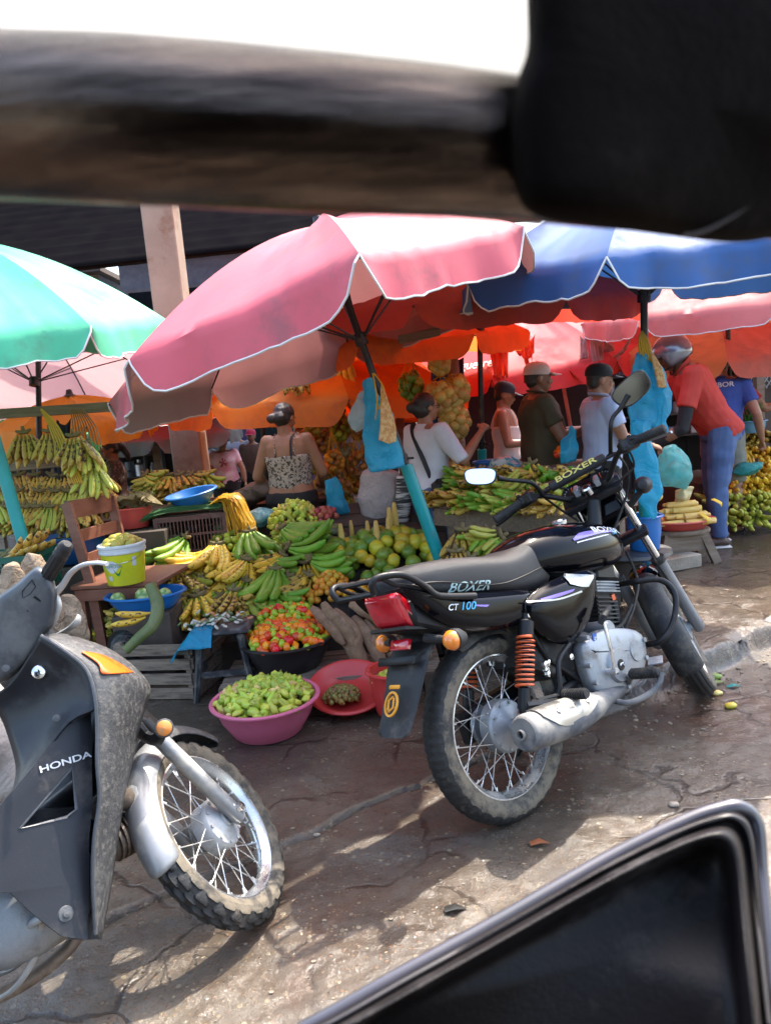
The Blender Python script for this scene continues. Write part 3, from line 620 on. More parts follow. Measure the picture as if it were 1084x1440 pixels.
    b.curve([V((-.40, -.11, .868)), V((-.41, -.05, .868)), V((-.41, .05, .868)), V((-.40, .11, .868))], .007, 8); b.curve([V((-.25, -.12, .80)), V((-.30, -.115, .82)), V((-.36, -.11, .842)), V((-.40, -.11, .868))], .007, 8); b.curve([V((-.25, .12, .80)), V((-.30, .115, .82)), V((-.36, .11, .842)), V((-.40, .11, .868))], .007, 8)
    B(b, 'luggage_rack', M_black)
    # frame
    b = MB()
    for sg in (-1, 1):
        b.curve([V((.80, sg * .02, .80)), V((.74, sg * .045, .55)), V((.70, sg * .06, .34)), V((.60, sg * .07, .24)), V((.40, sg * .075, .24)), V((.32, sg * .08, .36)), V((.28, sg * .085, .55)), V((.10, sg * .09, .66)), V((-.20, sg * .085, .72))], .014, 8, 4)
        b.tube([V((.34, sg * .085, .34)), V((.0, sg * .095, .30))], .017, 10); b.tube([V((.12, sg * .125, .63)), V((.10, sg * .09, .64))], .012, 8)
        b.tube([V((.36, sg * .10, .33)), V((.20, sg * .11, .46)), V((.14, sg * .11, .60))], .010, 8)
    b.tube([V((.80, 0, .80)), V((.30, 0, .74))], .022, 10); b.tube([V((.86, 0, .93)), V((.80, 0, .76))], .028, 12); B(b, 'frame', M_black)
    # shocks
    for sg in (-1, 1):
        a, c = V((.125, sg * .135, .625)), V((.005, sg * .125, .335)); d = (c - a).normalized(); L1 = (c - a).length; Tq = aim(a, d)
        b = MB(); b.lathe([(0, -.012), (.016, -.012), (.016, .012), (.027, .02), (.027, .075), (.010, .08), (.010, L1 - .085), (.019, L1 - .08), (.021, L1 - .02), (.014, L1), (0, L1)], 18, Tq); so_ = B(b, 'shock_absorber', M_black)
        b = MB(); n_ = 10.5; b.tube([Tq @ V((.027 * math.cos(2 * PI * n_ * i / 190), .027 * math.sin(2 * PI * n_ * i / 190), lerp(.07, L1 - .085, i / 190))) for i in range(191)], .0050, 7); B(b, 'spring', M_spring, so_)
        b = MB()
        for k in range(9): b.lathe([(.0255, -.002), (.0325, -.0015), (.0325, .0015), (.0255, .002)], 16, Tq @ MX.Translation((0, 0, lerp(.085, L1 - .10, k / 8))), caps=False, closed=True)
        B(b, 'spring_rings', M_black, so_)
        b = MB(); b.tube([a + V((0, -sg * .02, 0)), a + V((0, sg * .016, 0))], .009, 6); b.tube([c + V((0, -sg * .02, 0)), c + V((0, sg * .03, 0))], .011, 6); B(b, 'bolt', M_chrome, so_)
    # engine
    b = MB(); ringloft(b, [(.30, .05, .40, .30), (.36, .10, .47, .25), (.5, .115, .49, .23), (.64, .11, .46, .24), (.70, .07, .42, .29), (.72, .03, .38, .32)], 24, 3.4); eng = B(b, 'crankcase', M_alu, sub=1)
    Ce = V((.655, 0, .44)); de = V((.24, 0, 1)).normalized(); Te = aim(Ce, de, (0, 1, 0)); b = MB()
    for k in range(9): b.box(Te @ V((0, 0, .0 + k * .0155)), (.125, .13, .006), Te.to_3x3())
    b.box(Te @ V((0, 0, .065)), (.095, .095, .15), Te.to_3x3()); cy = B(b, 'cylinder', mat('black_engine', (.03, .03, .032), .5, .2, dirt=(.14, .12, .09), damt=.3))
    b = MB(); b.box(Te @ V((0, 0, .165)), (.13, .135, .05), Te.to_3x3(), bev=.008)
    for k in range(4): b.box(Te @ V((0, 0, .148 + k * .012)), (.145, .15, .005), Te.to_3x3())
    B(b, 'cylinder_head', M_alu)
    b = MB(); b.box(Te @ V((0, 0, .225)), (.12, .15, .075), Te.to_3x3(), bev=.014); hc = B(b, 'head_cover', M_black)
    b = MB(); b.box(q(862, 840, -.09), (.02, .004, .022), bev=.001); B(b, 'sticker', M_orange_st, hc)
    b = MB(); b.panel([(.345, .455), (.40, .475), (.50, .478), (.60, .455), (.68, .425), (.715, .385), (.705, .33), (.655, .275), (.57, .242), (.47, .238), (.38, .262), (.345, .31), (.335, .38)], P3(-.130), .026, .010, bulge=.012, sub=2); ec = B(b, 'engine_cover', M_alu)
    b = MB(); bd = lambda c, r, y0, y1: b.lathe([(r * 1.06, y0), (r, y0 + (y1 - y0) * .7), (r * .92, y1), (0, y1)], 32, MX.Translation((c[0], 0, c[2])) @ MX.Rotation(PI / 2, 4, 'X'))
    cc = q(869, 935, -.17); bd(cc, .062, .15, .181); B(b, 'cover_boss', M_alu, ec, smooth=35); b = MB(); c2 = q(893, 915, -.165); bd(c2, .04, .15, .172); B(b, 'cover_boss', M_alu, ec, smooth=35)
    for pu in ((822, 897), (835, 960), (850, 972), (905, 925), (880, 965), (902, 900), (826, 936)):
        p = q(*pu, -.155); b = MB(); b.lathe([(.009, .12), (.009, .170), (0, .170)], 10, MX.Translation((p.x, 0, p.z)) @ MX.Rotation(PI / 2, 4, 'X')); B(b, 'bolt', M_alu, ec, smooth=35)
    b = MB(); bd(cc, .020, .178, .184); em = B(b, 'emblem', M_black, ec)
    b = MB()
    for a in (-.5, .5): b.curve([V((cc.x + .012 * math.cos(a + k * PI), -.186, cc.z + .012 * math.sin(a + k * PI) * (1 - k))) for k in (0, .5, 1)], .0018, 5)
    B(b, 'emblem_mark', M_white, em)
    p = q(836, 903, -.157); b = MB(); b.box(p, (.024, .004, .062), (0, .25, 0), bev=.001); lb = B(b, 'sticker', M_bluelab, ec)
    text('BAJAJ', .016, frameT(p + V((0, -.0035, 0)), V((.2, 0, 1)), V((-1, 0, .2))), 'lettering', M_white, None, ext=.0004).parent = lb
    b = MB(); a = q(845, 885, -.11); b.lathe([(0, .05), (.030, .05), (.030, .145), (.024, .152), (0, .152)], 24, MX.Translation((a.x, 0, a.z)) @ MX.Rotation(PI / 2, 4, 'X')); B(b, 'starter_motor', M_alu)
    # kick lever
    b = MB(); k0, k1 = q(864, 944, -.20), q(848, 872, -.215); b.tube([k0 + V((0, .06, 0)), k0 + V((0, -.01, 0))], .012, 10); b.curve([k0, k0.lerp(k1, .5) + V((-.004, -.006, 0)), k1], .0068, 8); kl = B(b, 'kick_lever', M_chrome)
    b = MB(); k2 = q(856, 855, -.215); b.tube([k1 + V((-.008, .01, -.01)), k1 + V((0, -.005, .012)), k2], [.010, .012, .011], 10); B(b, 'lever_rubber', M_rub, kl)
    # exhaust
    b = MB(); mp = [q(706, 1043, -.185), q(716, 1036, -.185), q(722, 1034, -.185), q(760, 1022, -.18), q(800, 1010, -.175), q(830, 995, -.17), q(850, 982, -.16), q(876, 966, -.13), V((.62, -.08, .22)), V((.72, -.05, .26)), V((.775, -.02, .38)), V((.765, 0, .50)), V((.74, 0, .57))]
    Pm = mp[3:]; d = (mp[0] - mp[4]).normalized()
    end = mp[4] + d * .235
    b.tube([end, end + d * .001], [.02, .02], 24); 
    b2 = MB(); b2.curve([end, end - d * .012, end - d * .05, mp[4], mp[5], mp[6], mp[7], mp[8], mp[9], mp[10], mp[11], mp[12]], [.048, .056, .0575, .056, .045, .032, .023, .019, .018, .018, .018, .018], 28, 6); ex = B(b2, 'exhaust', M_exh)
    Tz = aim(end, d); b3 = MB(); b3.lathe([(.012, .005), (.016, .005), (.016, .016), (.012, .016)], 16, Tz, caps=False, closed=True); B(b3, 'tail_pipe', M_exh, ex); b3 = MB(); b3.lathe([(0, .002), (.012, .002), (.012, .004), (0, .004)], 16, Tz); B(b3, 'pipe_bore', mat('soot', (.005, .005, .005), .9), ex)
    # heat shield: a curved plate hugging the upper outer side of the silencer
    b = MB(); A0, A1 = end - d * .055, mp[5]; rings = []; ln_ = (A1 - A0); xx = ln_.normalized(); sd = V((0, -1, 0)); sd = (sd - xx * sd.dot(xx)).normalized(); u3 = V((0, 0, 1)); u3 = (u3 - xx * u3.dot(xx)).normalized(); sh = []
    for i in range(13):
        f = i / 12; c = A0.lerp(A1, f) + (V((0, 0, .004)) * math.sin(f * PI)); r = lerp(.0635, .052, f); lo = lerp(-.75, .15, sstep(.0, .25, f)) if f < .5 else lerp(.15, .35, f); ring = []
        lo = [.75, .35, .05, -.12, -.22, -.25, -.25, -.22, -.15, -.02, .15, .4, .75][i]
        o_ = [c + (sd * math.cos(a) + u3 * math.sin(a)) * r for a in [lerp(lo, 1.9, j / 8) for j in range(9)]]; i_ = [c + (sd * math.cos(a) + u3 * math.sin(a)) * (r - .003) for a in [lerp(lo, 1.9, j / 8) for j in range(9)]]
        rings.append(o_ + i_[::-1])
    b.loft(rings); hs = B(b, 'heat_shield', mat('shield_steel', (.42, .40, .37), .3, .85, dirt=(.24, .21, .17), dscale=14, damt=.45), ex)
    b = MB()
    for f in (.25, .78): c = A0.lerp(A1, f) + (sd * .75 + u3 * .66) * lerp(.066, .053, f); b.lathe([(.010, -.002), (.009, .004), (0, .005)], 10, aim(c, sd * .75 + u3 * .66))
    B(b, 'bolt', M_chrome, hs)
    # pegs, pedal, lower guard bars, crash guard
    b = MB()
    for u, v, y0, ln_ in ((905, 943, -.20, .12), (740, 978, -.15, .11)): pass
    f0, f1 = q(885, 948, -.20), q(926, 945, -.31)
    b.tube([f0, f0.lerp(f1, .05), f0.lerp(f1, .95), f1], [.012, .017, .017, .013], 10, flat=1.0); [b.tube([f0.lerp(f1, k), f0.lerp(f1, k + .03)], .0205, 10) for k in (.1, .2, .3, .4, .5, .6, .7, .8, .88)]; B(b, 'foot_peg', M_rub)
    b = MB(); f0, f1 = q(790, 977, -.15), q(825, 975, -.25); b.tube([f0, f1], .015, 10); [b.tube([f0.lerp(f1, k), f0.lerp(f1, k + .03)], .019, 10) for k in (.1, .2, .3, .4, .5, .6, .7, .8, .9)]; B(b, 'foot_peg', M_rub)
    b = MB(); b.curve([q(860, 985, -.16), q(885, 988, -.22), q(912, 976, -.27), q(926, 962, -.30), q(929, 945, -.31)], .0105, 10); b.tube([q(880, 965, -.14), q(886, 950, -.2)], .013, 8); B(b, 'peg_guard', M_exh)
    b = MB(); b.curve([q(895, 965, -.17), q(905, 958, -.2), q(915, 935, -.23), q(918, 931, -.25)], .006, 8); b.box(q(921, 929, -.26), (.075, .05, .008), (0, -.1, .5), bev=.002); B(b, 'brake_pedal', M_alu)
    b = MB(); cg = [q(868, 822, -.03), q(892, 818, -.13), q(925, 815, -.20), q(944, 827, -.235), q(950, 850, -.245), q(944, 880, -.235), q(930, 900, -.21), q(912, 906, -.15), q(888, 906, -.06)]
    b.curve(cg, .0115, 12, 5); b.curve([V((p.x, -p.y, p.z)) for p in cg], .0115, 12, 5); b.tube([cg[0], V((cg[0].x, -cg[0].y, cg[0].z))], .0115, 8); b.tube([cg[-1], V((cg[-1].x, -cg[-1].y, cg[-1].z))], .0115, 8); B(b, 'crash_guard', M_black)
    b = MB(); b.curve([q(800, 905, -.15), q(785, 930, -.15), q(787, 965, -.15), q(782, 985, -.14)], .009, 8); b.tube([q(782, 988, -.15), q(738, 992, -.135)], .016, 8); b.tube([q(755, 985, -.14), q(797, 975, -.15)], .008, 8); B(b, 'peg_bracket', M_black)
    b = MB(); b.tube([V((.38, .10, .26)), V((.30, .30, .02))], .010, 8); b.tube([V((.34, .30, .008)), V((.26, .31, .004))], .012, 8); B(b, 'side_stand', M_black)
    b = MB(); b.panel([(-.06, .36), (-.05, .25), (.35, .27), (.42, .30), (.42, .37), (.34, .39)], P3(.105), .022, .008); B(b, 'chain_case', M_black)
    b = MB(); B(b, 'cable', M_rub); b = MB(); b.curve([q(868, 905, -.05), q(885, 870, -.08), q(893, 845, -.07), q(896, 815, -.03), q(880, 775, 0)], .0055, 8); B(b, 'cable', M_rub); b = MB(); b.curve([q(852, 885, -.1), q(872, 880, -.08), q(888, 850, -.08)], .007, 8); B(b, 'cable', M_rub); b = MB(); b.curve([q(830, 905, -.1), q(812, 925, -.11), q(790, 915, -.1), q(770, 900, -.08)], .005, 6); B(b, 'cable', M_rub)
    b = MB(); rr = random.Random(4)
    for k in range(7): p = V((lerp(.12, .34, rr.random()), -.13 + rr.random() * .03, lerp(.38, .56, rr.random()))); b = MB(); b.lathe([(.011, 0), (.011, .012), (0, .014)], 8, aim(p, V((0, -1, 0)))); B(b, 'frame_bolt', M_chrome)

    # front end (everything below turns with the handlebar)
    SV = lambda *p: S @ V(p)
    ax = G.ax
    for sg in (-1, 1):
        a = V((1.235, sg * .092, .29)); lo = a + ax * .34; up = a + ax * .735
        b = MB(); b.tube([S @ (a - ax * .035), S @ (a - ax * .02), S @ (a + ax * .05), S @ (lo - ax * .02), S @ lo], [.018, .027, .026, .026, .028], 20); fl = B(b, 'fork_leg', mat('fork_grey', (.22, .23, .24), .45, .4, dirt=(.25, .22, .18), damt=.3))
        b = MB(); b.tube([S @ (lo - ax * .01), S @ up], .0158, 18); B(b, 'fork_tube', M_chrome, fl)
        b = MB(); b.tube([S @ (lo + ax * .0), S @ (lo + ax * .022)], .030, 16); B(b, 'fork_seal', M_rub, fl)
        b = MB(); b.box(S @ (a + ax * .13 + V((.03, sg * .02, 0))), (.012, .006, .07), (S.to_3x3()), bev=.002); B(b, 'side_reflector', M_amber, fl)
    b = MB(); b.tube([SV(1.235, -.12, .29), SV(1.235, .12, .29)], .010, 8); B(b, 'front_axle', M_chrome)
    b = MB(); fender(b, S @ MX.Translation((1.235, 0, .29)), .335, .066, 25, 118, .045); fg = B(b, 'front_mudguard', M_gloss)
    b = MB(); fender(b, S @ MX.Translation((1.235, 0, .29)), .334, .058, 116, 205, .045, tail=1); B(b, 'mudguard_extension', M_plas, fg)
    for z_, n_ in ((.74, 'lower_clamp'), (.945, 'upper_clamp')):
        b = MB(); f = (z_ - .29) / ax.z; c = V((1.235 + ax.x * f, 0, z_)); b.box(S @ (c + V((-.03, 0, 0))), (.075, .24, .028), S.to_3x3() @ Euler((0, -.46, 0)).to_matrix(), bev=.006); B(b, n_, M_black)
    # handlebar
    hb = [V((.70, .37, 1.035)), V((.745, .235, 1.055)), V((.80, .17, 1.045)), V((.865, .095, .99)), V((.885, .05, .985)), V((.885, -.05, .985)), V((.865, -.095, .99)), V((.80, -.17, 1.045)), V((.745, -.235, 1.055)), V((.70, -.37, 1.035))]
    b = MB(); b.curve([S @ p for p in hb], .0112, 12, 5); hbar = B(b, 'handlebar', M_black)
    for sg, s0 in ((1, 0), (-1, -1)):
        a, c = hb[0 if sg > 0 else -1], hb[1 if sg > 0 else -2]
        b = MB(); P_ = [S @ a.lerp(c, f) for f in (0, .03, .05, .5, .9, .93, 1.0)]; b.tube(P_, [.010, .0175, .0185, .0175, .0165, .022, .022], 18)
        [b.tube([S @ a.lerp(c, f), S @ a.lerp(c, f + .02)], .0188, 18) for f in (.12, .2, .28, .36, .44, .52, .6, .68, .76, .84)]; B(b, 'grip', M_rub, hbar)
        d1 = c.lerp(hb[2 if sg > 0 else -3], .15); b = MB(); b.box(S @ (d1 + V((0, 0, .0))), (.055, .075, .05), S.to_3x3() @ Euler((0, 0, -sg * .35)).to_matrix(), bev=.008)
        for dx, dy, dz in ((-.03, -.02, .012), (-.03, .01, -.008), (-.012, .02, .028), (.005, -.015, .028)): b.box(S @ (d1 + V((dx, dy, dz))), (.014, .016, .01), S.to_3x3(), bev=.002)
        B(b, 'switch_box', M_black, hbar)
        lv = [c + V((.035, 0, .0)), c.lerp(a, .2) + V((.055, 0, -.006)), c.lerp(a, .7) + V((.058, 0, -.014)), a + V((.045, sg * .012, -.018))]
        b = MB(); b.curve([S @ p for p in lv], [.010, .0085, .0075, .008], 10, 5, flat=.7); b.box(S @ (c + V((.03, -sg * .012, 0))), (.035, .03, .022), S.to_3x3(), bev=.004); B(b, 'brake_lever' if sg < 0 else 'clutch_lever', M_alu if sg < 0 else M_black, hbar)
    YR, YL = (G.M @ (S @ hb[-2])).y, (G.M @ (S @ hb[1])).y
    # mirrors
    def mirror(c, ex, ey, th, n_, stem, lit):
        ex, ey = V(ex), V(ey); nz = ex.normalized().cross(ey.normalized()).normalized()
        ol = [(math.cos(a) * abs(math.cos(a)) ** -.35 if abs(math.cos(a)) > 1e-3 else 0, math.sin(a) * (abs(math.sin(a)) ** -.35 if abs(math.sin(a)) > 1e-3 else 0)) for a in [2 * PI * k / 32 + .01 for k in range(32)]]
        f = lambda s_, dz: [c + ex * x * s_ * (1 + .10 * y) + ey * y * s_ + nz * dz for x, y in ol]
        b = MB(); b.loft([f(.93, 0), f(1.0, -.001), f(1.02, -.006), f(.97, -.016), f(.78, -.026), f(.45, -.032)]); o = B(b, n_, M_plas)
        b = MB(); b.loft([f(.93, .0005), f(.92, .002)]); B(b, 'mirror_glass', lit, o)
        b = MB(); b.curve(stem, [.0085] * (len(stem) - 1) + [.012], 10); B(b, 'mirror_stem', M_black, o)
    w_ = G.w; I3 = G.I.to_3x3(); sky_n = None
    cR = w_(888, 548, YR - .01); eR = (w_(911, 531, YR - .02) - w_(869, 569, YR)) * .52; nR = (G.I @ CP - cR).normalized()
    uR = eR.cross(nR).normalized() * -.040
    def faceup(c, e, tgt_w, h):
        """unit normal that reflects the eye ray from c to world direction tgt; returns the short axis"""
        vdir = (G.I @ CP - c).normalized(); td = (I3 @ V(tgt_w)).normalized(); n_ = (vdir + td).normalized(); e2 = e - n_ * e.dot(n_); s_ = n_.cross(e2).normalized() * h
        return e2, s_
    eR2, sR = faceup(cR, eR, (-.40, -.9, .0), .047)
    mirror(cR, eR2, sR, .01, 'mirror', [S @ (hb[-3] + V((-.0, .02, .02))), w_(858, 606, YR), w_(861, 588, YR), w_(872, 574, YR), cR - sR.cross(eR2).normalized() * 0 + (w_(880, 560, YR) - cR) * .6], mat('dark_mirror', (.30, .31, .32), .08, 1))
    cL = w_(675, 670, YL - .06); eL = (w_(698, 672, YL - .06) - w_(652, 671, YL - .06)) * .5; eL2, sL = faceup(cL, eL, (-.25, -.85, .50), .034)
    mirror(cL, eL2, sL, .01, 'mirror', [S @ (hb[2] + V((0, 0, .02))), w_(764, 698, YL + .02), w_(756, 686, YL), w_(744, 678, YL - .02), w_(715, 675, YL - .05), w_(700, 672, YL - .06)], M_glass)
    # clocks, ignition, crossbar pad, headlamp
    b = MB(); b.box(SV(.93, 0, .97), (.10, .25, .07), S.to_3x3() @ Euler((0, .9 - PI / 2 + .2, 0)).to_matrix(), bev=.02); cl_ = B(b, 'instrument_panel', M_black)
    dn = V((-.62, 0, .78)).normalized()
    for yy, rr_ in ((.065, .046), (-.065, .046)):
        c = V((.905, yy, 1.005)); T = aim(S @ c, S.to_3x3() @ dn)
        b = MB(); b.lathe([(rr_ * 1.05, -.06), (rr_ * 1.05, .008), (rr_, .012), (rr_ * .92, .004), (rr_ * .92, -.01)], 32, T); g_ = B(b, 'gauge', M_black, cl_)
        b = MB(); b.lathe([(0, .0), (rr_ * .92, .0), (rr_ * .92, .002), (0, .002)], 32, T); B(b, 'dial', mat('dial_black', (.012, .012, .012), .3), g_)
        b = MB()
        for k in range(13): a = rad(-40 + k * 260 / 12); b.tube([T @ V((rr_ * .72 * math.cos(a), rr_ * .72 * math.sin(a), .003)), T @ V((rr_ * .86 * math.cos(a), rr_ * .86 * math.sin(a), .003))], .0010, 4)
        B(b, 'dial_marking', M_white, g_)
        b = MB(); b.tube([T @ V((0, 0, .004)), T @ V((-rr_ * .3, rr_ * .66, .004))], .0018, 4); B(b, 'needle', M_orange_st, g_)
    for sg in (-1, 1):
        b = MB(); b.box(SV(.875, sg * .045, 1.0), (.075, .022, .035), S.to_3x3() @ Euler((0, -.35, 0)).to_matrix(), bev=.005); B(b, 'bar_clamp', M_alu)
    b = MB(); b.lathe([(0, 0), (.02, 0), (.02, .03), (.015, .035), (0, .035)], 16, aim(SV(.83, 0, .965), S.to_3x3() @ dn)); B(b, 'ignition', M_chrome)
    b = MB(); b.tube([SV(.80, .165, 1.052), SV(.80, -.165, 1.052)], .006, 8); B(b, 'crossbar', M_black, hbar)
    b = MB(); b.tube([SV(.80, .125, 1.058), SV(.80, .12, 1.058), SV(.80, -.12, 1.058), SV(.80, -.125, 1.058)], [.012, .021, .021, .012], 10); pad = B(b, 'crossbar_pad', M_seat, hbar)
    text('BOXER', .038, S @ frameT(V((.782, 0, 1.069)), V((0, -1, 0)), V((.5, 0, .87))), 'lettering', M_ygreen, None, ext=.0006, wscale=1.5).parent = pad
    b = MB(); hc_ = V((1.03, 0, .90)); hd = V((1, 0, -.12)).normalized(); T = S @ aim(hc_, hd); b.lathe([(0, -.10), (.05, -.095), (.085, -.05), (.098, 0), (.095, .02)], 32, T); hl = B(b, 'headlamp', M_gloss); b = MB(); b.lathe([(.093, .015), (.08, .035), (.04, .048), (0, .05)], 32, T); B(b, 'lens', mat('clear_lens', (.75, .78, .8), .08, .3), hl)
    b = MB(); b.panel([(.90, .84), (.98, .80), (1.12, .84), (1.14, .93), (1.08, 1.02), (.98, 1.07), (.94, 1.0)], lambda x, z, o: S @ V((x, o, z)), .085, .02, bulge=.03); B(b, 'headlamp_cowl', M_gloss, sub=1)
    for sg in (-1, 1): 
        c = V((1.0, sg * .17, .86)) if sg > 0 else S.inverted() @ w_(904, 682, YR + .12)
        b = MB(); T = S @ aim(c, V((1, 0, 0))); b.lathe([(0, -.06), (.018, -.056), (.032, -.03), (.036, 0), (.034, .01)], 20, T); io = B(b, 'indicator', M_plas); b = MB(); b.lathe([(.033, .008), (.028, .025), (0, .035)], 20, T); B(b, 'lens', M_amber, io); b = MB(); b.tube([SV(.99, sg * .07, .84), S @ (c + V((-.02, 0, -.01)))], [.016, .012], 8); B(b, 'stem', M_rub, io)
    b = MB(); B(b, 'control_cable', M_rub); b = MB(); b.curve([S @ (hb[-3] + V((.02, 0, 0))), SV(.90, -.17, .98), SV(.93, -.12, .90), V((.88, -.03, .78)), V((.80, -.03, .70))], .005, 7); B(b, 'control_cable', M_rub); b = MB(); b.curve([S @ (hb[2] + V((.02, 0, 0))), SV(.92, .15, .98), SV(.93, .10, .88), V((.88, .04, .76)), V((.8, .04, .7))], .005, 7); B(b, 'control_cable', M_rub); b = MB(); b.curve([S @ (hb[-2] + V((.03, .02, 0))), SV(.86, -.2, .98), SV(.90, -.1, .93), SV(1.0, -.08, .70), SV(1.15, -.09, .42)], .0045, 7)
    B(b, 'control_cable', M_rub); b = MB(); b.curve([S @ (hb[-3] + V((.03, .0, .01))), SV(.88, -.13, 1.07), SV(.96, -.05, 1.0), SV(.95, 0, .9)], .005, 7); B(b, 'control_cable', M_rub); b = MB(); b.curve([S @ (hb[2] + V((.03, .0, .01))), SV(.88, .13, 1.07), SV(.96, .05, 1.0), SV(.95, 0, .9)], .005, 7); B(b, 'control_cable', M_rub)
    return t
build_boxer()
# ---------------------------------------------------------------- the grey scooter
M_cowl = mat('scuffed_grey_cowl', (.045, .047, .05), .5, coat=.1, dirt=(.10, .095, .088), dscale=55, damt=.45, bump=.35, bscale=90)
M_sgrey = mat('grey_scooter_plastic', (.05, .055, .062), .36, coat=.1, dirt=(.13, .128, .122), dscale=3.5, damt=.35, bump=.05, bscale=200)
M_sdark = mat('dark_scooter_plastic', (.014, .015, .019), .40, spec=.3, coat=.05, dirt=(.06, .058, .056), dscale=5, damt=.3, bump=.05, bscale=200)
M_silver = mat('silver_fender', (.27, .28, .29), .38, .4, dirt=(.42, .39, .33), dscale=5, damt=.55)
M_worn = mat('worn_grey_alloy', (.46, .47, .47), .5, .3, dirt=(.30, .27, .22), dscale=14, damt=.4)
M_tarp = mat('brown_tarp', (.20, .16, .13), .6, col2=(.32, .27, .23), scale=3, bump=.5, bscale=30, wrinkle=.8)
def build_scooter():
    G = Rig(-.448, 1.837, .82, .437, 1.2, .61, .075); q = G.q; S = G.S; w_ = G.w
    t = G.empty('scooter', 'scuffed dark grey scooter with amber reflector and muddy front wheel turned sideways', 'scooter')
    def B(mb, n, m_, par=t, **k): return mb.build(n, m_, par, keep=True, **k)
    fw = thing('front_wheel', None, None); fw.parent = t; wheel(fw, S @ MX.Translation((0, 0, .275)), .277, .214, .039, 'knob', hubr=.05, hubw=.05, drum=(.072, -1, -.02), hubmat=M_worn)
    rwT = MX.Translation((-1.22, 0, .275)); rw = thing('rear_wheel', None, None); rw.parent = t; wheel(rw, rwT, .277, .214, .042, 'knob', hubr=.05, hubw=.05, hubmat=M_worn)
    SV = lambda *p: S @ V(p); ax = G.ax
    for sg in (-1, 1):
        a = V((0, sg * .082, .275)); b = MB(); b.tube([S @ (a - ax * .03), S @ (a - ax * .015), S @ (a + ax * .22), S @ (a + ax * .31), S @ (a + ax * .32)], [.016, .0225, .0215, .022, .018], 20); f_ = B(b, 'fork_leg', M_silver)
        b = MB(); b.tube([S @ (a + ax * .315), S @ (a + ax * .36)], .026, 16); b.tube([S @ (a + ax * .34), S @ (a + ax * .55)], .017, 12); B(b, 'fork_tube', M_black, f_)
    b = MB(); b.tube([SV(0, -.105, .275), SV(0, .105, .275)], .009, 8); b.lathe([(.014, 0), (.014, .012), (0, .014)], 8, S @ aim((0, -.102, .275), (0, -1, 0))); B(b, 'axle_nut', M_chrome)
    # front mudguard: silver skirt behind, dark tip in front
    b = MB(); fender(b, S @ MX.Translation((0, 0, .275)), .302, .045, 100, 188, .06, th=.004, prof=12); fg = B(b, 'front_mudguard', M_silver, sub=1)
    b = MB(); fender(b, S @ MX.Translation((0, 0, .275)), .322, .062, 48, 104, .055, th=.004, prof=12); B(b, 'mudguard_tip', M_cowl, fg, sub=1)
    b = MB(); b.tube([SV(.02, 0, .56), SV(-.26, 0, 1.02)], .03, 12); B(b, 'steering_column', M_black)
    # cowl skin, traced as rows of points with their own sideways offset
    def patch(rows, n_, m_, th=.005, sub=5, par=t, smooth=60):
        R_ = [spline([q(*p) for p in r], sub) for r in rows]; k = len(R_[0]); cols = [spline([R_[i][j] for i in range(len(R_))], 3) for j in range(k)]
        b = MB()
        for c in cols: b.v += c
        m2 = len(cols[0])
        for i in range(k - 1):
            for j in range(m2 - 1): a = i * m2 + j; b.f.append((a, a + 1, a + m2 + 1, a + m2)); b.m.append(0)
        return B(b, n_, m_, par, sol=th, smooth=smooth)
    ridge = [(58, 894, -.20), (92, 916, -.225), (122, 942, -.24), (134, 980, -.245), (137, 1025, -.24), (137, 1075, -.235), (140, 1125, -.225), (133, 1178, -.215), (131, 1240, -.205), (135, 1314, -.19)]
    midl = [(78, 892, -.17), (128, 914, -.20), (170, 948, -.21), (172, 990, -.21), (168, 1030, -.205), (164, 1078, -.20), (158, 1125, -.19), (150, 1178, -.18), (144, 1243, -.175), (139, 1318, -.165)]
    outl = [(97, 893, -.13), (162, 918, -.13), (209, 962, -.10), (203, 998, -.10), (193, 1035, -.10), (184, 1080, -.10), (174, 1125, -.10), (166, 1178, -.10), (156, 1246, -.11), (142, 1321, -.13)]
    cowl = patch([ridge, midl, outl], 'front_cowl', M_cowl)
    # mirrored wing on the far side
    b = MB(); inv = lambda p: V((p.x, -p.y, p.z)); R_ = [[inv(q(*p)) for p in r] for r in (ridge, midl, outl)]
    for r in R_: b.v += r
    n_ = len(ridge)
    for i in range(2):
        for j in range(n_ - 1): a = i * n_ + j; b.f.append((a, a + 1, a + n_ + 1, a + n_)); b.m.append(0)
    k = len(b.v); b.v += [q(*p) for p in outl] + [inv(q(*p)) for p in outl]
    for j in range(n_ - 1): a = k + j; b.f.append((a, a + 1, a + n_ + 1, a + n_)); b.m.append(0)
    B(b, 'cowl_front', M_cowl, cowl, sol=.004)
    # trim rail along the ridge
    b = MB(); b.tube(spline([q(u, v, y - .006) for u, v, y in ridge], 4), .0045, 8); B(b, 'trim', M_sgrey, cowl)
    # amber reflector on the top of the cowl
    bvc = bvh_of(cowl); dR = (q(160, 935, -.15) - (G.I @ CP)).normalized()
    b = MB(); T_, B_ = [(116, 916), (140, 920), (163, 930), (188, 946)], [(116, 917.5), (138, 933), (143, 946), (150, 948)]
    tp = spline([V((u, v, 0)) for u, v in T_], 6); bt = spline([V((u, v, 0)) for u, v in B_], 6); o_ = G.I @ CP
    for lay in (.0035, .0105):
        for i in range(len(tp)):
            for j in range(5):
                p = tp[i].lerp(bt[i], j / 4); d = (G.I.to_3x3() @ ray(p.x, p.y)).normalized(); h = bvc.ray_cast(o_, d); hh = h[0] if h[0] is not None else q(p.x, p.y, -.18); b.v.append(hh - d * lay)
    n1 = len(tp) * 5
    for i in range(len(tp) - 1):
        for j in range(4): a = n1 + i * 5 + j; b.f.append((a, a + 1, a + 6, a + 5)); b.m.append(0)
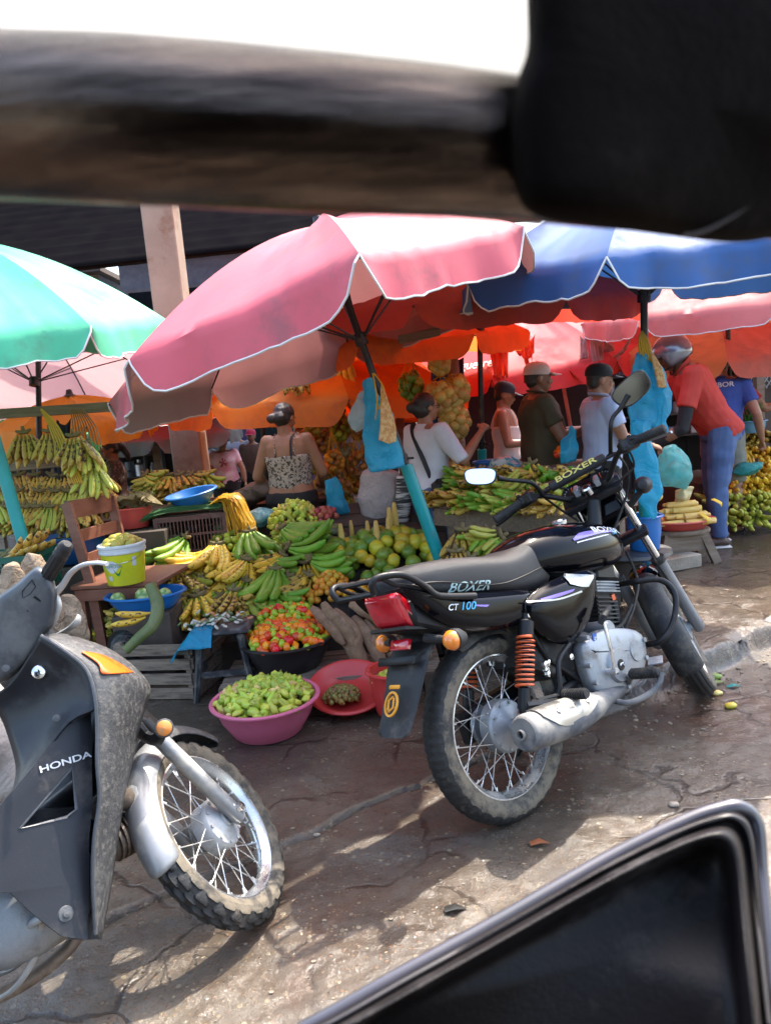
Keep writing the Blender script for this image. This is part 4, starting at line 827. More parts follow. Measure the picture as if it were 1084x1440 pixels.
    B(b, 'amber_reflector', mat('amber_reflector', (.90, .16, .02), .25, col2=(.85, .13, .015), coat=.6), cowl, sol=.003)
    # inner shield facing the rider
    rA = [(58, 894, -.20), (92, 916, -.225), (122, 942, -.24), (134, 980, -.24), (134, 999, -.24)]
    rB = [(40, 925, -.12), (62, 945, -.13), (88, 965, -.15), (100, 990, -.17), (98, 1016, -.19)]
    rC = [(14, 962, -.05), (32, 978, -.05), (48, 1005, -.06), (62, 1035, -.10), (60, 1066, -.15)]
    rD = [(-20, 985, .03), (0, 1005, .02), (14, 1040, .0), (24, 1085, -.05), (14, 1128, -.13)]
    patch([rA, rB, rC, rD], 'leg_shield', M_sdark)
    p = q(55, 945, -.13); dn = (o_ - p).normalized() + V((0, -.2, 0)); b = MB(); b.lathe([(.016, -.01), (.016, .006), (.012, .008), (0, .008)], 20, aim(p, dn)); ks = B(b, 'key_lock', M_chrome); b = MB(); b.box(aim(p, dn) @ V((0, 0, .0095)), (.003, .012, .002), aim(p, dn).to_3x3()); B(b, 'keyhole', M_rub, ks)
    # side panel with the triangular opening
    def sp(u, v):
        return (u, v)
    outline = [(134, 1000), (97, 1018), (60, 1068), (30, 1105), (-10, 1150), (-60, 1200), (-60, 1262), (0, 1254), (23, 1254), (50, 1281), (74, 1301), (93, 1316), (130, 1322), (133, 1240), (134, 1178), (139, 1125), (137, 1075), (137, 1030)]
    hole = [(110, 1076), (117, 1135), (104, 1146), (38, 1162)]
    PL = [q(u, v, -.205) for u, v in outline]; HL = [q(u, v, -.205) for u, v in hole]
    from mathutils.geometry import tessellate_polygon
    me_ = MB(); yf = lambda x, z: -.205 + .05 * sstep(.0, -.5, x) - .02 * sstep(.5, .2, z)
    loops = [[(p.x, p.z) for p in PL], [(p.x, p.z) for p in HL]]; tr_ = tessellate_polygon([[V((x, z, 0)) for x, z in l] for l in loops]); fl_ = loops[0] + loops[1]; n = len(fl_)
    for o in (-.004, .004): me_.v += [V((x, yf(x, z) + o, z)) for x, z in fl_]
    me_.f += [tuple(f) for f in tr_] + [tuple(n + i for i in reversed(f)) for f in tr_]
    k_ = 0
    for l in loops: m_ = len(l); me_.f += [(k_ + i, k_ + (i + 1) % m_, n + k_ + (i + 1) % m_, n + k_ + i) for i in range(m_)]; k_ += m_
    me_.m = [0] * len(me_.f)
    sidep = B(me_, 'side_panel', M_sdark, smooth=30)
    b = MB(); HR = [V((p.x, yf(p.x, p.z) - .004, p.z)) for p in HL]; b.tube(HR, .004, 8, closed=True); B(b, 'opening_edge', M_sgrey, sidep)
    bs_ = bvh_of(sidep); rc = lambda u, v: bs_.ray_cast(G.I @ CP, (G.I.to_3x3() @ ray(u, v)).normalized())[0]; hp = rc(92, 1072); o = text('HONDA', .0205, frameT(hp + V((0, -.004, 0)), rc(124, 1063) - rc(70, 1080), (0, 0, 1)), 'lettering', M_white, None, ext=.0006, wscale=1.5); o.parent = sidep
    for u, v in ((100, 1285),): p = q(u, v, -.205); b = MB(); b.lathe([(.017, 0), (.015, .003), (.008, .004), (.007, .007), (0, .008)], 24, aim(V((p.x, yf(p.x, p.z) - .004, p.z)), (0, -1, 0))); B(b, 'screw_cap', M_sgrey, sidep)
    for u, v, y in ((80, 1010, -.185), (9, 940, -.12)): p = q(u, v, y); b = MB(); b.lathe([(.009, 0), (.008, .004), (0, .005)], 16, aim(p, (o_ - p))); B(b, 'screw_cap', M_sgrey)
    # frame and engine behind the opening
    b = MB(); b.tube([V((-.18, 0, .70)), V((-.30, 0, .52)), V((-.65, 0, .42)), V((-1.0, 0, .62))], .035, 12); B(b, 'frame', M_black)
    b = MB()
    for k in range(7): b.lathe([(.052, 0), (.052, .006), (0, .006)], 20, aim(V((-.20 - k * .014, -.02, .37)), V((-1, 0, 0))))
    b.tube([V((-.18, -.02, .37)), V((-.42, -.02, .36))], .042, 16); b.tube([V((-.24, -.05, .45)), V((-.28, -.09, .47)), V((-.34, -.1, .46))], .028, 12); B(b, 'cylinder', mat('grimy_engine', (.10, .075, .055), .6, .3, dirt=(.2, .15, .11), dscale=20, damt=.4))
    b = MB(); ringloft(b, [(-.66, .05, .43, .27), (-.6, .10, .47, .22), (-.45, .115, .46, .21), (-.36, .08, .42, .27), (-.34, .03, .38, .32)], 20, 3); en = B(b, 'engine', M_alu, sub=1)
    ec = w_(8, 1312, 1.50); b = MB(); T = aim(V((ec.x, ec.y + .06, ec.z)), V((0, -1, 0))); b.lathe([(.0, -.02), (.085, -.02), (.085, .03), (.078, .042), (.055, .046), (.052, .052), (.03, .054), (0, .054)][::1], 36, T); B(b, 'engine_cover', M_alu, en)
    b = MB(); kp = [(60, 1296), (56, 1330), (40, 1365), (18, 1392), (-8, 1408)]; Yk = 1.46
    b.curve([w_(66, 1286, Yk), w_(50, 1296, Yk), w_(40, 1304, Yk + .02)], [.010, .009, .007], 10); b.curve([w_(u, v, Yk + .02) for u, v in kp], [.009, .010, .010, .011, .011], 10, flat=.5); B(b, 'kick_lever', M_worn)
    b = MB(); b.curve([w_(112, 1312, 1.66), w_(95, 1335, 1.62), w_(60, 1365, 1.58), w_(20, 1390, 1.54), w_(-40, 1418, 1.48)], .0165, 14); B(b, 'exhaust_pipe', mat('rusty_pipe', (.16, .11, .075), .6, .4, dirt=(.3, .22, .16), damt=.5))
    # indicator on its bracket
    c = S.inverted() @ w_(231, 1024, 1.83); c = w_(231, 1024, 1.80); dn = (o_ - c).normalized(); T = aim(c, dn)
    b = MB(); b.lathe([(0, -.04), (.012, -.038), (.022, -.012), (.024, .002), (.021, .004)], 24, T); io = B(b, 'indicator', M_cowl); b = MB(); b.lathe([(.0205, .002), (.018, .008), (.01, .012), (0, .013)], 24, T); B(b, 'lens', mat('faded_amber', (.72, .24, .04), .3, dirt=(.35, .25, .15), dscale=30, damt=.4), io)
    b = MB(); b.curve([w_(191, 1020, 1.86), w_(205, 1035, 1.86), w_(220, 1040, 1.84), w_(228, 1030, 1.83)], [.03, .026, .02, .014], 10, flat=.5); B(b, 'bracket', M_sdark, io)
    # handlebar cover, grip, lever, mirror stub
    Yh = (G.M @ (S @ V((-.44, -.2, .965)))).y
    def hq(u, v, dy=0): return w_(u, v, Yh + dy)
    ol = [(-70, 905), (-40, 862), (0, 836), (26, 819), (44, 801), (53, 794), (66, 798), (80, 822), (83, 836), (80, 874), (73, 884), (60, 896), (48, 926), (10, 962), (-10, 962), (-50, 975), (-90, 990)]
    vd = (G.I.to_3x3() @ ray(40, 880)).normalized(); n = len(ol); b = MB(); cen = V((20, 880, 0))
    def ring(k, off): return [hq(cen.x + (u - cen.x) * k, cen.y + (v - cen.y) * k) + vd * off for u, v in ol]
    b.loft([ring(.80, -.045), ring(.93, -.034), ring(1.0, -.006), ring(1.0, .035), ring(.93, .085), ring(.7, .11)]); hc = B(b, 'handlebar_cover', M_sgrey, sub=2, smooth=75)
    b = MB(); g0, g1 = hq(60, 822), hq(92, 770, -.06)
    b.tube([g0.lerp(g1, f) for f in (-.15, -.02, 0, .08, .1)], [.024, .026, .028, .026, .018], 20); b.tube([g0.lerp(g1, f) for f in (.1, .14, .5, .85, .9, .92, 1.0, 1.06, 1.1)], [.0155, .017, .0172, .0175, .0185, .0165, .0175, .0155, .009], 20)
    for k in range(12):
        a = 2 * PI * k / 12; x_1 = (g1 - g0).normalized(); s1 = x_1.orthogonal().normalized(); s2 = x_1.cross(s1); o1 = (s1 * math.cos(a) + s2 * math.sin(a)) * .0172; b.tube([g0.lerp(g1, .2) + o1, g0.lerp(g1, .8) + o1], .0016, 5)
    B(b, 'grip', M_rub)
    b = MB(); b.curve([hq(78, 834, .0), hq(88, 824, -.005), hq(100, 806, -.02), hq(116, 795, -.035), hq(135, 791.5, -.05), hq(151, 793, -.06)], [.012, .0095, .0085, .0075, .0065, .0075], 12, 6, flat=.75); B(b, 'brake_lever', mat('white_lever', (.62, .63, .63), .4, .3, dirt=(.4, .38, .35), damt=.2))
    b = MB(); b.curve([hq(74, 832, .0), hq(82, 850, -.004), hq(77, 868, -.004), hq(72, 882, .0)], [.010, .009, .010, .006], 12, 6); b.curve([hq(72, 880, .0), hq(60, 900, .03), hq(50, 925, .06)], .004, 8); B(b, 'lever_bracket', M_worn)
    b = MB(); b.curve([hq(70, 905, .10), hq(84, 893, .08), hq(98, 884, .06), hq(108, 876, .05), hq(112, 866, .06)], [.016, .014, .012, .014, .010], 12, 5, flat=.5); B(b, 'far_lever', M_worn)
    for pts in ([(38, 825), (45, 817), (50, 826), (43, 836), (33, 842), (32, 833)],): b = MB(); P_ = [hq(u, v) + vd * -.043 for u, v in pts]; b.tube(P_, .0014, 6, closed=True); B(b, 'badge_outline', M_sdark, hc)
    b = MB(); P_ = [hq(48, 840) + vd * -.038, hq(62, 850) + vd * -.034]; b.tube([P_[0], P_[1]], .009, 8, flat=.5); b.lathe([(.006, 0), (.006, .008), (0, .008)], 10, aim(hq(42, 858) + vd * -.034, -vd)); B(b, 'switch', M_black, hc)
    # rider seat, tail (outside the frame of the photograph)
    b = MB(); ringloft(b, [(-.62, .07, .76, .68), (-.75, .12, .78, .66), (-1.05, .13, .78, .66), (-1.35, .11, .80, .69), (-1.42, .05, .79, .72)], 20, 3); B(b, 'seat', M_seat, sub=1)
    b = MB(); ringloft(b, [(-.30, .08, .50, .36), (-.45, .10, .50, .34), (-.62, .12, .66, .38), (-.85, .14, .68, .44), (-1.2, .13, .70, .50), (-1.5, .08, .72, .62), (-1.58, .03, .70, .66)], 20, 3); B(b, 'rear_body', M_sdark, sub=1)
    for sg in (-1, 1): b = MB(); b.tube([V((-.7, sg * .08, .34)), V((-1.22, sg * .08, .275))], .018, 8); b.tube([V((-1.2, sg * .11, .30)), V((-1.05, sg * .12, .64))], .022, 10); B(b, 'shock_absorber', M_black)
    return t
build_scooter()
# ---------------------------------------------------------------- the mototaxi the picture is taken from: roof tube, hood and padded flap
def build_mototaxi():
    t = thing('mototaxi', 'black mototaxi hood with blurred metal roof tube and padded vinyl flap, very close', 'mototaxi', (0.3, -.4, 0))
    def B(mb, n, m_, par=t, **k): return mb.build(n, m_, par, **k)
    M_tube = mat('polished_tube', (.16, .115, .085), .12, .95, col2=(.035, .026, .023), scale=9, sharp=.2, stretch=(1.2, 1, 9), bump=.25, bscale=25)
    M_hood = mat('black_vinyl_hood', (.006, .0042, .0035), .75, spec=.04, bump=.2, bscale=160, dirt=(.03, .022, .018), damt=.3)
    M_vin = mat('black_vinyl_pad', (.011, .0085, .0085), .4, spec=.2, bump=.15, bscale=200, dirt=(.07, .062, .06), dscale=6, damt=.3)
    # tube
    Y = .30
    pts = [at(-420, 120, .27), at(-60, 160, Y), at(200, 173, Y), at(480, 192, Y + .01), at(700, 209, Y + .02), at(860, 232, Y + .04), at(1050, 250, Y + .06), at(1500, 290, .42)]
    b = MB(); b.curve(pts, [.030, .0292, .0292, .0285, .0268, .026, .026, .026], 40, 8); tb = B(b, 'roof_tube', M_tube)
    b = MB(); b.curve([at(-420, 262, .29), at(-60, 268, .33), at(300, 271, .34), at(560, 284, .35), at(760, 302, .37)], .0048, 12, 6); B(b, 'lower_rod', mat('aged_bronze_rod', (.20, .15, .12), .3, .8), tb)
    # added milky sheet, makes the sky above the tube read white
    b = MB(); g = [[at(u, v, Y_) for u in range(-500, 1000, 150)] for v, Y_ in ((-420, .30), (-200, .31), (0, .32), (115, .335))]
    k = len(g[0])
    for r in g: b.v += r
    for i in range(3):
        for j in range(k - 1): a = i * k + j; b.f.append((a, a + 1, a + k + 1, a + k)); b.m.append(0)
    B(b, 'white_sky_sheet', mat('milky_sky_white', (.80, .82, .82), .12, col2=(.74, .77, .78), scale=4, trans=.62, tcol=(.95, .95, .93)), sol=.001)
    # hood cloth: a swept roll over the tube end with a rounded opening
    P_ = [(735, -260), (738, -60), (738, 20), (741, 60), (736, 86), (726, 106), (716, 150), (716, 200), (720, 255), (728, 292), (760, 312), (850, 322), (930, 332), (1000, 342), (1050, 344), (1090, 334), (1250, 300), (1700, 260), (1700, -260)]
    n = len(P_); cen = V((1150, 60, 0)); b = MB(); YY = .285
    def ring(k, dY): return [at(cen.x + (u - cen.x) * k, cen.y + (v - cen.y) * k, YY + dY + .09 * sstep(700, 1300, u)) for u, v in P_]
    b.loft([ring(.80, -.012), ring(.93, -.012), ring(.985, -.006), ring(1.0, .006), ring(.99, .03), ring(.9, .06), ring(.8, .07)]); hd = B(b, 'hood', M_hood, sub=2, smooth=80)
    b = MB()
    for i in range(28):
        u = lerp(960, 1072, i / 27); v = 333 - 62 * (i / 27) ** 1.6; a = at(u, v, .335 + .09 * sstep(700, 1300, u) - .065)
        b.tube([a, a + (at(u + 6, v - 3, .335 + .09 * sstep(700, 1300, u) - .065) - a)], .0008, 5)
    B(b, 'stitching', mat('pale_thread', (.12, .10, .09), .6), hd)
    # padded side flap
    ol = [(330, 1500), (450, 1438), (560, 1375), (700, 1298), (850, 1212), (960, 1158), (1010, 1140), (1040, 1136), (1062, 1158), (1068, 1230), (1078, 1330), (1090, 1440), (1100, 1560), (500, 1660)]
    cen = V((860, 1420, 0)); Yp = .56
    def rg(k, dY, du=0, dv=0): return [at(cen.x + (u - cen.x) * k + du, cen.y + (v - cen.y) * k + dv, Yp + dY - .10 * sstep(1100, 1500, v)) for u, v in ol]
    b = MB(); b.loft([rg(.70, .0), rg(.80, -.004), rg(.815, -.026), rg(.86, -.038), rg(.905, -.030), rg(.925, -.004), rg(.96, -.018), rg(.99, -.006), rg(1.0, .01), rg(.985, .035), rg(.9, .05), rg(.7, .05)]); fl = B(b, 'padded_flap', M_vin, sub=2, smooth=80)
    def edge(k, dY, r, n_, m_, i0, i1, n=8): b = MB(); e = rg(k, dY)[i0:i1]; b.curve(e, r, n, 6); return B(b, n_, m_, fl)
    edge(.955, -.0125, .0016, 'welt', mat('grey_welt', (.06, .055, .055), .4), 0, 12); edge(1.0, .004, .0065, 'edge_piping', mat('pearly_piping', (.035, .035, .04), .25, .0, col2=(.05, .045, .055), scale=12, coat=.6), 0, 14, 12)
    # body of the mototaxi around the passenger (mostly outside the frame)
    b = MB(); b.tube([at(-420, 120, .27), V((-.55, .1, 1.5)), V((-.6, -.5, 1.55))], .026, 14); b.tube([at(1500, 290, .42), V((.75, .3, 1.35)), V((.78, -.6, 1.5))], .026, 14); b.tube([V((.75, .3, 1.35)), V((.70, .30, .40)), V((.6, .2, .35))], .02, 12); B(b, 'hood_frame', M_tube)
    b = MB(); b.box((.1, -.55, .52), (1.1, .5, .14), bev=.04); b.box((.1, -.82, .85), (1.1, .12, .6), bev=.04); B(b, 'bench', M_vin)
    b = MB(); b.box((.1, -.3, .30), (1.15, 1.0, .05), bev=.01); B(b, 'floor_pan', M_black)
    b = MB(); b.v = [V(p) for p in ((-.65, -1.0, 1.62), (.80, -1.0, 1.62), (.80, -.05, 1.66), (-.65, -.05, 1.66), (-.65, -1.05, .6), (.80, -1.05, .6))]; b.f = [(0, 1, 2, 3), (0, 4, 5, 1)]; b.m = [0, 0]; B(b, 'hood_cloth', M_hood, sol=.006)
    return t
build_mototaxi()
# ---------------------------------------------------------------- people
def remesh(mb, vox, smooth=4, fold=0, seed=0, fscale=9, shrinkz=1):
    me = bpy.data.meshes.new('tmp'); me.from_pydata(mb.v, [], mb.f)
    bm = bmesh.new(); bm.from_mesh(me); bmesh.ops.recalc_face_normals(bm, faces=bm.faces); bm.to_mesh(me); bm.free()
    o = bpy.data.objects.new('tmp', me); COL.objects.link(o)
    r = o.modifiers.new('r', 'REMESH'); r.mode = 'VOXEL'; r.voxel_size = vox
    s = o.modifiers.new('s', 'SMOOTH'); s.factor = .5; s.iterations = smooth
    dg = bpy.context.evaluated_depsgraph_get(); out = bpy.data.meshes.new_from_object(o.evaluated_get(dg)); bpy.data.objects.remove(o); bpy.data.meshes.remove(me)
    if fold:
        ns = [v.normal.copy() for v in out.vertices]
        for v, n in zip(out.vertices, ns):
            p = v.co; a = noise.noise(V((p.x * fscale, p.y * fscale, p.z * fscale * .45 + seed))) ; b2 = noise.noise(V((p.x * fscale * .8 + 7, p.y * fscale * .8, p.z * fscale * 1.7 + seed)))
            v.co = p + n * fold * ((1 - abs(a) * 2.6) * .6 + b2 * .7)
    out.polygons.foreach_set('use_smooth', [True] * len(out.polygons)); return out
SKIN = mat('skin', (.36, .18, .105), .48, col2=(.30, .14, .08), scale=12, sss=.12, bump=.05, bscale=150)
SKIN2 = mat('skin_dark', (.25, .115, .065), .48, col2=(.20, .09, .05), scale=12, sss=.1, bump=.05, bscale=150)
HAIR = mat('black_hair', (.012, .009, .008), .38, col2=(.03, .022, .018), scale=30, stretch=(1, 1, .3), bump=.6, bscale=260)
GREYH = mat('greying_hair', (.05, .045, .042), .45, col2=(.35, .33, .31), scale=45, sharp=.12, bump=.6, bscale=260)
def cloth(n, c, **k): return mat(n, c, k.pop('rough', .8), col2=k.pop('col2', tuple(q * .86 for q in c)), scale=k.pop('scale', 5), bump=k.pop('bump', .25), bscale=k.pop('bscale', 350), **k)
def hand(mb, w, d, up, curl=.5, s=1, side=1):
    """w wrist, d pointing along the fingers, up the back of the hand, side +1 when the thumb is on the +cross side"""
    d = V(d).normalized(); up = V(up); up = (up - d * up.dot(d)).normalized(); x = d.cross(up) * side; w = V(w)
    mb.tube([w - d * .02 * s, w + d * .02 * s, w + d * .06 * s, w + d * .088 * s], [.026 * s, .030 * s, .038 * s, .034 * s], 10, flat=.5, up=tuple(up))
    for i, (off, ln) in enumerate(((.029, .070), (.010, .078), (-.010, .073), (-.028, .058))):
        p = w + d * .082 * s + x * off * s; pts = [p - d * .015 * s, p]; a = 0; q = p
        for k, f in enumerate((.42, .32, .26)):
            a += curl * (.7 + .12 * i); q = q + (d * math.cos(a) - up * math.sin(a)) * ln * f * s; pts.append(q)
        mb.tube(pts, [.0095 * s, .0095 * s, .009 * s, .0085 * s, .007 * s], 7)
    p = w + d * .03 * s + x * .026 * s; q1 = p + (d * .6 + x * .75).normalized() * .034 * s; q2 = q1 + (d * .85 + x * .1 - up * .5 * curl).normalized() * .028 * s; q3 = q2 + (d * .9 - x * .2 - up * .7 * curl).normalized() * .022 * s
    mb.tube([p - x * .01, q1, q2, q3], [.013 * s, .0115 * s, .0105 * s, .008 * s], 8)
def person(label, xy, yaw, H, shirt=None, sleeve='short', pants=None, plen='long', g=1, belly=0, bend=0, arms=None, legs=None, turn=0, nod=0, tilt=0, female=False, hair='short', hairm=None, skin=None, vox=.0075, z0=None, extra=None, group=None, shoe=None, curl=.7, shirt_lo=.88, strap=False, hats=None, eyes=True, twist=0):
    k = H / 1.7; x, y = xy; z0 = gz(x, y) if z0 is None else z0
    t = thing('person', label, 'person', (x, y, z0), (0, 0, yaw - PI / 2), group)    # local +y is where the figure faces
    hipz = .93
    RB = MX.Translation((0, 0, hipz)) @ MX.Rotation(-bend, 4, 'X') @ MX.Rotation(twist, 4, 'Z') @ MX.Translation((0, 0, -hipz))
    U = lambda *p: (RB @ V(p)) * k
    Lw = lambda *p: V(p) * k
    skin = skin or SKIN; sh = .165 if female else .185
    body = MB(); sg_ = (1, -1)
    def rings(secs, infl=0, n=20, mp=U):
        return [[mp(yo * 0 + (rx * g + infl) * math.cos(a) * (1 if True else 1), yo + (ry * (g * .6 + .4) + infl) * math.sin(a) + (belly * math.exp(-((z - 1.08) / .12) ** 2) * max(0, math.sin(a)) if belly else 0), z) for a in [2 * PI * j / n for j in range(n)]] for z, rx, ry, yo in secs]
    if female: T_ = [(.82, .15, .12, -.02), (.90, .175, .13, -.025), (.98, .165, .12, -.015), (1.08, .135, .105, 0), (1.18, .14, .11, .005), (1.28, .155, .135, .02), (1.36, .16, .11, .0), (1.42, .135, .075, -.01), (1.455, .07, .055, -.005)]
    else: T_ = [(.82, .15, .11, -.01), (.90, .162, .115, -.01), (.98, .158, .112, 0), (1.08, .152, .112, .005), (1.18, .16, .12, .01), (1.28, .178, .128, .005), (1.37, .185, .11, -.005), (1.43, .15, .08, -.01), (1.465, .075, .06, -.005)]
    body.loft(rings(T_))
    nk = U(0, -.012, 1.44); hd = MX.Translation(U(0, .018, 1.585)) @ MX.Rotation(-bend * .35, 4, 'X') @ MX.Rotation(turn, 4, 'Z') @ MX.Rotation(-nod, 4, 'X') @ MX.Rotation(tilt, 4, 'Y') @ MX.Diagonal((k * 1.04, k * 1.04, k * 1.04, 1))
    hv = lambda *p: hd @ V(p)
    body.tube([nk, hv(0, -.02, -.06)], [.056 * k * g, .054 * k], 14)
    def esph(c, r, n=9): 
        m = MB().sphere((0, 0, 0), r, n); body.add([hv(p.x + c[0], p.y + c[1], p.z + c[2]) for p in m.v], m.f)
    esph((0, -.012, .02), (.073, .092, .088)); esph((0, .018, -.035), (.060, .066, .066)); esph((0, .052, -.085), (.026, .022, .018)); esph((0, .030, -.060), (.050, .050, .042))
    esph((0, .088, -.022), (.0135, .020, .018)); esph((0, .080, .0), (.009, .014, .026)); esph((0, .070, .028), (.050, .020, .010)); esph((0, .074, -.056), (.024, .012, .009)); esph((0, .072, -.064), (.021, .011, .007))
    for s in sg_: esph((s * .036, .062, -.022), (.022, .018, .018)); esph((s * .075, -.012, -.008), (.008, .018, .030)); esph((s * .012, .086, -.028), (.008, .010, .008))
    # arms
    A_ = arms or {}
    defs = {1: (((sh + .06), -.02, 1.14), ((sh + .05), .06, .90)), -1: ((-(sh + .06), -.02, 1.14), (-(sh + .05), .06, .90))}
    arm = {}
    for s in sg_:
        S0 = U(s * (sh - .005), -.005, 1.395)
        if s in A_: e, w = (V(p) * k for p in A_[s][:2]); hdir = V(A_[s][2]) if len(A_[s]) > 2 else None
        else: e, w = (U(*p) if bend < .1 else V(p) * k for p in defs[s]); hdir = None
        arm[s] = (S0, e, w); gm = .5 + g * .5
        body.tube([S0, S0.lerp(e, .3), S0.lerp(e, .75), e], [.060 * k * gm, .055 * k * gm, .046 * k * gm, .040 * k * gm], 12); body.tube([e, e.lerp(w, .25), e.lerp(w, .7), w], [.041 * k * gm, .042 * k * gm, .032 * k * gm, .025 * k], 12)
        body.sphere(S0, .062 * k * gm, 7); body.sphere(e, .041 * k * gm, 6)
        d = hdir if hdir else (w - e).normalized(); fw_ = (w - e).normalized(); up = V((s * .8, .2, .35)) if abs(d.z) > .7 else V((s * .5, 0, 1)); hand(body, w, d, up, curl, k, -s if abs(d.z) <= .7 else s * -1)
    # legs
    Lg = legs or {}; leg = {}
    for s in sg_:
        h, kn, an = Lw(s * .088, 0, .90), Lw(s * .095, .015, .48), Lw(s * .10, -.02, .085)
        if s in Lg: kn, an = (V(p) * k for p in Lg[s])
        leg[s] = (h, kn, an); body.tube([h, h.lerp(kn, .4), kn], [.088 * k * g, .078 * k * g, .056 * k], 12); body.tube([kn, kn.lerp(an, .3), kn.lerp(an, .75), an], [.054 * k, .056 * k, .038 * k, .034 * k], 12)
        body.tube([an + V((0, -.05 * k, -.045 * k)), an + V((0, .02 * k, -.03 * k)), an + V((0, .11 * k, -.055 * k)), an + V((0, .17 * k, -.062 * k))], [.036 * k, .042 * k, .040 * k, .022 * k], 10, flat=.62)
    me = remesh(body, vox, 3); me.materials.append(skin); bo = bpy.data.objects.new('body', me); COL.objects.link(bo); bo.parent = t
    def part(mb, n_, m_, vx=None, fold=.006, par=t, sm=3, fs=9):
        me = remesh(mb, vx or vox * 1.15, sm, fold * k, len(n_) * 3 + x * 5, fs); me.materials.append(m_); o = bpy.data.objects.new(n_, me); COL.objects.link(o); o.parent = par; return o
    def raw(mb, n_, m_, par=t, **kw): return mb.build(n_, m_, par, keep=True, **kw)
    if eyes:
        b = MB()
        for s in sg_:
            m = MB().sphere((s * .030, .066, .006), (.0125, .0125, .008), 6); b.add([hv(*p) for p in m.v], m.f)
        ey = raw(b, 'eyes', mat('eye_white', (.55, .5, .46), .3)); b = MB()
        for s in sg_:
            m = MB().sphere((s * .031, .0755, .006), (.0058, .005, .0058), 5); b.add([hv(*p) for p in m.v], m.f); b.tube([hv(s * .015, .083, .024), hv(s * .032, .083, .030), hv(s * .052, .068, .024)], .0032 * k, 5)
        raw(b, 'brows', HAIR, bo)
        b = MB(); b.tube([hv(-.020, .080, -.060), hv(0, .088, -.0605), hv(.020, .080, -.060)], [.002, .005 * k, .002], 6); raw(b, 'lips', mat('lip', (.28, .09, .07), .4), bo)
    # hair
    hm = hairm or HAIR
    if hair:
        b = MB(); n = 14
        def hs(c, r, nn=9): m = MB().sphere((0, 0, 0), r, nn); b.add([hv(p.x + c[0], p.y + c[1], p.z + c[2]) for p in m.v], m.f)
        if hair != 'cropped': hs((0, -.026, .034), (.082, .092, .086)); hs((0, -.05, -.015), (.072, .062, .07))
        else: hs((0, -.024, .028), (.077, .088, .082)); hs((0, -.05, -.02), (.066, .052, .055))
        if hair == 'bun': hs((0, -.135, .01), (.042, .038, .042)); hs((0, -.10, .0), (.05, .04, .05))
        if hair == 'side_bun': hs((-.045, -.115, -.035), (.040, .036, .040)); hs((0, -.09, -.02), (.06, .04, .05))
        if hair == 'tail': b.tube([hv(0, -.10, .02), hv(0, -.14, -.03), hv(0, -.14, -.14), hv(0, -.12, -.22)], [.03, .036, .03, .012], 9)
        o = part(b, 'hair', hm, .008 * (vox / .0075), .0035, fs=40)
    info = dict(t=t, U=U, hv=hv, hd=hd, arm=arm, leg=leg, k=k, body=bo, part=part, raw=raw, sh=sh, rings=rings, T=T_, MBf=lambda: MB(), g=g)
    # shirt
    if shirt:
        b = MB(); lo = shirt_lo; secs = [s_ for s_ in T_ if s_[0] >= lo]
        if lo < T_[0][0] or secs[0][0] > lo + .03: f = secs[0]; secs = [(lo, f[1], f[2], f[3])] + secs
        if strap: secs = [s_ for s_ in secs if s_[0] <= 1.30]
        else: secs = [s_ for s_ in secs if s_[0] <= 1.44]
        b.loft(rings(secs, .016))
        for s in sg_:
            S0, e, w = arm[s]; gm = .5 + g * .5
            if sleeve in ('short', 'long', 'elbow'):
                f = {'short': .62, 'elbow': .98, 'long': 1}[sleeve]; b.sphere(S0 + V((0, 0, -.004)), .073 * k * gm, 7); E = S0.lerp(e, f); b.tube([S0, S0.lerp(E, .5), E], [.072 * k * gm, .067 * k * gm, .065 * k * gm if f < .9 else .051 * k * gm], 12)
                if sleeve == 'long': b.tube([e, e.lerp(w, .5), e.lerp(w, .93)], [.051 * k * gm, .044 * k, .036 * k], 12); b.sphere(e, .052 * k * gm, 6)
        if not strap: b.tube([U(0, -.012, 1.42), U(0, -.008, 1.462)], [.085 * k, .066 * k], 14)
        info['shirt'] = part(b, 'shirt', shirt, None, .012)
        if strap:
            for s in sg_:
                b = MB(); b.curve([U(s * .085, .115, 1.27), U(s * .10, .07, 1.40), U(s * .095, -.0, 1.448), U(s * .085, -.075, 1.40), U(s * .080, -.125, 1.27)], .019 * k, 8, 4, flat=.35); raw(b, 'strap', shirt)
    if pants:
        b = MB(); secs = [s_ for s_ in T_ if s_[0] <= .99]; b.loft(rings([(s_[0], s_[1] + .004, s_[2] + .004, s_[3]) for s_ in secs], .008, mp=Lw))
        for s in sg_:
            h, kn, an = leg[s]; e2 = kn if plen == 'knee' else an; gg = g
            b.tube([h + V((0, 0, .02)), h.lerp(kn, .5), kn], [.100 * k * gg, .088 * k * gg, .072 * k if plen != 'knee' else .082 * k], 14)
            if plen == 'long': b.tube([kn, kn.lerp(an, .4), an + V((0, 0, .0))], [.072 * k, .066 * k, .056 * k], 14)
        info['pants'] = part(b, 'trousers' if plen == 'long' else 'shorts', pants, None, .011)
    if shoe:
        for s in sg_:
            an = leg[s][2]; b = MB(); b.tube([an + V((0, -.065 * k, -.045 * k)), an + V((0, .0, -.03 * k)), an + V((0, .10 * k, -.045 * k)), an + V((0, .185 * k, -.058 * k))], [.040 * k, .050 * k, .048 * k, .028 * k], 12, flat=.72); b.tube([an + V((0, 0, .03)), an + V((0, .0, -.03 * k))], [.044 * k, .046 * k], 12); sho = part(b, 'shoe', shoe[0], .007, 0)
            if len(shoe) > 1: b = MB(); b.box(an + V((0, .055 * k, -.078 * k)), (.098 * k, .27 * k, .024 * k), bev=.01); raw(b, 'sole', shoe[1], sho)
    if extra: extra(info)
    return t
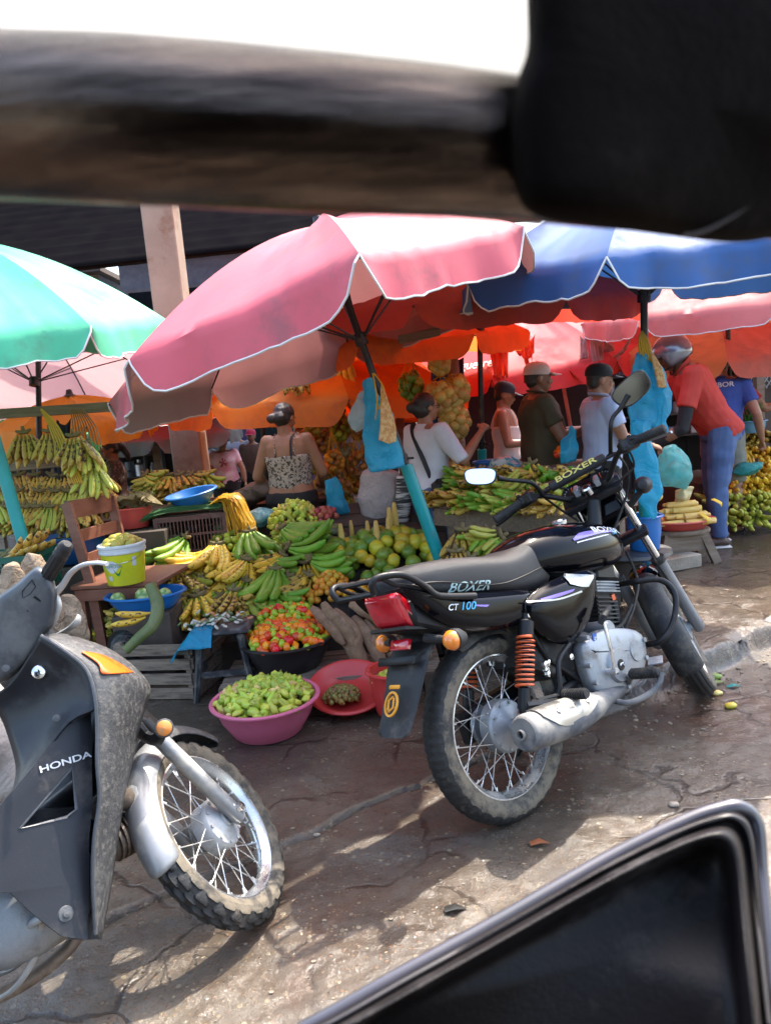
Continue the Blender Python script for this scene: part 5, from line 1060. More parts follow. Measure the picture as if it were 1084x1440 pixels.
def cap(i, m_, brim, m2=None, back=False, n_='cap'):
    hv, raw, k = i['hv'], i['raw'], i['k']; b = MB(); rg = []
    for z, r in ((.028, 1.0), (.06, 1.02), (.09, .93), (.112, .72), (.124, .42), (.128, .08)): rg.append([hv(.083 * r * math.cos(a), -.018 + .100 * r * math.sin(a), z) for a in [2 * PI * j / 24 for j in range(24)]])
    b.loft(rg); o = raw(b, n_, m_, smooth=60); b = MB(); rg = []
    for f in (0, .35, .7, 1):
        top = [hv(.074 * math.cos(a) * (1 - .12 * f), .060 + .088 * f * math.sin(a) ** .8 + .02, .032 - .016 * f + .012 * math.sin(a) - .0) for a in [PI * (.08 + .84 * j / 12) for j in range(13)]]
        rg.append(top)
    kk = len(b.v)
    for r in rg: b.v += r
    for a in range(3):
        for j in range(12): q = a * 13 + j; b.f.append((q, q + 1, q + 14, q + 13)); b.m.append(0)
    b.build('brim', brim, o, keep=True, sol=.004)
    b = MB(); b.sphere(hv(0, -.018, .128), .007 * k, 5); raw(b, 'button', m_, o); return o

def facing(u, v, Y, du, dY):
    return math.atan2(dY, du)
W2 = lambda u, v, Y: (at(u, v, Y).x, at(u, v, Y).y)
def hgt(u, vtop, Y): p = at(u, vtop, Y); return p.z - gz(p.x, p.y)
M_jeans = cloth('blue_jeans', (.045, .085, .20), col2=(.09, .15, .30), scale=4); M_blackp = cloth('black_trousers', (.012, .012, .014)); M_bagblue = mat('blue_plastic_bag', (.03, .48, .70), .16, trans=.5, tcol=(.12, .70, .88), alpha=.88, col2=(.06, .36, .58), scale=16, bump=.5, bscale=60, wrinkle=.6)

# --- the woman in the leopard print top, seen from behind
def leo(i):
    U, raw, k = i['U'], i['raw'], i['k']
    b = MB(); b.curve([U(-.115, -.06, 1.46), U(-.06, -.04, 1.475), U(0, -.075, 1.47), U(.06, -.04, 1.475)], .011 * k, 8, 4, flat=.5); 
    b = MB(); b.curve([U(.02, -.10, 1.12), U(.04, -.14, 1.0), U(.07, -.15, .90)], .012 * k, 6, 4, flat=.3); raw(b, 'apron_tie', mat('beige_tape', (.45, .38, .30), .8))
    b = MB(); b.curve([U(.10, .10, 1.44), U(.075, -.04, 1.452), U(.06, -.11, 1.40), U(.055, -.135, 1.25)], .011 * k, 8, 4, flat=.4); raw(b, 'dark_strap', mat('dark_strap', (.02, .018, .018), .6))
    b = MB(); b.curve([U(-.055, -.04, 1.462), U(0, -.068, 1.458), U(.055, -.04, 1.462)], .009, 8, 4, flat=.5); raw(b, 'neck_tie', mat('beige_tape', (.45, .38, .30), .8))
M_leo = mat('leopard_print', (.50, .42, .36), .7, spots=((.035, .022, .018), 55, .50), bump=.2, bscale=300)
person('woman seen from behind in a leopard print strap top and black trousers', W2(412, 700, 5.2), rad(82), hgt(405, 568, 5.2), M_leo, None, M_blackp, g=1.22, female=True, hair='side_bun', strap=True, shirt_lo=1.0, arms={1: ((.27, .03, 1.12), (.20, .28, 1.0)), -1: ((-.29, .02, 1.12), (-.25, .24, .95))}, nod=.35, turn=-.35, skin=SKIN, extra=leo, z0=0)
# --- the woman in the long white top
def white_w(i):
    U, raw, k, hv = i['U'], i['raw'], i['k'], i['hv']
    b = MB(); b.curve([U(.12, -.10, 1.05), U(.07, -.145, 1.25), U(-.02, -.125, 1.40), U(-.09, -.03, 1.465), U(-.11, .10, 1.35)], .024 * k, 8, 5, flat=.25); raw(b, 'bag_strap', mat('dark_strap', (.02, .018, .018), .6))
    b = MB(); ringloft(b, [(-.02, .05, 0, 0)]) if False else None
    b.box(U(.20, -.02, .86), (.10 * k, .26 * k, .36 * k), bev=.03); raw(b, 'shoulder_bag', mat('black_bag', (.015, .014, .015), .6))
    b = MB(); [b.tube([hv(s * .030 + .018 * math.cos(a), .088, .004 + .014 * math.sin(a)) for a in [2 * PI * j / 12 for j in range(12)]], .0016, 5, closed=True) for s in (1, -1)]; b.tube([hv(.048, .085, .008), hv(.078, -.01, .008)], .0016, 5); b.tube([hv(-.048, .085, .008), hv(-.078, -.01, .008)], .0016, 5); raw(b, 'glasses', M_black)
    b = MB(); b.tube([hv(0, -.098, -.002), hv(0, -.103, .0)], .045 * k, 12); raw(b, 'hair_tie', M_white)
person('woman in a long white top and jeans with a dark bun, reaching to hanging fruit', W2(607, 700, 4.9), rad(38), hgt(592, 553, 4.9), cloth('white_top', (.62, .64, .70), bump=.1), 'elbow', M_jeans, g=1.12, female=True, hair='bun', hairm=HAIR, arms={1: ((.30, .08, 1.16), (.26, .34, 1.36)), -1: ((-.28, .05, 1.14), (-.16, .28, 1.15))}, turn=-.15, extra=white_w, z0=0, curl=1.1, shirt_lo=.93)
# --- the man in the olive polo shirt with a white cap
def olive(i):
    U, raw, k, hv = i['U'], i['raw'], i['k'], i['hv']
    cap(i, mat('offwhite_cap', (.68, .60, .55), .8), mat('offwhite_cap', (.68, .60, .55), .8))
    b = MB(); b.loft([[hv(.078 * math.cos(a), -.022 + .094 * math.sin(a), z) for a in [PI * (1.05 + .9 * j / 12) for j in range(13)]] + [hv(.066 * math.cos(a), -.022 + .08 * math.sin(a), z) for a in [PI * (1.95 - .9 * j / 12) for j in range(13)]] for z in (-.03, .034)]); raw(b, 'cap_back', HAIR)
    b = MB(); [b.curve([U(s * .012, .07, 1.43), U(s * .07, .03, 1.47), U(s * .08, -.03, 1.485), U(0, -.075, 1.495)], .020 * k, 8, 4, flat=.4) for s in (1, -1)]; raw(b, 'collar', M_olive)
    w = i['arm'][1][2]; b = MB(); b.box(w + V((-.06, .11, .045)) * k, (.07 * k, .012, .14 * k), (.5, 0, .2), bev=.003); raw(b, 'phone', mat('phone_white', (.75, .76, .78), .25))
M_olive = cloth('olive_polo', (.060, .048, .022))
YAW_R = rad(-4)
person('stocky man in an olive polo shirt and off white cap holding a phone', W2(763, 680, 5.0), rad(2), hgt(757, 511, 5.0), M_olive, 'short', M_blackp, g=1.28, belly=.07, hair='cropped', skin=SKIN2, arms={1: ((.25, .10, 1.13), (.12, .36, 1.17)), -1: ((-.24, .14, 1.13), (-.06, .38, 1.16))}, nod=.06, turn=-.05, extra=olive, curl=.9)
# --- the man in the light blue shirt with a black cap
def ltblue(i):
    U, raw, k, hv = i['U'], i['raw'], i['k'], i['hv']
    o = cap(i, mat('black_cap', (.012, .012, .013), .8), mat('dark_brim', (.035, .04, .05), .7)); b = MB(); b.box(hv(.0, .078, .068), (.03 * k, .004, .02 * k), bev=.001); raw(b, 'cap_badge', mat('cap_badge_yellow', (.6, .5, .05), .6), o)
    b = MB(); [b.curve([U(s * .012, .075, 1.42), U(s * .07, .035, 1.465), U(s * .08, -.03, 1.48), U(0, -.075, 1.49)], .019 * k, 8, 4, flat=.4) for s in (1, -1)]; raw(b, 'collar', M_lb)
M_lb = cloth('light_blue_shirt', (.36, .46, .68), col2=(.46, .54, .72), scale=30, stretch=(1, 1, .05))
person('older man in a light blue short sleeved shirt and black cap', W2(848, 690, 4.7), rad(5), hgt(850, 513, 4.7), M_lb, 'short', M_blackp, g=1.08, belly=.03, hair='cropped', arms={1: ((.24, .08, 1.14), (.16, .33, 1.06)), -1: ((-.23, .10, 1.14), (-.12, .34, 1.08))}, nod=.12, turn=-.1, extra=ltblue, curl=.8)
# --- the man in the red polo and helmet
M_redp = cloth('red_polo', (.52, .045, .030))
def redman(i):
    U, raw, k, hv, part = i['U'], i['raw'], i['k'], i['hv'], i['part']
    b = MB(); prof = []
    for a_ in range(15):
        an = rad(-32 + a_ * 122 / 14); prof.append((.132 * math.cos(an), .135 * math.sin(an)))
    rg = [[hv(r * math.cos(t_) * .94, -.012 + r * math.sin(t_) * 1.08, .01 + z) for t_ in [2 * PI * j / 28 for j in range(28)]] for r, z in prof]
    # open the face side: cut the rings in front below the brow
    n = 28
    b2 = MB(); kk = 0
    for r in rg: b2.v += r
    for a_ in range(len(rg) - 1):
        for j in range(n):
            t_ = (j + .5) / n * 360
            if a_ < 5 and 42 < t_ < 138: continue
            b2.f.append((a_ * n + j, a_ * n + (j + 1) % n, (a_ + 1) * n + (j + 1) % n, (a_ + 1) * n + j)); b2.m.append(0)
    b2.f.append(tuple((len(rg) - 1) * n + j for j in range(n))); b2.m.append(0)
    he = raw(b2, 'helmet', mat('silver_grey_helmet', (.20, .22, .26), .2, .3, coat=.8), sol=.02)
    b = MB(); b.tube([rg[0][j] for j in range(n)] , .008, 6, closed=True); raw(b, 'helmet_rim', M_rub, he)
    b = MB(); b.curve([hv(s_ * .137, .02 - .03 * abs(f), .03 + .05 * f) for s_, f in ((1, -1), (1, 0), (1, 1))], .016, 8, flat=.3); b.curve([hv(.13, -.06, -.02), hv(.142, -.02, .03), hv(.12, -.03, .09), hv(.05, -.06, .145)], .018, 8, flat=.25); raw(b, 'helmet_stripe', mat('charcoal', (.03, .03, .035), .3), he)
    b = MB(); b.curve([hv(.09, .02, -.06), hv(.05, .06, -.115), hv(-.02, .065, -.12), hv(-.08, .03, -.07)], .007, 6, flat=.4); raw(b, 'chin_strap', M_rub, he)
    for s in (1, -1):
        S0, e, w = i['arm'][s]; b = MB(); a = S0.lerp(e, .62); b.tube([a, e, ], [.056 * k, .047 * k], 12); b.sphere(e, .048 * k, 7); b.tube([e, e.lerp(w, .5), w + (w - e).normalized() * .02], [.047 * k, .041 * k, .031 * k], 12); part(b, 'arm_sleeve', M_blackp, None, .003)
        b = MB(); hand(b, w, (w - e), V((s * .5, 0, 1)) if abs((w - e).normalized().z) < .7 else V((s * .8, .2, .35)), 1.0, k * 1.12, -s); part(b, 'glove', M_blackp, .006, 0, sm=2)
    b = MB(); [b.curve([U(s * .015, .075, 1.41), U(s * .075, .035, 1.46), U(s * .085, -.03, 1.485), U(0, -.08, 1.49)], .020 * k, 8, 4, flat=.4) for s in (1, -1)]; raw(b, 'collar', M_redp)
person('man in a red polo, grey helmet and black arm sleeves bending over the corn', W2(1013, 690, 5.5), rad(172), 1.64, M_redp, 'short', M_jeans, g=1.12, belly=.03, bend=.52, hair='cropped', skin=SKIN2, arms={1: ((.25, .50, .98), (.14, .66, .86)), -1: ((-.26, .34, .94), (-.18, .60, .80))}, legs={1: ((.13, .02, .48), (.13, -.02, .085)), -1: ((-.13, .06, .47), (-.14, .06, .085))}, nod=.35, extra=redman, shoe=(mat('brown_shoe', (.09, .05, .035), .6), mat('pale_sole', (.6, .58, .54), .6)), eyes=True, shirt_lo=.84)
# --- the man in the blue t-shirt
M_bt = cloth('blue_tshirt', (.035, .085, .36))
def blueman(i):
    U, raw, k = i['U'], i['raw'], i['k']; o = i['shirt']; bv = bvh_of(o); d = V((0, 1, 0))
    stick_text(bv, 'MBOR', .062 * k, frameT(U(.02, -.3, 1.36), V((1, 0, 0)), V((0, 0, 1))), d, 'lettering', M_white, o, off=.005, wscale=1.15)
    b = MB()
    rr = random.Random(5)
    for q in range(22):
        a = U(rr.uniform(.0, .13), -.3, rr.uniform(.90, 1.10)); h = bv.ray_cast(a, d); c = U(rr.uniform(-.01, .13), -.3, rr.uniform(.90, 1.10)); h2 = bv.ray_cast(a.lerp(c, .45), d)
        if h[0] is not None and h2[0] is not None: b.tube([h[0] - d * .004, h2[0] - d * .004], .0045, 5, flat=.4)
    b.build('printed_pattern', M_white, o, keep=True)
    for s in (1, -1): an = i['leg'][s][2]; b = MB(); b.panel([(-.042, -.09), (-.045, .0), (-.052, .10), (-.03, .175), (.03, .175), (.052, .10), (.045, 0), (.042, -.09)], lambda x_, y_, o_: an + V((x_, y_ + .015, -.082 + o_)) * k, .009, .004); fo = raw(b, 'sandal', M_rub); b = MB(); b.curve([an + V((-.048, .03, -.075)) * k, an + V((0, .10, -.02)) * k, an + V((.048, .03, -.075)) * k], .006, 6); raw(b, 'sandal_strap', M_rub, fo)
person('man in a blue printed t-shirt and grey shorts walking in sandals', W2(1016, 690, 6.0), rad(62), hgt(990, 496, 6.05), M_bt, 'short', cloth('grey_shorts', (.22, .23, .19)), 'knee', g=1.12, hair='short', hairm=GREYH, skin=SKIN, bend=.1, arms={1: ((.30, -.04, 1.10), (.34, .10, .84)), -1: ((-.28, .1, 1.12), (-.2, .34, 1.1))}, legs={1: ((.12, .04, .47), (.14, -.10, .085)), -1: ((-.10, .22, .52), (-.10, .26, .085))}, nod=.3, extra=blueman, curl=1.2)
# --- background figures
person('dark haired woman in a red top selling bananas at the right edge', W2(1042, 690, 6.7), rad(-12), hgt(1040, 503, 6.7), cloth('crimson_top', (.42, .03, .03)), 'short', M_blackp, g=1.0, female=True, hair='tail', vox=.009, arms={1: ((.2, .2, 1.14), (.16, .42, 1.2)), -1: ((-.2, .2, 1.14), (-.12, .42, 1.16))}, nod=.25, curl=.3)
def tank(i): cap(i, mat('navy_cap', (.02, .03, .05), .8), mat('navy_cap', (.02, .03, .05), .8))
person('man in a white vest and dark cap behind the olive shirted man', W2(716, 690, 5.9), rad(-15), hgt(722, 536, 5.9), cloth('white_vest', (.66, .62, .62)), None, M_blackp, strap=True, hair='cropped', vox=.009, arms={1: ((.27, .04, 1.12), (.16, .3, 1.12)), -1: ((-.25, .04, 1.12), (-.12, .3, 1.12))}, nod=.3, extra=tank)
def pinktee(i):
    o = i['shirt']; bv = bvh_of(o); U = i['U']; d = V((0, -1, 0)); b = MB(); rr = random.Random(3)
    for q in range(9):
        a = rr.uniform(0, 6.28); P_ = []
        for f in (0, 1): h = bv.ray_cast(U(.02 + f * .06 * math.cos(a), .5, 1.26 + f * .07 * math.sin(a)), d); P_.append((h[0] if h[0] is not None else U(0, .15, 1.26)) + V((0, .004, 0)))
        b.tube(P_, [.012, .022], 6, flat=.3)
    b.build('printed_flower', mat('pink_print', (.45, .08, .12), .8), o, keep=True)
person('smiling woman in a pale pink tie dye t-shirt by the concrete pillar', W2(322, 700, 8.6), rad(-80), hgt(325, 611, 8.6), mat('tie_dye', (.70, .52, .54), .8, col2=(.66, .30, .36), scale=7, sharp=.1), 'short', M_blackp, g=1.25, female=True, hair='bun', vox=.0105, arms={1: ((.26, .10, 1.12), (.36, .28, 1.05)), -1: ((-.28, .06, 1.12), (-.30, .12, .92))}, extra=pinktee, z0=-.0)
person('man in a pale blue shirt beside the concrete pillar', W2(291, 690, 9.0), rad(-60), hgt(291, 612, 9.0), M_lb, 'short', M_blackp, hair='cropped', vox=.012, arms={1: ((.25, .12, 1.14), (.05, .3, 1.15))})
person('man in a light shirt standing behind the smiling woman', W2(343, 690, 9.8), rad(80), hgt(343, 600, 9.8), cloth('pale_shirt', (.50, .58, .68)), 'short', M_blackp, g=1.15, hair='cropped', vox=.012)
def redcap(i): cap(i, mat('red_cap', (.55, .02, .07), .7), mat('red_cap', (.55, .02, .07), .7))
person('person in a red cap farther back behind the leopard print woman', W2(362, 690, 9.6), rad(-100), hgt(358, 604, 9.6), cloth('brown_top', (.10, .06, .04)), 'short', M_blackp, hair='cropped', vox=.012, extra=redcap, skin=SKIN2)
person('woman with tied black hair bending left of the leopard print woman', W2(388, 700, 7.2), rad(-110), hgt(385, 622, 7.2), cloth('orange_top', (.45, .10, .03)), None, M_blackp, female=True, strap=True, hair='bun', vox=.010, nod=.6, arms={1: ((.22, .12, 1.12), (.1, .34, 1.05))})
person('dark haired woman in a patterned top behind the hanging plantains', W2(165, 700, 6.4), rad(-150), hgt(158, 618, 6.4), mat('patterned_top', (.05, .035, .03), .8, spots=((.20, .14, .10), 40, .56)), 'short', M_blackp, g=1.1, female=True, hair='tail', vox=.010, nod=.45, skin=SKIN2, arms={1: ((.24, .1, 1.12), (.12, .32, 1.0)), -1: ((-.24, .08, 1.12), (-.14, .3, 1.0))})
# ---------------------------------------------------------------- fruit prototypes
def blob(n_, r, sq=(1, 1, 1), lump=.03, m_=None, seg=8, dim=.12, seed=0, ribs=0):
    b = MB().sphere((0, 0, 0), 1, seg)
    for i, p in enumerate(b.v):
        q = p.copy(); k = 1 + lump * noise.noise(q * 2.1 + V((seed, 0, 0)))
        a = math.atan2(q.y, q.x)
        if ribs: k *= 1 + .09 * math.cos(a * ribs) * (1 - abs(q.z))
        pole = max(0, abs(q.z) - .8) / .2; b.v[i] = V((q.x * r * sq[0] * k, q.y * r * sq[1] * k, q.z * r * sq[2] * k * (1 - dim * pole)))
    me = bpy.data.meshes.new(n_); me.from_pydata(b.v, [], b.f); me.materials.append(m_); me.polygons.foreach_set('use_smooth', [True] * len(me.polygons)); return me
def inst(me, n_, M_, label=None, cat=None, group=None, parent=None):
    o = bpy.data.objects.new(n_, me); COL.objects.link(o); o.matrix_world = M_ if parent is None else MX()
    if parent is not None: o.parent = parent; o.matrix_basis = M_
    if label: tag(o, label, cat, group)
    return o
F = {}
fm = lambda n_, c, c2, **k: mat(n_, c, k.pop('rough', .38), col2=c2, scale=k.pop('scale', 9), rnd=k.pop('rnd', .8), bump=k.pop('bump', .12), bscale=150, **k)
m_or = fm('tomato_orange', (.90, .17, .006), (.75, .25, .015), rnd=.8, rough=.25); m_rd = fm('pepper_red', (.85, .03, .01), (.55, .08, .015), rough=.25); m_gn = fm('pepper_green', (.26, .44, .02), (.42, .50, .03), rough=.3)
m_yg = fm('aji_green', (.36, .50, .04), (.56, .56, .08), rnd=1); m_ye = fm('aji_yellow', (.72, .46, .12), (.66, .50, .20), rnd=.8)
m_ci = fm('citrus_yellow', (.68, .50, .03), (.42, .42, .03), scale=14, rnd=1.1); m_cg = fm('citrus_green', (.08, .20, .02), (.20, .30, .03), scale=30, rnd=.9); m_co = fm('cocona_orange', (.80, .26, .015), (.70, .42, .04), rnd=1)
m_av = fm('avocado', (.10, .14, .075), (.20, .22, .11), scale=30, rnd=.8); m_li = fm('lime', (.26, .36, .03), (.44, .46, .05), scale=14, rnd=1); m_on = fm('red_onion', (.35, .04, .05), (.42, .09, .06)); m_gu = fm('guava_yellow', (.55, .38, .06), (.38, .36, .06), scale=25)
m_br = fm('brown_fruit', (.42, .20, .04), (.30, .15, .035), scale=20, rnd=1); m_ol = fm('small_olive_fruit', (.22, .25, .05), (.24, .10, .035), scale=50, sharp=.1, rnd=1)
F['tom'] = [blob('ripe_pepper', .0245, (1, 1, .85), .12, m_or, 6, .35, 1, 5), blob('ripe_pepper', .023, (1, 1, .9), .15, m_rd, 6, .35, 2, 4), blob('green_pepper', .018, (1, 1, .9), .15, m_gn, 6, .35, 3, 5), blob('green_pepper', .021, (1, 1, .8), .12, m_gn, 6, .35, 4, 5)]
F['aji'] = [blob('sweet_pepper', .0155, (1, 1, 2.3), .45, m_yg, 6, .1, k, 3) for k in range(3)] + [blob('sweet_pepper', .0130, (1, 1, 2.3), .4, m_ye, 6, .1, 7, 3)]
F['cit'] = [blob('grapefruit', .046, (1, 1, .95), .03, m_ci, 9, .1, 1), blob('grapefruit', .048, (1, 1, .93), .03, m_cg, 9, .1, 2), blob('grapefruit', .044, (1, 1, .95), .03, m_cg, 9, .1, 3)]
F['coc'] = [blob('small_orange_fruit', .021, (1, 1, .95), .03, m_co, 7, .1, 1)]; F['avo'] = [blob('avocado', .031, (1, 1, 1.12), .06, m_av, 8, .05, 1)]; F['lim'] = [blob('lime', .026, (1, 1, .96), .03, m_li, 7, .1, 1)]
F['oni'] = [blob('red_onion', .024, (1, 1, .9), .04, m_on, 7, .1, 1)]; F['gua'] = [blob('guava', .027, (1, 1, 1), .05, m_gu, 7, .1, 1)]; F['sml'] = [blob('small_green_fruit', .0125, (1, 1, 1.1), .05, m_ol, 5, .1, 1)]
HID = []
def heap(kind, c, rx, ry, h, n, label, cat, group, tilt=0, layers=2, seed=1, w=None, shape=1.6):
    rr = random.Random(seed); ms = F[kind]; r0 = max(v.co.length for v in ms[0].vertices) if False else .5 * (ms[0].vertices[0].co - ms[0].vertices[-1].co).length
    tot = int(n * (1 + .55 * (layers - 1))); hb = MB(); mt = []
    for m_ in ms:
        if m_.materials[0] not in mt: mt.append(m_.materials[0])
    for i in range(tot):
        lay = 0 if i < n else 1; k = (i if lay == 0 else (i - n) * 1.0 + .5) / (n if lay == 0 else max(1, tot - n)); rad_ = math.sqrt(min(1, k)) * (1 if lay == 0 else .96); a = i * 2.39996 + rr.uniform(-.2, .2)
        x, y = rx * rad_ * math.cos(a), ry * rad_ * math.sin(a); z = h * (1 - rad_ ** 2 * .95) ** (1 / shape) - lay * r0 * 1.2 + rr.uniform(-.3, .3) * r0 * .6
        z += y * tilt
        me = rr.choices(ms, w)[0] if w else rr.choice(ms); s = rr.uniform(.82, 1.12)
        Mx = MX.Translation(V(c) + V((x, y, z))) @ Euler((rr.uniform(0, 6.3), rr.uniform(0, 6.3), rr.uniform(0, 6.3))).to_matrix().to_4x4() @ MX.Scale(s, 4)
        if lay == 0: inst(me, me.name.split('.')[0], Mx, label, cat, group)
        else: hb.add([Mx @ v.co for v in me.vertices], [tuple(p.vertices) for p in me.polygons], mt.index(me.materials[0]))
    if hb.v: o = hb.build(ms[0].name.split('.')[0] + '_filling', mt); tag(o, kind='stuff')
# ---------------------------------------------------------------- bananas
def banana_mesh(n_, L_, r, curve, m_, seg=9, n=6, seed=0):
    b = MB(); P_, Rs = [], []
    for i in range(seg + 1):
        f = i / seg; a = curve * (f - .15); x = (math.sin(a + curve * .15) - math.sin(0)) / max(curve, .01) * L_; z = (1 - math.cos(curve * f)) / max(curve, .01) * L_
        x = math.sin(curve * f) / curve * L_; P_.append(V((x, 0, z))); Rs.append(r * min(1, .30 + 2.6 * max(0, f - .04)) * (1 if f < .78 else max(.22, 1 - ((f - .78) / .22) ** 1.6 * .82)))
    b.tube(P_, Rs, n); me = bpy.data.meshes.new(n_); me.from_pydata(b.v, [], b.f); me.materials.append(m_); me.polygons.foreach_set('use_smooth', [True] * len(me.polygons)); me.set_sharp_from_angle(angle=rad(75)); return me
BK = dict(rough=.5, scale=7)
bm_ = lambda n_, c, c2, sp, th, rnd=.6: mat(n_, c, .48, col2=c2, scale=10, rnd=rnd, spots=(sp, 38, th), bump=.1, bscale=90)
BAN = {'green': bm_('plantain_green', (.12, .30, .02), (.24, .40, .035), (.03, .03, .01), .66), 'yellow': bm_('banana_yellow', (.85, .55, .05), (.72, .46, .05), (.07, .035, .012), .60), 'brown': bm_('banana_overripe', (.60, .38, .06), (.44, .28, .055), (.045, .022, .01), .53), 'pale': bm_('plantain_pale', (.38, .44, .06), (.55, .50, .08), (.06, .04, .015), .62), 'orange': bm_('banana_rusty', (.58, .30, .05), (.48, .32, .06), (.05, .025, .01), .56)}
STEM = mat('banana_stem', (.20, .15, .06), .8, bump=.5, bscale=60)
def finger_mats(nf, spread, rows, rr, L_):
    out = []
    for i in range(nf):
        row = i % rows; f = (i // rows + .5) / math.ceil(nf / rows) * 2 - 1; yaw = f * spread + rr.uniform(-.06, .06); pit = -.12 + row * .30 + rr.uniform(-.06, .06) - .25 * abs(f); s = (1 - .10 * abs(f)) * (1 - .07 * row) * rr.uniform(.92, 1.05)
        out.append(MX.Translation((.012 + rr.uniform(0, .01), f * .05, row * .016)) @ MX.Rotation(yaw, 4, 'Z') @ MX.Rotation(-pit, 4, 'Y') @ MX.Rotation(rr.uniform(-.5, .5), 4, 'X') @ MX.Scale(s, 4))
    return out
HANDS = {}
def hand_proto(kind, L_=.19, r=.019, nf=12, spread=.8, rows=2, cv=.9, seed=0, joined=False):
    key = (kind, L_, r, nf, spread, rows, cv, seed, joined)
    if key in HANDS: return HANDS[key]
    rr = random.Random(seed); me = banana_mesh('banana', L_, r, cv, BAN[kind]); F_ = finger_mats(nf, spread, rows, rr, L_)
    cb = MB(); cb.tube([V((-.012, -.045, .014)), V((.0, -.02, .012)), V((.0, .02, .012)), V((-.012, .045, .014))], [.008, .013, .013, .008], 7); cb.tube([V((-.035, 0, .02)), V((0, 0, .012))], [.009, .013], 7)
    if joined:
        b = MB()
        for M_ in F_: b.add([M_ @ v.co for v in me.vertices], [tuple(p.vertices) for p in me.polygons])
        k = len(b.f); b.add(cb.v, cb.f, 1); m = bpy.data.meshes.new('banana_hand'); m.from_pydata(b.v, [], b.f); m.materials.append(BAN[kind]); m.materials.append(STEM); m.polygons.foreach_set('material_index', b.m); m.polygons.foreach_set('use_smooth', [True] * len(m.polygons)); HANDS[key] = m; return m
    cm = bpy.data.meshes.new('crown'); cm.from_pydata(cb.v, [], cb.f); cm.materials.append(STEM); cm.polygons.foreach_set('use_smooth', [True] * len(cm.polygons)); HANDS[key] = (me, cm, F_); return HANDS[key]
def put_hand(M_, kind, label, group, near=True, **k):
    if near:
        me, cm, F_ = hand_proto(kind, **k); t = thing('banana_bunch', label, 'bananas', group=group); t.matrix_world = M_; t.location = M_.to_translation(); t.rotation_euler = M_.to_euler(); t.scale = M_.to_scale()
        inst(cm, 'crown', MX(), None, None, None, t)
        for f in F_: inst(me, 'banana', f, None, None, None, t)
        return t
    return inst(hand_proto(kind, joined=True, **k), 'banana_bunch', M_, label, 'bananas', group)
SN = V((0, -.39, .92)).normalized(); SD = V((0, -.92, -.39)).normalized()
def slope_pt(u, v, up=0):
    d = ray(u, v); p0 = V((0, 3.90, .22)); t = (p0 - CP).dot(SN) / d.dot(SN); return CP + d * t + SN * up
def orient(p, d, n, roll=0, s=1):
    x = V(d).normalized(); z = V(n); z = (z - x * z.dot(x)).normalized(); y = z.cross(x); return MX(((x.x, y.x, z.x, p[0]), (x.y, y.y, z.y, p[1]), (x.z, y.z, z.z, p[2]), (0, 0, 0, 1))) @ MX.Rotation(roll, 4, 'X') @ MX.Scale(s, 4)
def idir(a, fw=.0, n=SN):   # picture-plane heading a (degrees, 0 right, 90 down) laid on the slope
    return (V((1, 0, 0)) * math.cos(rad(a)) + SD * math.sin(rad(a)) + n * fw)
hdir = lambda a: V((math.cos(rad(a)), -.58 * math.sin(rad(a)), -.80 * math.sin(rad(a))))
M_wood = mat('weathered_wood', (.17, .12, .08), .8, col2=(.26, .20, .15), scale=5, stretch=(1, 12, 12), bump=.5, bscale=25); M_wood2 = mat('red_brown_wood', (.17, .06, .035), .55, col2=(.22, .085, .05), scale=4, stretch=(2, 2, 10), bump=.2, bscale=60, dirt=(.2, .13, .1), damt=.15); M_dwood = mat('dark_damp_wood', (.045, .032, .024), .8, col2=(.08, .06, .045), scale=5, bump=.4, bscale=30)
def part(mb, n_, m_, t, **k): return mb.build(n_, m_, t, **k)
# sloping display bench
t = thing('display_bench', 'low sloping wooden bench carrying the heaped fruit', 'bench', (-.5, 4.4, 0)); b = MB()
for k in range(9):
    y = 3.90 + k * .145; xl = -1.31 if k < 3 else -.88; b.box(((.37 + xl) / 2, y, .205 + (y - 3.90) * .424 - .02), (.37 - xl, .138, .02), (math.atan(.424), 0, 0))
part(b, 'boards', M_dwood, t); b = MB(); b.box((-.47, 3.84, .10), (1.66, .03, .17)); part(b, 'front_board', M_dwood, t); b = MB(); b.box((-.25, 5.14, .36), (1.22, .03, .66)); part(b, 'back_board', M_dwood, t)
for x in (-.86, .34): b = MB(); b.box((x, 4.5, .14), (.03, 1.2, .24)); part(b, 'leg', M_dwood, t)
# heaps
G_ = lambda s: s
heap('cit', slope_pt(545, 788, -.02), .33, .26, .16, 46, 'green and yellow grapefruit piled beside the leaning teal pole', 'grapefruit', 'grapefruit heaped by the pole', .3, seed=3)
heap('cit', slope_pt(478, 795, 0.0), .12, .11, .12, 12, 'ripe grapefruit at the left end of the grapefruit heap', 'grapefruit', 'grapefruit at the end of the heap', .3, seed=5, w=(3, 1, 1))
heap('avo', slope_pt(458, 765, .0), .13, .13, .10, 26, 'grey green avocado stacked above the blue basin', 'avocado', 'avocados behind the plantains', .4, seed=6)
heap('lim', slope_pt(412, 772, -.01), .17, .09, .09, 28, 'yellow green lime piled above the green plantains', 'lime', 'limes behind the plantains', .4, seed=7)
heap('lim', slope_pt(322, 775, -.01), .14, .13, .11, 26, 'lime heaped below the brown crate', 'lime', 'limes below the crate', .4, seed=8)
heap('avo', slope_pt(325, 757, .03), .11, .07, .07, 12, 'dark avocado lying on the limes below the brown crate', 'avocado', 'avocados on the limes', .3, seed=9)
heap('aji', slope_pt(415, 745, .0), .17, .15, .17, 95, 'green sweet pepper in the tall heap at the back', 'pepper', 'sweet peppers in the tall heap', .4, seed=10, w=(3, 3, 2, 1))
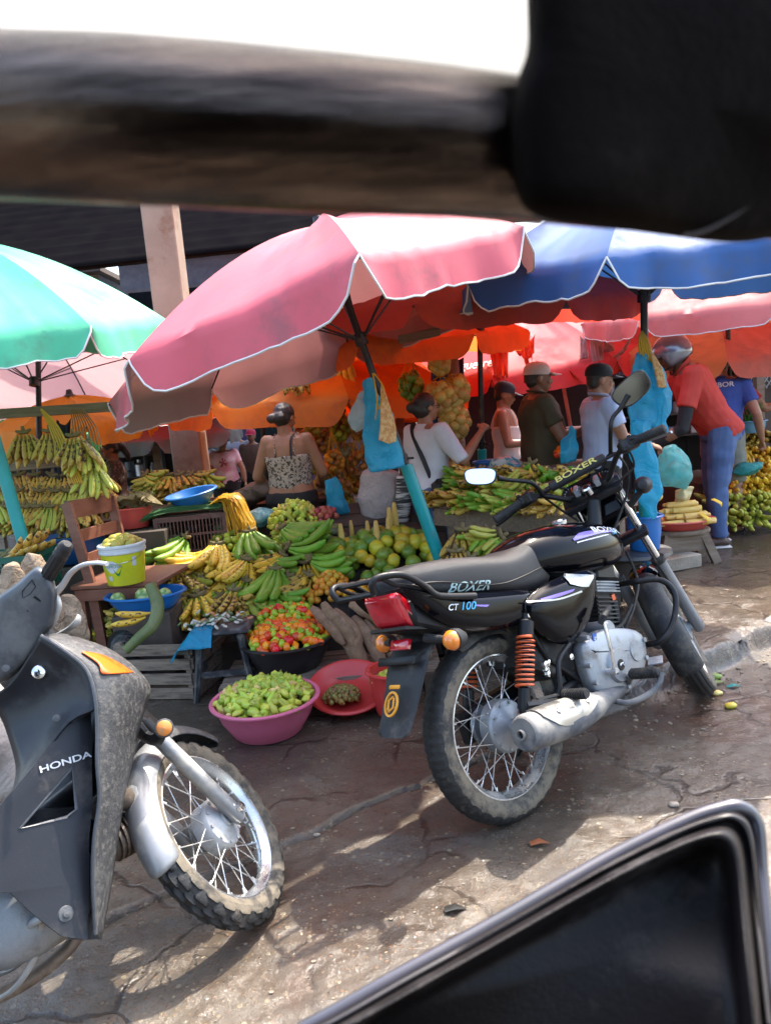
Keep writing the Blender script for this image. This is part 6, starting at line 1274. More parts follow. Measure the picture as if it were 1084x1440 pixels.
heap('oni', slope_pt(458, 738, .04), .09, .07, .07, 16, 'red onion in a net beside the sweet peppers', 'onion', 'red onions in the net', .3, seed=11)
heap('coc', slope_pt(468, 842, .0), .11, .09, .15, 40, 'small orange and yellow fruit in the upright net by the cassava', 'fruit', 'orange fruit netted by the cassava', .2, seed=12)
heap('coc', slope_pt(432, 848, -.01), .07, .06, .07, 16, 'small orange fruit between the green plantains and the cassava', 'fruit', 'orange fruit beside the plantains', .2, seed=13)
heap('coc', slope_pt(515, 842, .04), .12, .07, .06, 26, 'small orange fruit filling the plastic crate by the tail lamp', 'fruit', 'orange fruit in the crate', .2, seed=14)
heap('aji', slope_pt(250, 862, .0), .12, .06, .06, 20, 'shrivelled yellow pepper among the speckled bananas', 'pepper', 'yellow peppers among the bananas', .2, seed=15, w=(1, 1, 1, 3))
# corn cobs standing in the grapefruit
M_corn = mat('corn', (.74, .48, .09), .5, col2=(.78, .58, .20), scale=60, bump=.8, bscale=160, rnd=.4); M_husk = mat('corn_husk', (.62, .50, .28), .7, col2=(.50, .42, .18), stretch=(1, 1, 8), scale=12, bump=.2)
def cob_mesh():
    b = MB(); n = 12; rg = []
    for i in range(27):
        f = i / 26; r = .021 * (1 - .5 * f ** 3) * (1 + .05 * math.sin(i * 2.6)); rg.append([V((r * math.cos(2 * PI * j / n) * (1 + .05 * (j % 2)), r * math.sin(2 * PI * j / n) * (1 + .05 * (j % 2)), f * .19)) for j in range(n)])
    b.loft(rg); me = bpy.data.meshes.new('corn_cob'); me.from_pydata(b.v, [], b.f); me.materials.append(M_corn); me.polygons.foreach_set('use_smooth', [True] * len(me.polygons)); return me
COB = cob_mesh()
for i, (u, v, a, s) in enumerate(((484, 788, 12, 1.0), (497, 770, 8, .7), (520, 775, 5, .8), (533, 786, 14, 1.05), (551, 764, -22, 1.0), (558, 757, -26, 1.0), (549, 775, -8, .9))):
    p = slope_pt(u, v, .05); d = V((math.sin(rad(a - 5)), -.15, 1)); inst(COB, 'corn_cob', orient(p, V((1, 0, 0)), d) @ MX.Scale(s, 4), 'pale corn cob standing upright in the grapefruit heap', 'corn', 'corn cobs standing in the grapefruit')
# banana hands on the bench
BH = [(402, 772, 35, 'green', 10, .24, .021, .55, 'green plantain bunch fanned to the right below the limes'), (356, 778, 75, 'green', 9, .22, .022, .7, 'green plantain bunch curving down below the pale bag'), (410, 800, 15, 'green', 6, .24, .02, .3, 'green plantains lying flat in the middle of the bench'), (312, 796, 95, 'yellow', 14, .22, .021, .55, 'ripe yellow banana bunch, largest on the bench'), (352, 818, 115, 'yellow', 9, .19, .018, .6, 'small yellow banana bunch beside the big yellow one'), (392, 832, 100, 'green', 11, .22, .020, .6, 'deep green plantain bunch above the tub of peppers'), (268, 786, 125, 'green', 9, .22, .019, .6, 'dull green plantain bunch under the brown crate corner'), (232, 858, 130, 'brown', 9, .18, .017, .6, 'speckled banana bunch at the left end of the bench'), (252, 838, 80, 'brown', 8, .16, .016, .9, 'brown tipped banana bunch next to the big yellow bunch'), (222, 890, 160, 'brown', 7, .18, .016, .4, 'overripe bananas hanging over the slatted crate'), (205, 868, 110, 'pale', 6, .17, .017, .5, 'pale green bananas beside the cut stalk'), (285, 870, 70, 'yellow', 7, .15, .016, .7, 'short yellow bananas above the blue cloth'), (335, 862, 95, 'brown', 7, .15, .015, .6, 'dark speckled bananas between the stool and the green bunch'), (440, 818, 20, 'green', 5, .20, .019, .3, 'dark green plantains tucked behind the orange fruit')]
for i, (u, v, a, kd, nf, L_, r, sp_, lab) in enumerate(BH): put_hand(orient(slope_pt(u, v - 6, .13), hdir(a), SN, 0), kd, lab, 'banana bunches on the sloping bench', nf=nf, L_=L_ * 1.42, r=r * 1.45, spread=sp_, seed=i, cv=1.0)
p = gr(166, 912, .05); put_hand(orient(p + V((0, 0, .10)), V((-.85, -.30, -.15)), V((0, -.3, 1))), 'pale', 'green bananas lying on the ground left of the slatted crate', 'banana bunches near the ground', nf=8, L_=.24, r=.024, spread=.5, seed=31)
for i, (u, v, a) in enumerate(((205, 868, 160), (212, 862, 150))): inst(banana_mesh('banana', .17, .017, .5, BAN['yellow']), 'banana', orient(at(u, v, 3.55), V((-.9, 0, -.3 + .2 * i)), V((0, -.5, 1))), 'single yellow banana lying over the blue tray rim', 'banana', 'loose yellow bananas by the blue tray')
b = MB(); b.curve([at(211, 822, 3.45), at(222, 850, 3.42), at(216, 878, 3.38), at(196, 897, 3.34), at(176, 916, 3.30)], [.026, .031, .030, .026, .022], 14, 6); b.tube([at(211, 822, 3.45), at(210.6, 821, 3.45)], [.024, .023], 12); o = b.build('cut_stalk', mat('green_stalk', (.075, .11, .03), .5, col2=(.14, .16, .05), scale=12, dirt=(.2, .18, .09), dscale=20, damt=.3)); tag(o, 'thick curved green banana stalk leaning on the blue tray', 'stalk')
rr = random.Random(3)
for i in range(22): put_hand(orient(slope_pt(236 + (i % 8) * 28 + rr.uniform(-8, 8), 800 + (i // 8) * 26 + rr.uniform(-6, 6), .07), hdir(rr.uniform(30, 150)), SN), rr.choice(('green', 'pale', 'brown', 'yellow')), 'banana bunch half buried between the others on the sloping bench', 'buried banana bunches on the bench', near=False, nf=9, L_=.24, r=.022, spread=.6, seed=150 + i % 4)
# cassava roots
m_cas = mat('cassava_bark', (.32, .19, .11), .85, col2=(.19, .11, .06), scale=14, bump=.9, bscale=70, dirt=(.30, .19, .12), dscale=22, damt=.4, rnd=.2)
def root_mesh(seed):
    rr = random.Random(seed); P_ = [V((0, 0, 0)), V((.07, rr.uniform(-.01, .01), .006)), V((.16, rr.uniform(-.02, .02), 0)), V((.24, rr.uniform(-.02, .02), .004)), V((.30, rr.uniform(-.03, .03), 0))]; b = MB(); b.curve(P_, [.017, .034, .040, .034, .012], 14, 6)
    for i, v in enumerate(b.v): b.v[i] = v * 1 + V((0, noise.noise(v * 18) * .005, noise.noise(v * 22 + V((3, 0, 0))) * .006))
    me = bpy.data.meshes.new('cassava_root'); me.from_pydata(b.v, [], b.f); me.materials.append(m_cas); me.polygons.foreach_set('use_smooth', [True] * len(me.polygons)); return me
RT = [root_mesh(k) for k in range(4)]
for i, (u, v, a, s, up) in enumerate(((438, 855, 50, .85, .0), (455, 848, 58, .9, .03), (470, 858, 62, 1.0, .05), (478, 872, 68, 1.15, .03), (497, 868, 62, 1.05, .05), (515, 872, 60, 1.0, .04), (492, 850, 35, .95, .08), (530, 876, 55, .85, .03), (545, 880, 40, .9, .01), (510, 900, 50, .7, -.02))):
    p = at(u, v, 3.60) ; inst(RT[i % 4], 'cassava_root', orient(p, V((1, 0, 0)) * math.cos(rad(a)) + V((0, -.55, -.83)) * math.sin(rad(a)), V((0, -.8, .55))) @ MX.Scale(s, 4), 'thick brown cassava root in the pile beside the pepper tub', 'cassava', 'cassava roots beside the tub')
# basins, tubs, buckets
def basin(n_, label, cat, c, R1, R0, h, m_, lip=.012, th=.004, n=56, tilt=None, group=None, handle=None, oval=1, z0=0):
    b = MB(); pr = [(0, 0), (R0 * .96, 0), (R0, .006), (R0 + (R1 - R0) * .55, h * .5), (R1 - lip * .8, h - .004), (R1, h - .003), (R1 + lip * .6, h - .008), (R1 + lip * .6, h - .002), (R1, h + .003), (R1 - lip, h), (R0 + (R1 - R0) * .5 - th, h * .5), (R0 - th, .012), (0, .010)]
    T = MX.Translation(V(c)) @ (Euler(tilt).to_matrix().to_4x4() if tilt else MX()) @ MX.Diagonal((1, oval, 1, 1)); b.lathe(pr, n, T); o = b.build(n_, m_, smooth=45); tag(o, label, cat, group); return o
pl_ = lambda n_, c, **k: mat(n_, c, .35, col2=tuple(min(1, q * 1.12) for q in c), scale=3, dirt=tuple(q * .6 + .08 for q in c), dscale=10, damt=.18, bump=.03, trans=k.get('tr', .08), tcol=c)
c = gr(372, 1046, 0); c.z = gz(c.x, c.y) + .002; c = c + V((0, .13, 0)); basin('basin', 'bright pink plastic basin heaped with green sweet peppers', 'basin', c, .232, .15, .155, pl_('pink_plastic', (.62, .14, .24))); heap('aji', c + V((0, 0, .135)), .20, .20, .075, 165, 'green sweet pepper heaped in the pink basin', 'pepper', 'sweet peppers in the pink basin', seed=20, w=(3, 3, 3, 1.3), layers=2)
c = gr(495, 1008, 0); c.z = gz(c.x, c.y) + .002; c = c + V((-.01, .15, 0)); basin('basin', 'shallow red plastic basin holding a few small round fruit', 'basin', c + V((0, -.02, .035)), .185, .11, .075, pl_('red_plastic', (.55, .045, .04)), tilt=(.33, 0, 0)); heap('sml', c + V((-.035, -.045, .045)), .085, .08, .055, 75, 'small round greenish fruit in the shallow red basin', 'fruit', 'small fruit in the red basin', seed=21)
c = gr(402, 960, .08); c = V((c.x, c.y + .17, .105)); basin('tub', 'wide black tub brimming with red, orange and green peppers', 'tub', c, .232, .16, .15, pl_('black_tub', (.022, .018, .020))); heap('tom', c + V((0, 0, .135)), .215, .215, .085, 150, 'round hot pepper heaped in the wide black tub', 'pepper', 'hot peppers in the black tub', seed=22, w=(4, 3, 3, 2)); heap('tom', c + V((.0, .12, .19)), .17, .09, .09, 60, 'round hot pepper stacked at the back of the black tub', 'pepper', 'hot peppers behind the black tub', seed=23, w=(2, 2, 3, 3))
c = at(553, 960, 3.15); basin('tub', 'deep red tub partly hidden by the motorcycle indicator', 'tub', (c.x, c.y, .01), .115, .085, .20, pl_('red_plastic', (.55, .045, .04))); heap('aji', V((c.x, c.y, .15)), .09, .09, .03, 18, 'yellow green pepper in the deep red tub', 'pepper', 'peppers in the deep red tub', seed=24, layers=1)
# plastic stool, slatted crate, cloth with cut vegetables
p0 = gr(318, 985, 0); cx, cy = p0.x, p0.y + .14; t = thing('plastic_stool', 'grey black plastic stool under the blue bag, beside the slatted crate', 'stool', (cx, cy, 0)); M_st = mat('grey_black_plastic', (.035, .037, .042), .45, dirt=(.16, .15, .14), dscale=14, damt=.4); b = MB(); b.box((cx, cy, .335), (.29, .27, .03), bev=.012); part(b, 'seat', M_st, t)
for sx in (-1, 1):
    for sy in (-1, 1): b = MB(); b.tube([V((cx + sx * .10, cy + sy * .09, .33)), V((cx + sx * .115, cy + sy * .105, .2)), V((cx + sx * .145, cy + sy * .135, .0))], [.042, .032, .026], 8, flat=.6); part(b, 'leg', M_st, t)
for sx in (-1, 1): b = MB(); b.beam((cx + sx * .12, cy - .11, .13), (cx + sx * .12, cy + .11, .13), .012, .03); part(b, 'rung', M_st, t)
b = MB(); b.beam((cx - .12, cy - .115, .13), (cx + .12, cy - .115, .13), .012, .03); part(b, 'rung', M_st, t)
b = MB(); g = 22
for i in range(g + 1):
    for j in range(g + 1):
        x, y = lerp(-.25, -.03, i / g), lerp(-.19, .08, j / g); e = max(0, abs(x) - .135, -y - .125); z = .357 - e * 1.1 + noise.noise(V((x * 14, y * 14, 1))) * (.008 + e * .14); b.v.append(V((cx + x * (1 - e * .5), cy + y * (1 - e * .6), z)))
for i in range(g):
    for j in range(g): a = i * (g + 1) + j; b.f.append((a, a + 1, a + g + 2, a + g + 1)); b.m.append(0)
b.noflip = True; o = b.build('plastic_bag', M_bagblue, sol=.001); tag(o, 'torn sky blue bag spread over the plastic stool', 'bag')
rr = random.Random(9); cols = [mat('cut_carrot', (.62, .26, .12), .5), mat('cut_turnip', (.62, .60, .50), .5), mat('cut_greens', (.12, .20, .06), .5)]
ME_ = [blob('chopped_vegetable', .011, (1.6, 1, .5), .3, m, 4) for m in cols]
for i in range(70): inst(ME_[rr.choice((0, 1, 1, 2))], 'chopped_vegetable', MX.Translation((cx + rr.gauss(-.02, .075), cy + rr.gauss(0, .06), .366 + abs(rr.gauss(0, .013)))) @ Euler((rr.uniform(-.6, .6), rr.uniform(-.6, .6), rr.uniform(0, 6))).to_matrix().to_4x4(), 'chopped pale vegetable piece on the blue bag over the stool', 'vegetable', 'chopped vegetables on the stool')
def crate_slat(n_, label, c, w, d, h, yaw, m_, rows=4, cat='crate'):
    t = thing(n_, label, cat, c, (0, 0, yaw)); R3 = Euler((0, 0, yaw)).to_matrix(); P = lambda x, y, z: V(c) + R3 @ V((x, y, z))
    for x, y in ((-w / 2 + .015, -d / 2 + .015), (w / 2 - .015, -d / 2 + .015), (-w / 2 + .015, d / 2 - .015), (w / 2 - .015, d / 2 - .015)): b = MB(); b.box(P(x, y, h / 2), (.03, .03, h), R3); part(b, 'post', m_, t)
    for k in range(rows):
        z = (k + .5) * h / rows
        for s in (-1, 1): b = MB(); b.box(P(0, s * (d / 2 + .007), z), (w, .012, h / rows * .72), R3 @ Euler((0, .01 * s, 0)).to_matrix()); part(b, 'slat', m_, t); b = MB(); b.box(P(s * (w / 2 + .007), 0, z), (.012, d, h / rows * .72), R3); part(b, 'slat', m_, t)
    b = MB(); b.box(P(0, 0, .02), (w - .02, d - .02, .015), R3); part(b, 'bottom_board', m_, t); return t
M_pale = mat('pale_crate_wood', (.27, .21, .155), .8, col2=(.16, .12, .09), scale=8, stretch=(1, 8, 8), bump=.5, bscale=40, dirt=(.09, .07, .05), dscale=8, damt=.35)
c = gr(248, 985, 0); crate_slat('slatted_crate', 'weathered slatted fruit crate left of the plastic stool', (c.x - .05, c.y + .22, 0), .40, .40, .30, -.22, M_pale)
b = MB(); b.loft([[V((c.x - .29 + .09 * math.cos(a) * k, c.y + .18 + .10 * math.sin(a) * k, z)) + V((noise.noise(V((a * 2, z * 9, 1))) * .03, 0, 0)) for a in [2 * PI * j / 16 for j in range(16)]] for z, k in ((0, 1.1), (.1, 1), (.2, .95), (.30, .8), (.34, .3))]); o = b.build('cloth_bundle', mat('black_sheeting', (.02, .02, .02), .4, wrinkle=1, bscale=60), sub=1); tag(o, 'crumpled black plastic bundle at the left side of the slatted crate', 'bundle')
def crate_plastic(label, c, w, d, h, yaw, m_, cat='crate', tilt=0):
    t = thing('plastic_crate', label, cat, c, (tilt, 0, yaw)); T = MX.Translation(V(c)) @ Euler((tilt, 0, yaw)).to_matrix().to_4x4(); b = MB(); R3 = T.to_3x3()
    def bx(x, y, z, a, bb, cc): b.box(T @ V((x, y, z)), (a, bb, cc), R3)
    for s in (-1, 1):
        for z, hh in ((.012, .024), (h * .5, .014), (h - .015, .03)): bx(0, s * d / 2, z, w, .012, hh); bx(s * w / 2, 0, z, .012, d, hh)
        n1 = int(w / .022); n2 = int(d / .022)
        for k in range(n1 + 1): bx(-w / 2 + w * k / n1, s * d / 2, h / 2, .007, .009, h)
        for k in range(n2 + 1): bx(s * w / 2, -d / 2 + d * k / n2, h / 2, .009, .007, h)
        for q in (-1, 1): bx(s * w / 2, q * d / 2, h / 2, .024, .024, h)
    part(b, 'grille', m_, t); b = MB(); b.box(T @ V((0, 0, .012)), (w - .02, d - .02, .01), R3); part(b, 'base', m_, t); return t
M_brc = pl_('brown_crate_plastic', (.095, .045, .045)); M_bkc = pl_('black_crate_plastic', (.025, .024, .026)); M_gnc = pl_('green_crate_plastic', (.0, .085, .06)); M_bluep = pl_('blue_plastic', (.015, .14, .42)); M_redb = pl_('red_basin_plastic', (.50, .07, .055))
c = at(268, 778, 4.62); crate_plastic('brown latticed plastic crate topped with onion greens and a blue basin', (c.x, c.y + .18, c.z), .42, .36, .24, .12, M_brc)
crate_plastic('black plastic crate underneath the brown latticed crate', (c.x, c.y + .22, c.z - .27), .46, .38, .26, .05, M_bkc); crate_plastic('black plastic crate on the ground at the bottom of the stack', (c.x, c.y + .22, 0.0), .48, .38, c.z - .275, .0, M_bkc)
c2 = V((c.x, c.y + .18, c.z + .24)); rr = random.Random(4); b = MB()
for k in range(90): y = rr.uniform(-.15, .12); b.curve([c2 + V((-.36 + rr.uniform(0, .1), y - .05, -.02 + rr.uniform(0, .03))), c2 + V((-.1, y, .025 + rr.uniform(0, .03))), c2 + V((.22 + rr.uniform(-.05, .03), y + .03, .015 + rr.uniform(0, .03)))], .0038, 4, 3)
o = b.build('onion_greens', mat('onion_green', (.035, .10, .04), .5, col2=(.06, .15, .05))); tag(o, 'bundle of long green onion stalks on the brown crate', 'greens')
basin('basin', 'blue plastic basin resting on the onion greens', 'basin', c2 + V((.01, .02, .045)), .165, .10, .085, M_bluep, tilt=(.10, -.12, 0))
b = MB()
for k in range(110): x = rr.uniform(0, .09); y = rr.uniform(-.16, .06); L_ = rr.uniform(.12, .24); b.curve([c2 + V((.14, y * .7, .05)), c2 + V((.22 + x, y, .07 + rr.uniform(0, .03))), c2 + V((.24 + x * 1.6, y - .03, .03 - L_ * .4)), c2 + V((.25 + x * 1.9, y - .05, .05 - L_))], .0042, 4, 3, flat=.4)
o = b.build('raffia', mat('yellow_raffia', (.70, .42, .03), .45, col2=(.60, .33, .02), trans=.2)); tag(o, 'yellow raffia ties hanging over the corner of the brown crate', 'raffia')
# chair with the yellow bucket
def chair():
    A = at(185, 830, 3.95); z = .44; x0, y0 = A.x - .02, A.y + .02; yaw = -.15
    t = thing('wooden_chair', 'red brown wooden chair holding the yellow paint bucket', 'chair', (x0, y0, 0), (0, 0, yaw)); T = MX.Translation((x0, y0, 0)) @ MX.Rotation(yaw, 4, 'Z'); R3 = T.to_3x3(); P = lambda x, y, z_: T @ V((x, y, z_)); zs = at(178, 815, A.y).z
    b = MB(); b.box(P(-.03, .12, zs - .015), (.50, .44, .03), R3, bev=.006); part(b, 'seat', M_wood2, t); b = MB(); b.box(P(-.03, -.085, zs - .06), (.46, .022, .06), R3); part(b, 'rail', M_wood2, t)
    for sx in (-.24, .18): b = MB(); b.beam(P(sx, -.07, zs - .03), P(sx, -.08, 0), .045, .045, up=(0, 1, 0)); part(b, 'leg', M_wood2, t)
    # the back stands on the left, toward the plantain table
    q = lambda u, v, Y: at(u, v, Y); tl, tr = q(94, 708, 4.05), q(156, 698, 4.45); bl, br = q(130, 826, 3.95), q(180, 800, 4.40); gl, g2 = V((bl.x + .02, bl.y, 0)), V((br.x + .02, br.y, 0))
    for a, m, g_ in ((tl, bl, gl), (tr, br, g2)): b = MB(); b.beam(a, m, .05, .032, up=(0, 1, 0)); b.beam(m, g_, .05, .032, up=(0, 1, 0)); part(b, 'back_post', M_wood2, t)
    for f, w in ((.08, .10), (.40, .065), (.68, .06)): b = MB(); a, c_ = tl.lerp(bl, f), tr.lerp(br, f); b.beam(a, c_, .018, w); part(b, 'back_slat', M_wood2, t)
    # bucket
    bc = q(178, 813, 3.88); bc.z = zs + .001; m_b = mat('yellow_bucket', (.62, .62, .02), .35, dirt=(.4, .38, .1), damt=.1); m_w = mat('white_bucket', (.62, .64, .66), .4, dirt=(.4, .38, .34), dscale=12, damt=.15)
    h, R1, R0 = .215, .118, .095; t2 = thing('paint_bucket', 'yellow paint bucket with white rim, full of small guavas', 'bucket', bc); b = MB(); T2 = MX.Translation(bc)
    b.lathe([(0, 0), (R0, 0), (R0 + .001, .006), (R1 - .004, h - .05)], 48, T2, caps=True); part(b, 'label', m_b, t2); b = MB(); b.lathe([(R1 - .004, h - .05), (R1 + .003, h - .046), (R1 + .003, h - .036), (R1, h - .034), (R1 + .001, h - .018), (R1 + .006, h - .014), (R1 + .006, h - .004), (R1, h), (R1 - .005, h), (R1 - .008, h - .05)], 48, T2, caps=False); rim = part(b, 'rim', m_w, t2)
    fr = lambda z_: lerp(R0, R1 - .004, z_ / (h - .05))
    def arc(z0, z1, a0, a1, off, n=14): 
        bb = MB(); 
        for i in range(n + 1):
            a = lerp(a0, a1, i / n)
            for z_ in (z0(i / n), z1(i / n)): bb.v.append(T2 @ V(((fr(z_) + off) * math.sin(a), -(fr(z_) + off) * math.cos(a), z_)))
        for i in range(n): k = i * 2; bb.f.append((k, k + 2, k + 3, k + 1)); bb.m.append(0)
        return bb
    part(arc(lambda f: .105 - .035 * math.sin(PI * f), lambda f: .105 + .032 * math.sin(PI * f) ** .6, -.70, .10, .0015), 'printed_oval', m_w, t2); m_gr = mat('label_green', (.01, .25, .05), .4)
    part(arc(lambda f: .105 - .05 * math.sin(PI * f), lambda f: .105 - .036 * math.sin(PI * f), -.25, .22, .002), 'printed_leaf', m_gr, t2); part(arc(lambda f: .128, lambda f: .128 + .018 * math.sin(PI * f), -.72, -.45, .002), 'printed_leaf', m_gr, t2); part(arc(lambda f: .03, lambda f: .055, -.62, -.36, .0015), 'printed_panel', m_w, t2); part(arc(lambda f: .10, lambda f: .15, .72, .92, .0015), 'printed_panel', m_w, t2)
    o = text('CREMOSA', .026, MX(), 'lettering', mat('label_grey_green', (.25, .38, .33), .5), None, ext=0)
    for v in o.data.vertices: a = -.30 + v.co.x / .11; z_ = .108 + v.co.y; v.co = T2 @ V(((fr(z_) + .0032) * math.sin(a), -(fr(z_) + .0032) * math.cos(a), z_)) - V(bc)
    o.parent = t2
    b = MB(); b.curve([V(bc) + V((-R1 - .002, 0, h - .03)), V(bc) + V((-.10, -.09, h - .075)), V(bc) + V((0, -R1 - .02, h - .09)), V(bc) + V((.10, -.09, h - .075)), V(bc) + V((R1 + .002, 0, h - .03))], .0016, 5); part(b, 'handle', M_chrome, t2)
    heap('gua', V(bc) + V((0, 0, h - .025)), .088, .088, .045, 22, 'yellow green guava heaped in the yellow paint bucket', 'guava', 'guavas in the bucket', seed=33)
    b = MB(); b.curve([q(118, 823, 3.78), q(121, 829, 3.76), q(135, 826, 3.78), q(165, 822, 3.80), q(190, 818, 3.85)], .003, 5, 5)
    for i, v in enumerate(b.v): b.v[i].z = zs + .004
    o = b.build('yellow_tie', MATS['yellow_raffia']); tag(o, 'yellow string lying on the chair seat before the bucket', 'string')
chair()
c = at(196, 850, 3.72); basin('tray', 'blue plastic tray with striped melons under the chair', 'tray', (c.x, c.y + .12, c.z - .05), .21, .15, .085, M_bluep, oval=.75)
b = MB(); b.box((c.x, c.y + .12, (c.z - .05) / 2 - .002), (.30, .26, c.z - .06)); o = b.build('box', M_dwood, bevel=.006); tag(o, 'dark wooden box supporting the blue tray', 'box')
m_mel = mat('striped_melon', (.12, .24, .04), .35, col2=(.42, .48, .20), scale=10, stretch=(3, 3, .3), sharp=.06); mm = blob('striped_melon', .038, (1, 1, .95), .02, m_mel, 10)
for i, (u, v, s, lab) in enumerate(((166, 843, 1, 'small striped melon at the left of the blue tray'), (202, 838, 1.15, 'striped melon in the middle of the blue tray'), (232, 836, .95, 'striped melon at the right rim of the blue tray'))): inst(mm, 'striped_melon', MX.Translation(at(u, v, 3.78 + .03 * i)) @ MX.Scale(s, 4) @ Euler((1.2, .3 * i, 0)).to_matrix().to_4x4(), lab, 'melon', 'melons in the blue tray')
c = at(187, 728, 4.7); basin('basin', 'faded red basin of husks behind the chair', 'basin', (c.x, c.y, c.z - .06), .13, .10, .13, M_redb); b = MB(); b.box((c.x - .1, c.y + .1, (c.z - .07) / 2), (.7, .6, c.z - .07)); o = b.build('box', M_dwood, bevel=.006); tag(o, 'dark box under the faded red basin', 'box')
b = MB(); [b.curve([V((c.x + rr.uniform(-.14, .1), c.y + rr.uniform(-.1, .1), c.z + .06)), V((c.x + rr.uniform(-.1, .15), c.y + rr.uniform(-.1, .1), c.z + .10 + rr.uniform(0, .05))), V((c.x + rr.uniform(0, .24), c.y - .08, c.z + .07))], [.004, .03, .006], 6, 3, flat=.12) for k in range(26)]; o = b.build('dry_husks', mat('dry_husk', (.16, .11, .04), .7, col2=(.22, .18, .08), trans=.15)); tag(o, 'dry leaves and husks piled in the faded red basin', 'husks')
c = slope_pt(535, 848, .03); crate_plastic('dark plastic crate of orange fruit beside the tail lamp', (c.x, c.y, c.z - .06), .34, .20, .09, .1, M_bkc)
t = thing('pallet', 'low wooden pallet under the cassava roots', 'pallet', (-.12, 3.42, 0)); 
for k in range(2, 7): b = MB(); b.box((-.33, 3.24 + k * .085, .095), (1.06, .07, .016), (0, 0, .03)); part(b, 'board', M_pale, t)
for x in (-.8, .14): b = MB(); b.box((x, 3.57, .043), (.05, .40, .085)); part(b, 'bearer', M_dwood, t)
c = slope_pt(458, 785, .0); basin('basin', 'blue basin under the grey green avocados', 'basin', (c.x, c.y + .03, c.z - .02), .15, .11, .06, M_bluep)
def bundle(label, pts, r, m_, n_='plastic_bag', cat='bag', seed=0, fl=.8, amp=.02, group=None, n=22, fr=16):
    b = MB(); b.curve(pts, r, n, 5, flat=fl, up=(0, 1, 0) if abs((V(pts[-1]) - V(pts[0])).normalized().z) > .6 else (0, 0, 1))
    for i, v in enumerate(b.v): w_ = V((v.x * fr * 2.2, v.y * fr * 2.2, v.z * fr * .5 + seed)); b.v[i] = v + V((noise.noise(w_), noise.noise(w_ + V((9, 0, 0))), 0)) * amp * 1.1 + V((noise.noise(v * fr + V((seed, 0, 0))), noise.noise(v * fr + V((0, seed + 5, 0))), noise.noise(v * fr + V((0, 0, seed + 9))))) * amp * 1.5 + V((noise.noise(v * fr * 2.3), noise.noise(v * fr * 2.3 + V((4, 0, 0))), 0)) * amp * .5
    o = b.build(n_, m_, smooth=80, sub=1); tag(o, label, cat, group); return o
M_clear = mat('pale_clear_plastic', (.42, .58, .62), .15, trans=.5, tcol=(.6, .8, .85), col2=(.60, .72, .74), scale=14, bump=.4, bscale=60, wrinkle=.8, alpha=.82); M_pblue = mat('pale_blue_bag', (.12, .36, .46), .25, col2=(.30, .52, .58), scale=12, trans=.3, bump=.4, bscale=60, wrinkle=.8)
bundle('pale blue plastic bag stuffed behind the sweet pepper heap', [slope_pt(338, 752, .02), slope_pt(352, 742, .05), slope_pt(372, 735, .05), slope_pt(392, 728, .03)], [.03, .07, .075, .03], M_pblue, seed=3)

# ---------------------------------------------------------------- right-hand plantain table
tA, tB = at(620, 712, 4.55), at(800, 728, 3.85); zt = .70; tA.z = tB.z = zt; ex = (tB - tA).normalized(); ey = V((0, 0, 1)).cross(ex); LT = (tB - tA).length
t = thing('market_table', 'rough wooden table loaded with plantains behind the motorcycle', 'table', tA.lerp(tB, .5) * 1 - V((0, 0, zt))); b = MB(); R3 = MX((ex, ey, V((0, 0, 1)))).transposed(); mid = tA.lerp(tB, .5)
b.box(mid + ey * .30 + V((0, 0, -.015)), (LT + .1, .62, .03), R3); part(b, 'tabletop', M_wood, t); b = MB(); b.box(mid + V((0, 0, -.06)), (LT + .12, .025, .09), R3); part(b, 'front_rail', M_wood, t); b = MB(); b.box(mid + ey * .1 + V((0, 0, -.38)), (LT, .02, .55), R3); part(b, 'back_panel', mat('brown_board', (.14, .09, .06), .8), t)
for s in (-.5, .5):
    for yy in (.05, .55): b = MB(); b.box(mid + ex * s * (LT - .1) + ey * yy + V((0, 0, -zt / 2 - .02)), (.06, .06, zt - .05), R3); part(b, 'leg', M_wood, t)
rr = random.Random(21)
kinds = ['green', 'brown', 'pale', 'brown', 'orange', 'green']
for i in range(30):
    row = i // 10; f = (i % 10 + rr.uniform(.2, .8)) / 10; p = tA.lerp(tB, f) + ey * (.0 + row * .13) + V((0, 0, .07 + row * .055 + rr.uniform(0, .03))); a = rr.uniform(-1, 1)
    put_hand(orient(p, -ey * math.cos(a) * .8 + ex * math.sin(a) + V((0, 0, -.35)), V((0, 0, 1)) - ey * .5), rr.choice(kinds), 'mixed green and browning plantain bunch piled on the rough wooden table', 'plantain bunches on the table', near=False, nf=9, L_=.19, r=.018, spread=.6, seed=40 + i % 4)
put_hand(orient(at(745, 652, 4.35), V((.15, -.35, -.9)), V((0, -1, .2))), 'yellow', 'big black spotted yellow plantain bunch on top of the table pile', 'ripe plantains on the pile', nf=8, L_=.22, r=.021, spread=.5, seed=51)
put_hand(orient(at(752, 690, 4.25), V((.9, -.35, .1)), V((0, -.6, .8))), 'yellow', 'yellow plantain bunch lying below the black spotted one', 'ripe plantains on the pile', nf=7, L_=.2, r=.02, spread=.6, seed=52)
put_hand(orient(at(690, 690, 4.3), V((.95, -.2, .1)), V((0, -.6, .8))), 'pale', 'pale plantain bunch stretched along the pile behind the round mirror', 'ripe plantains on the pile', nf=7, L_=.22, r=.02, spread=.35, seed=53)
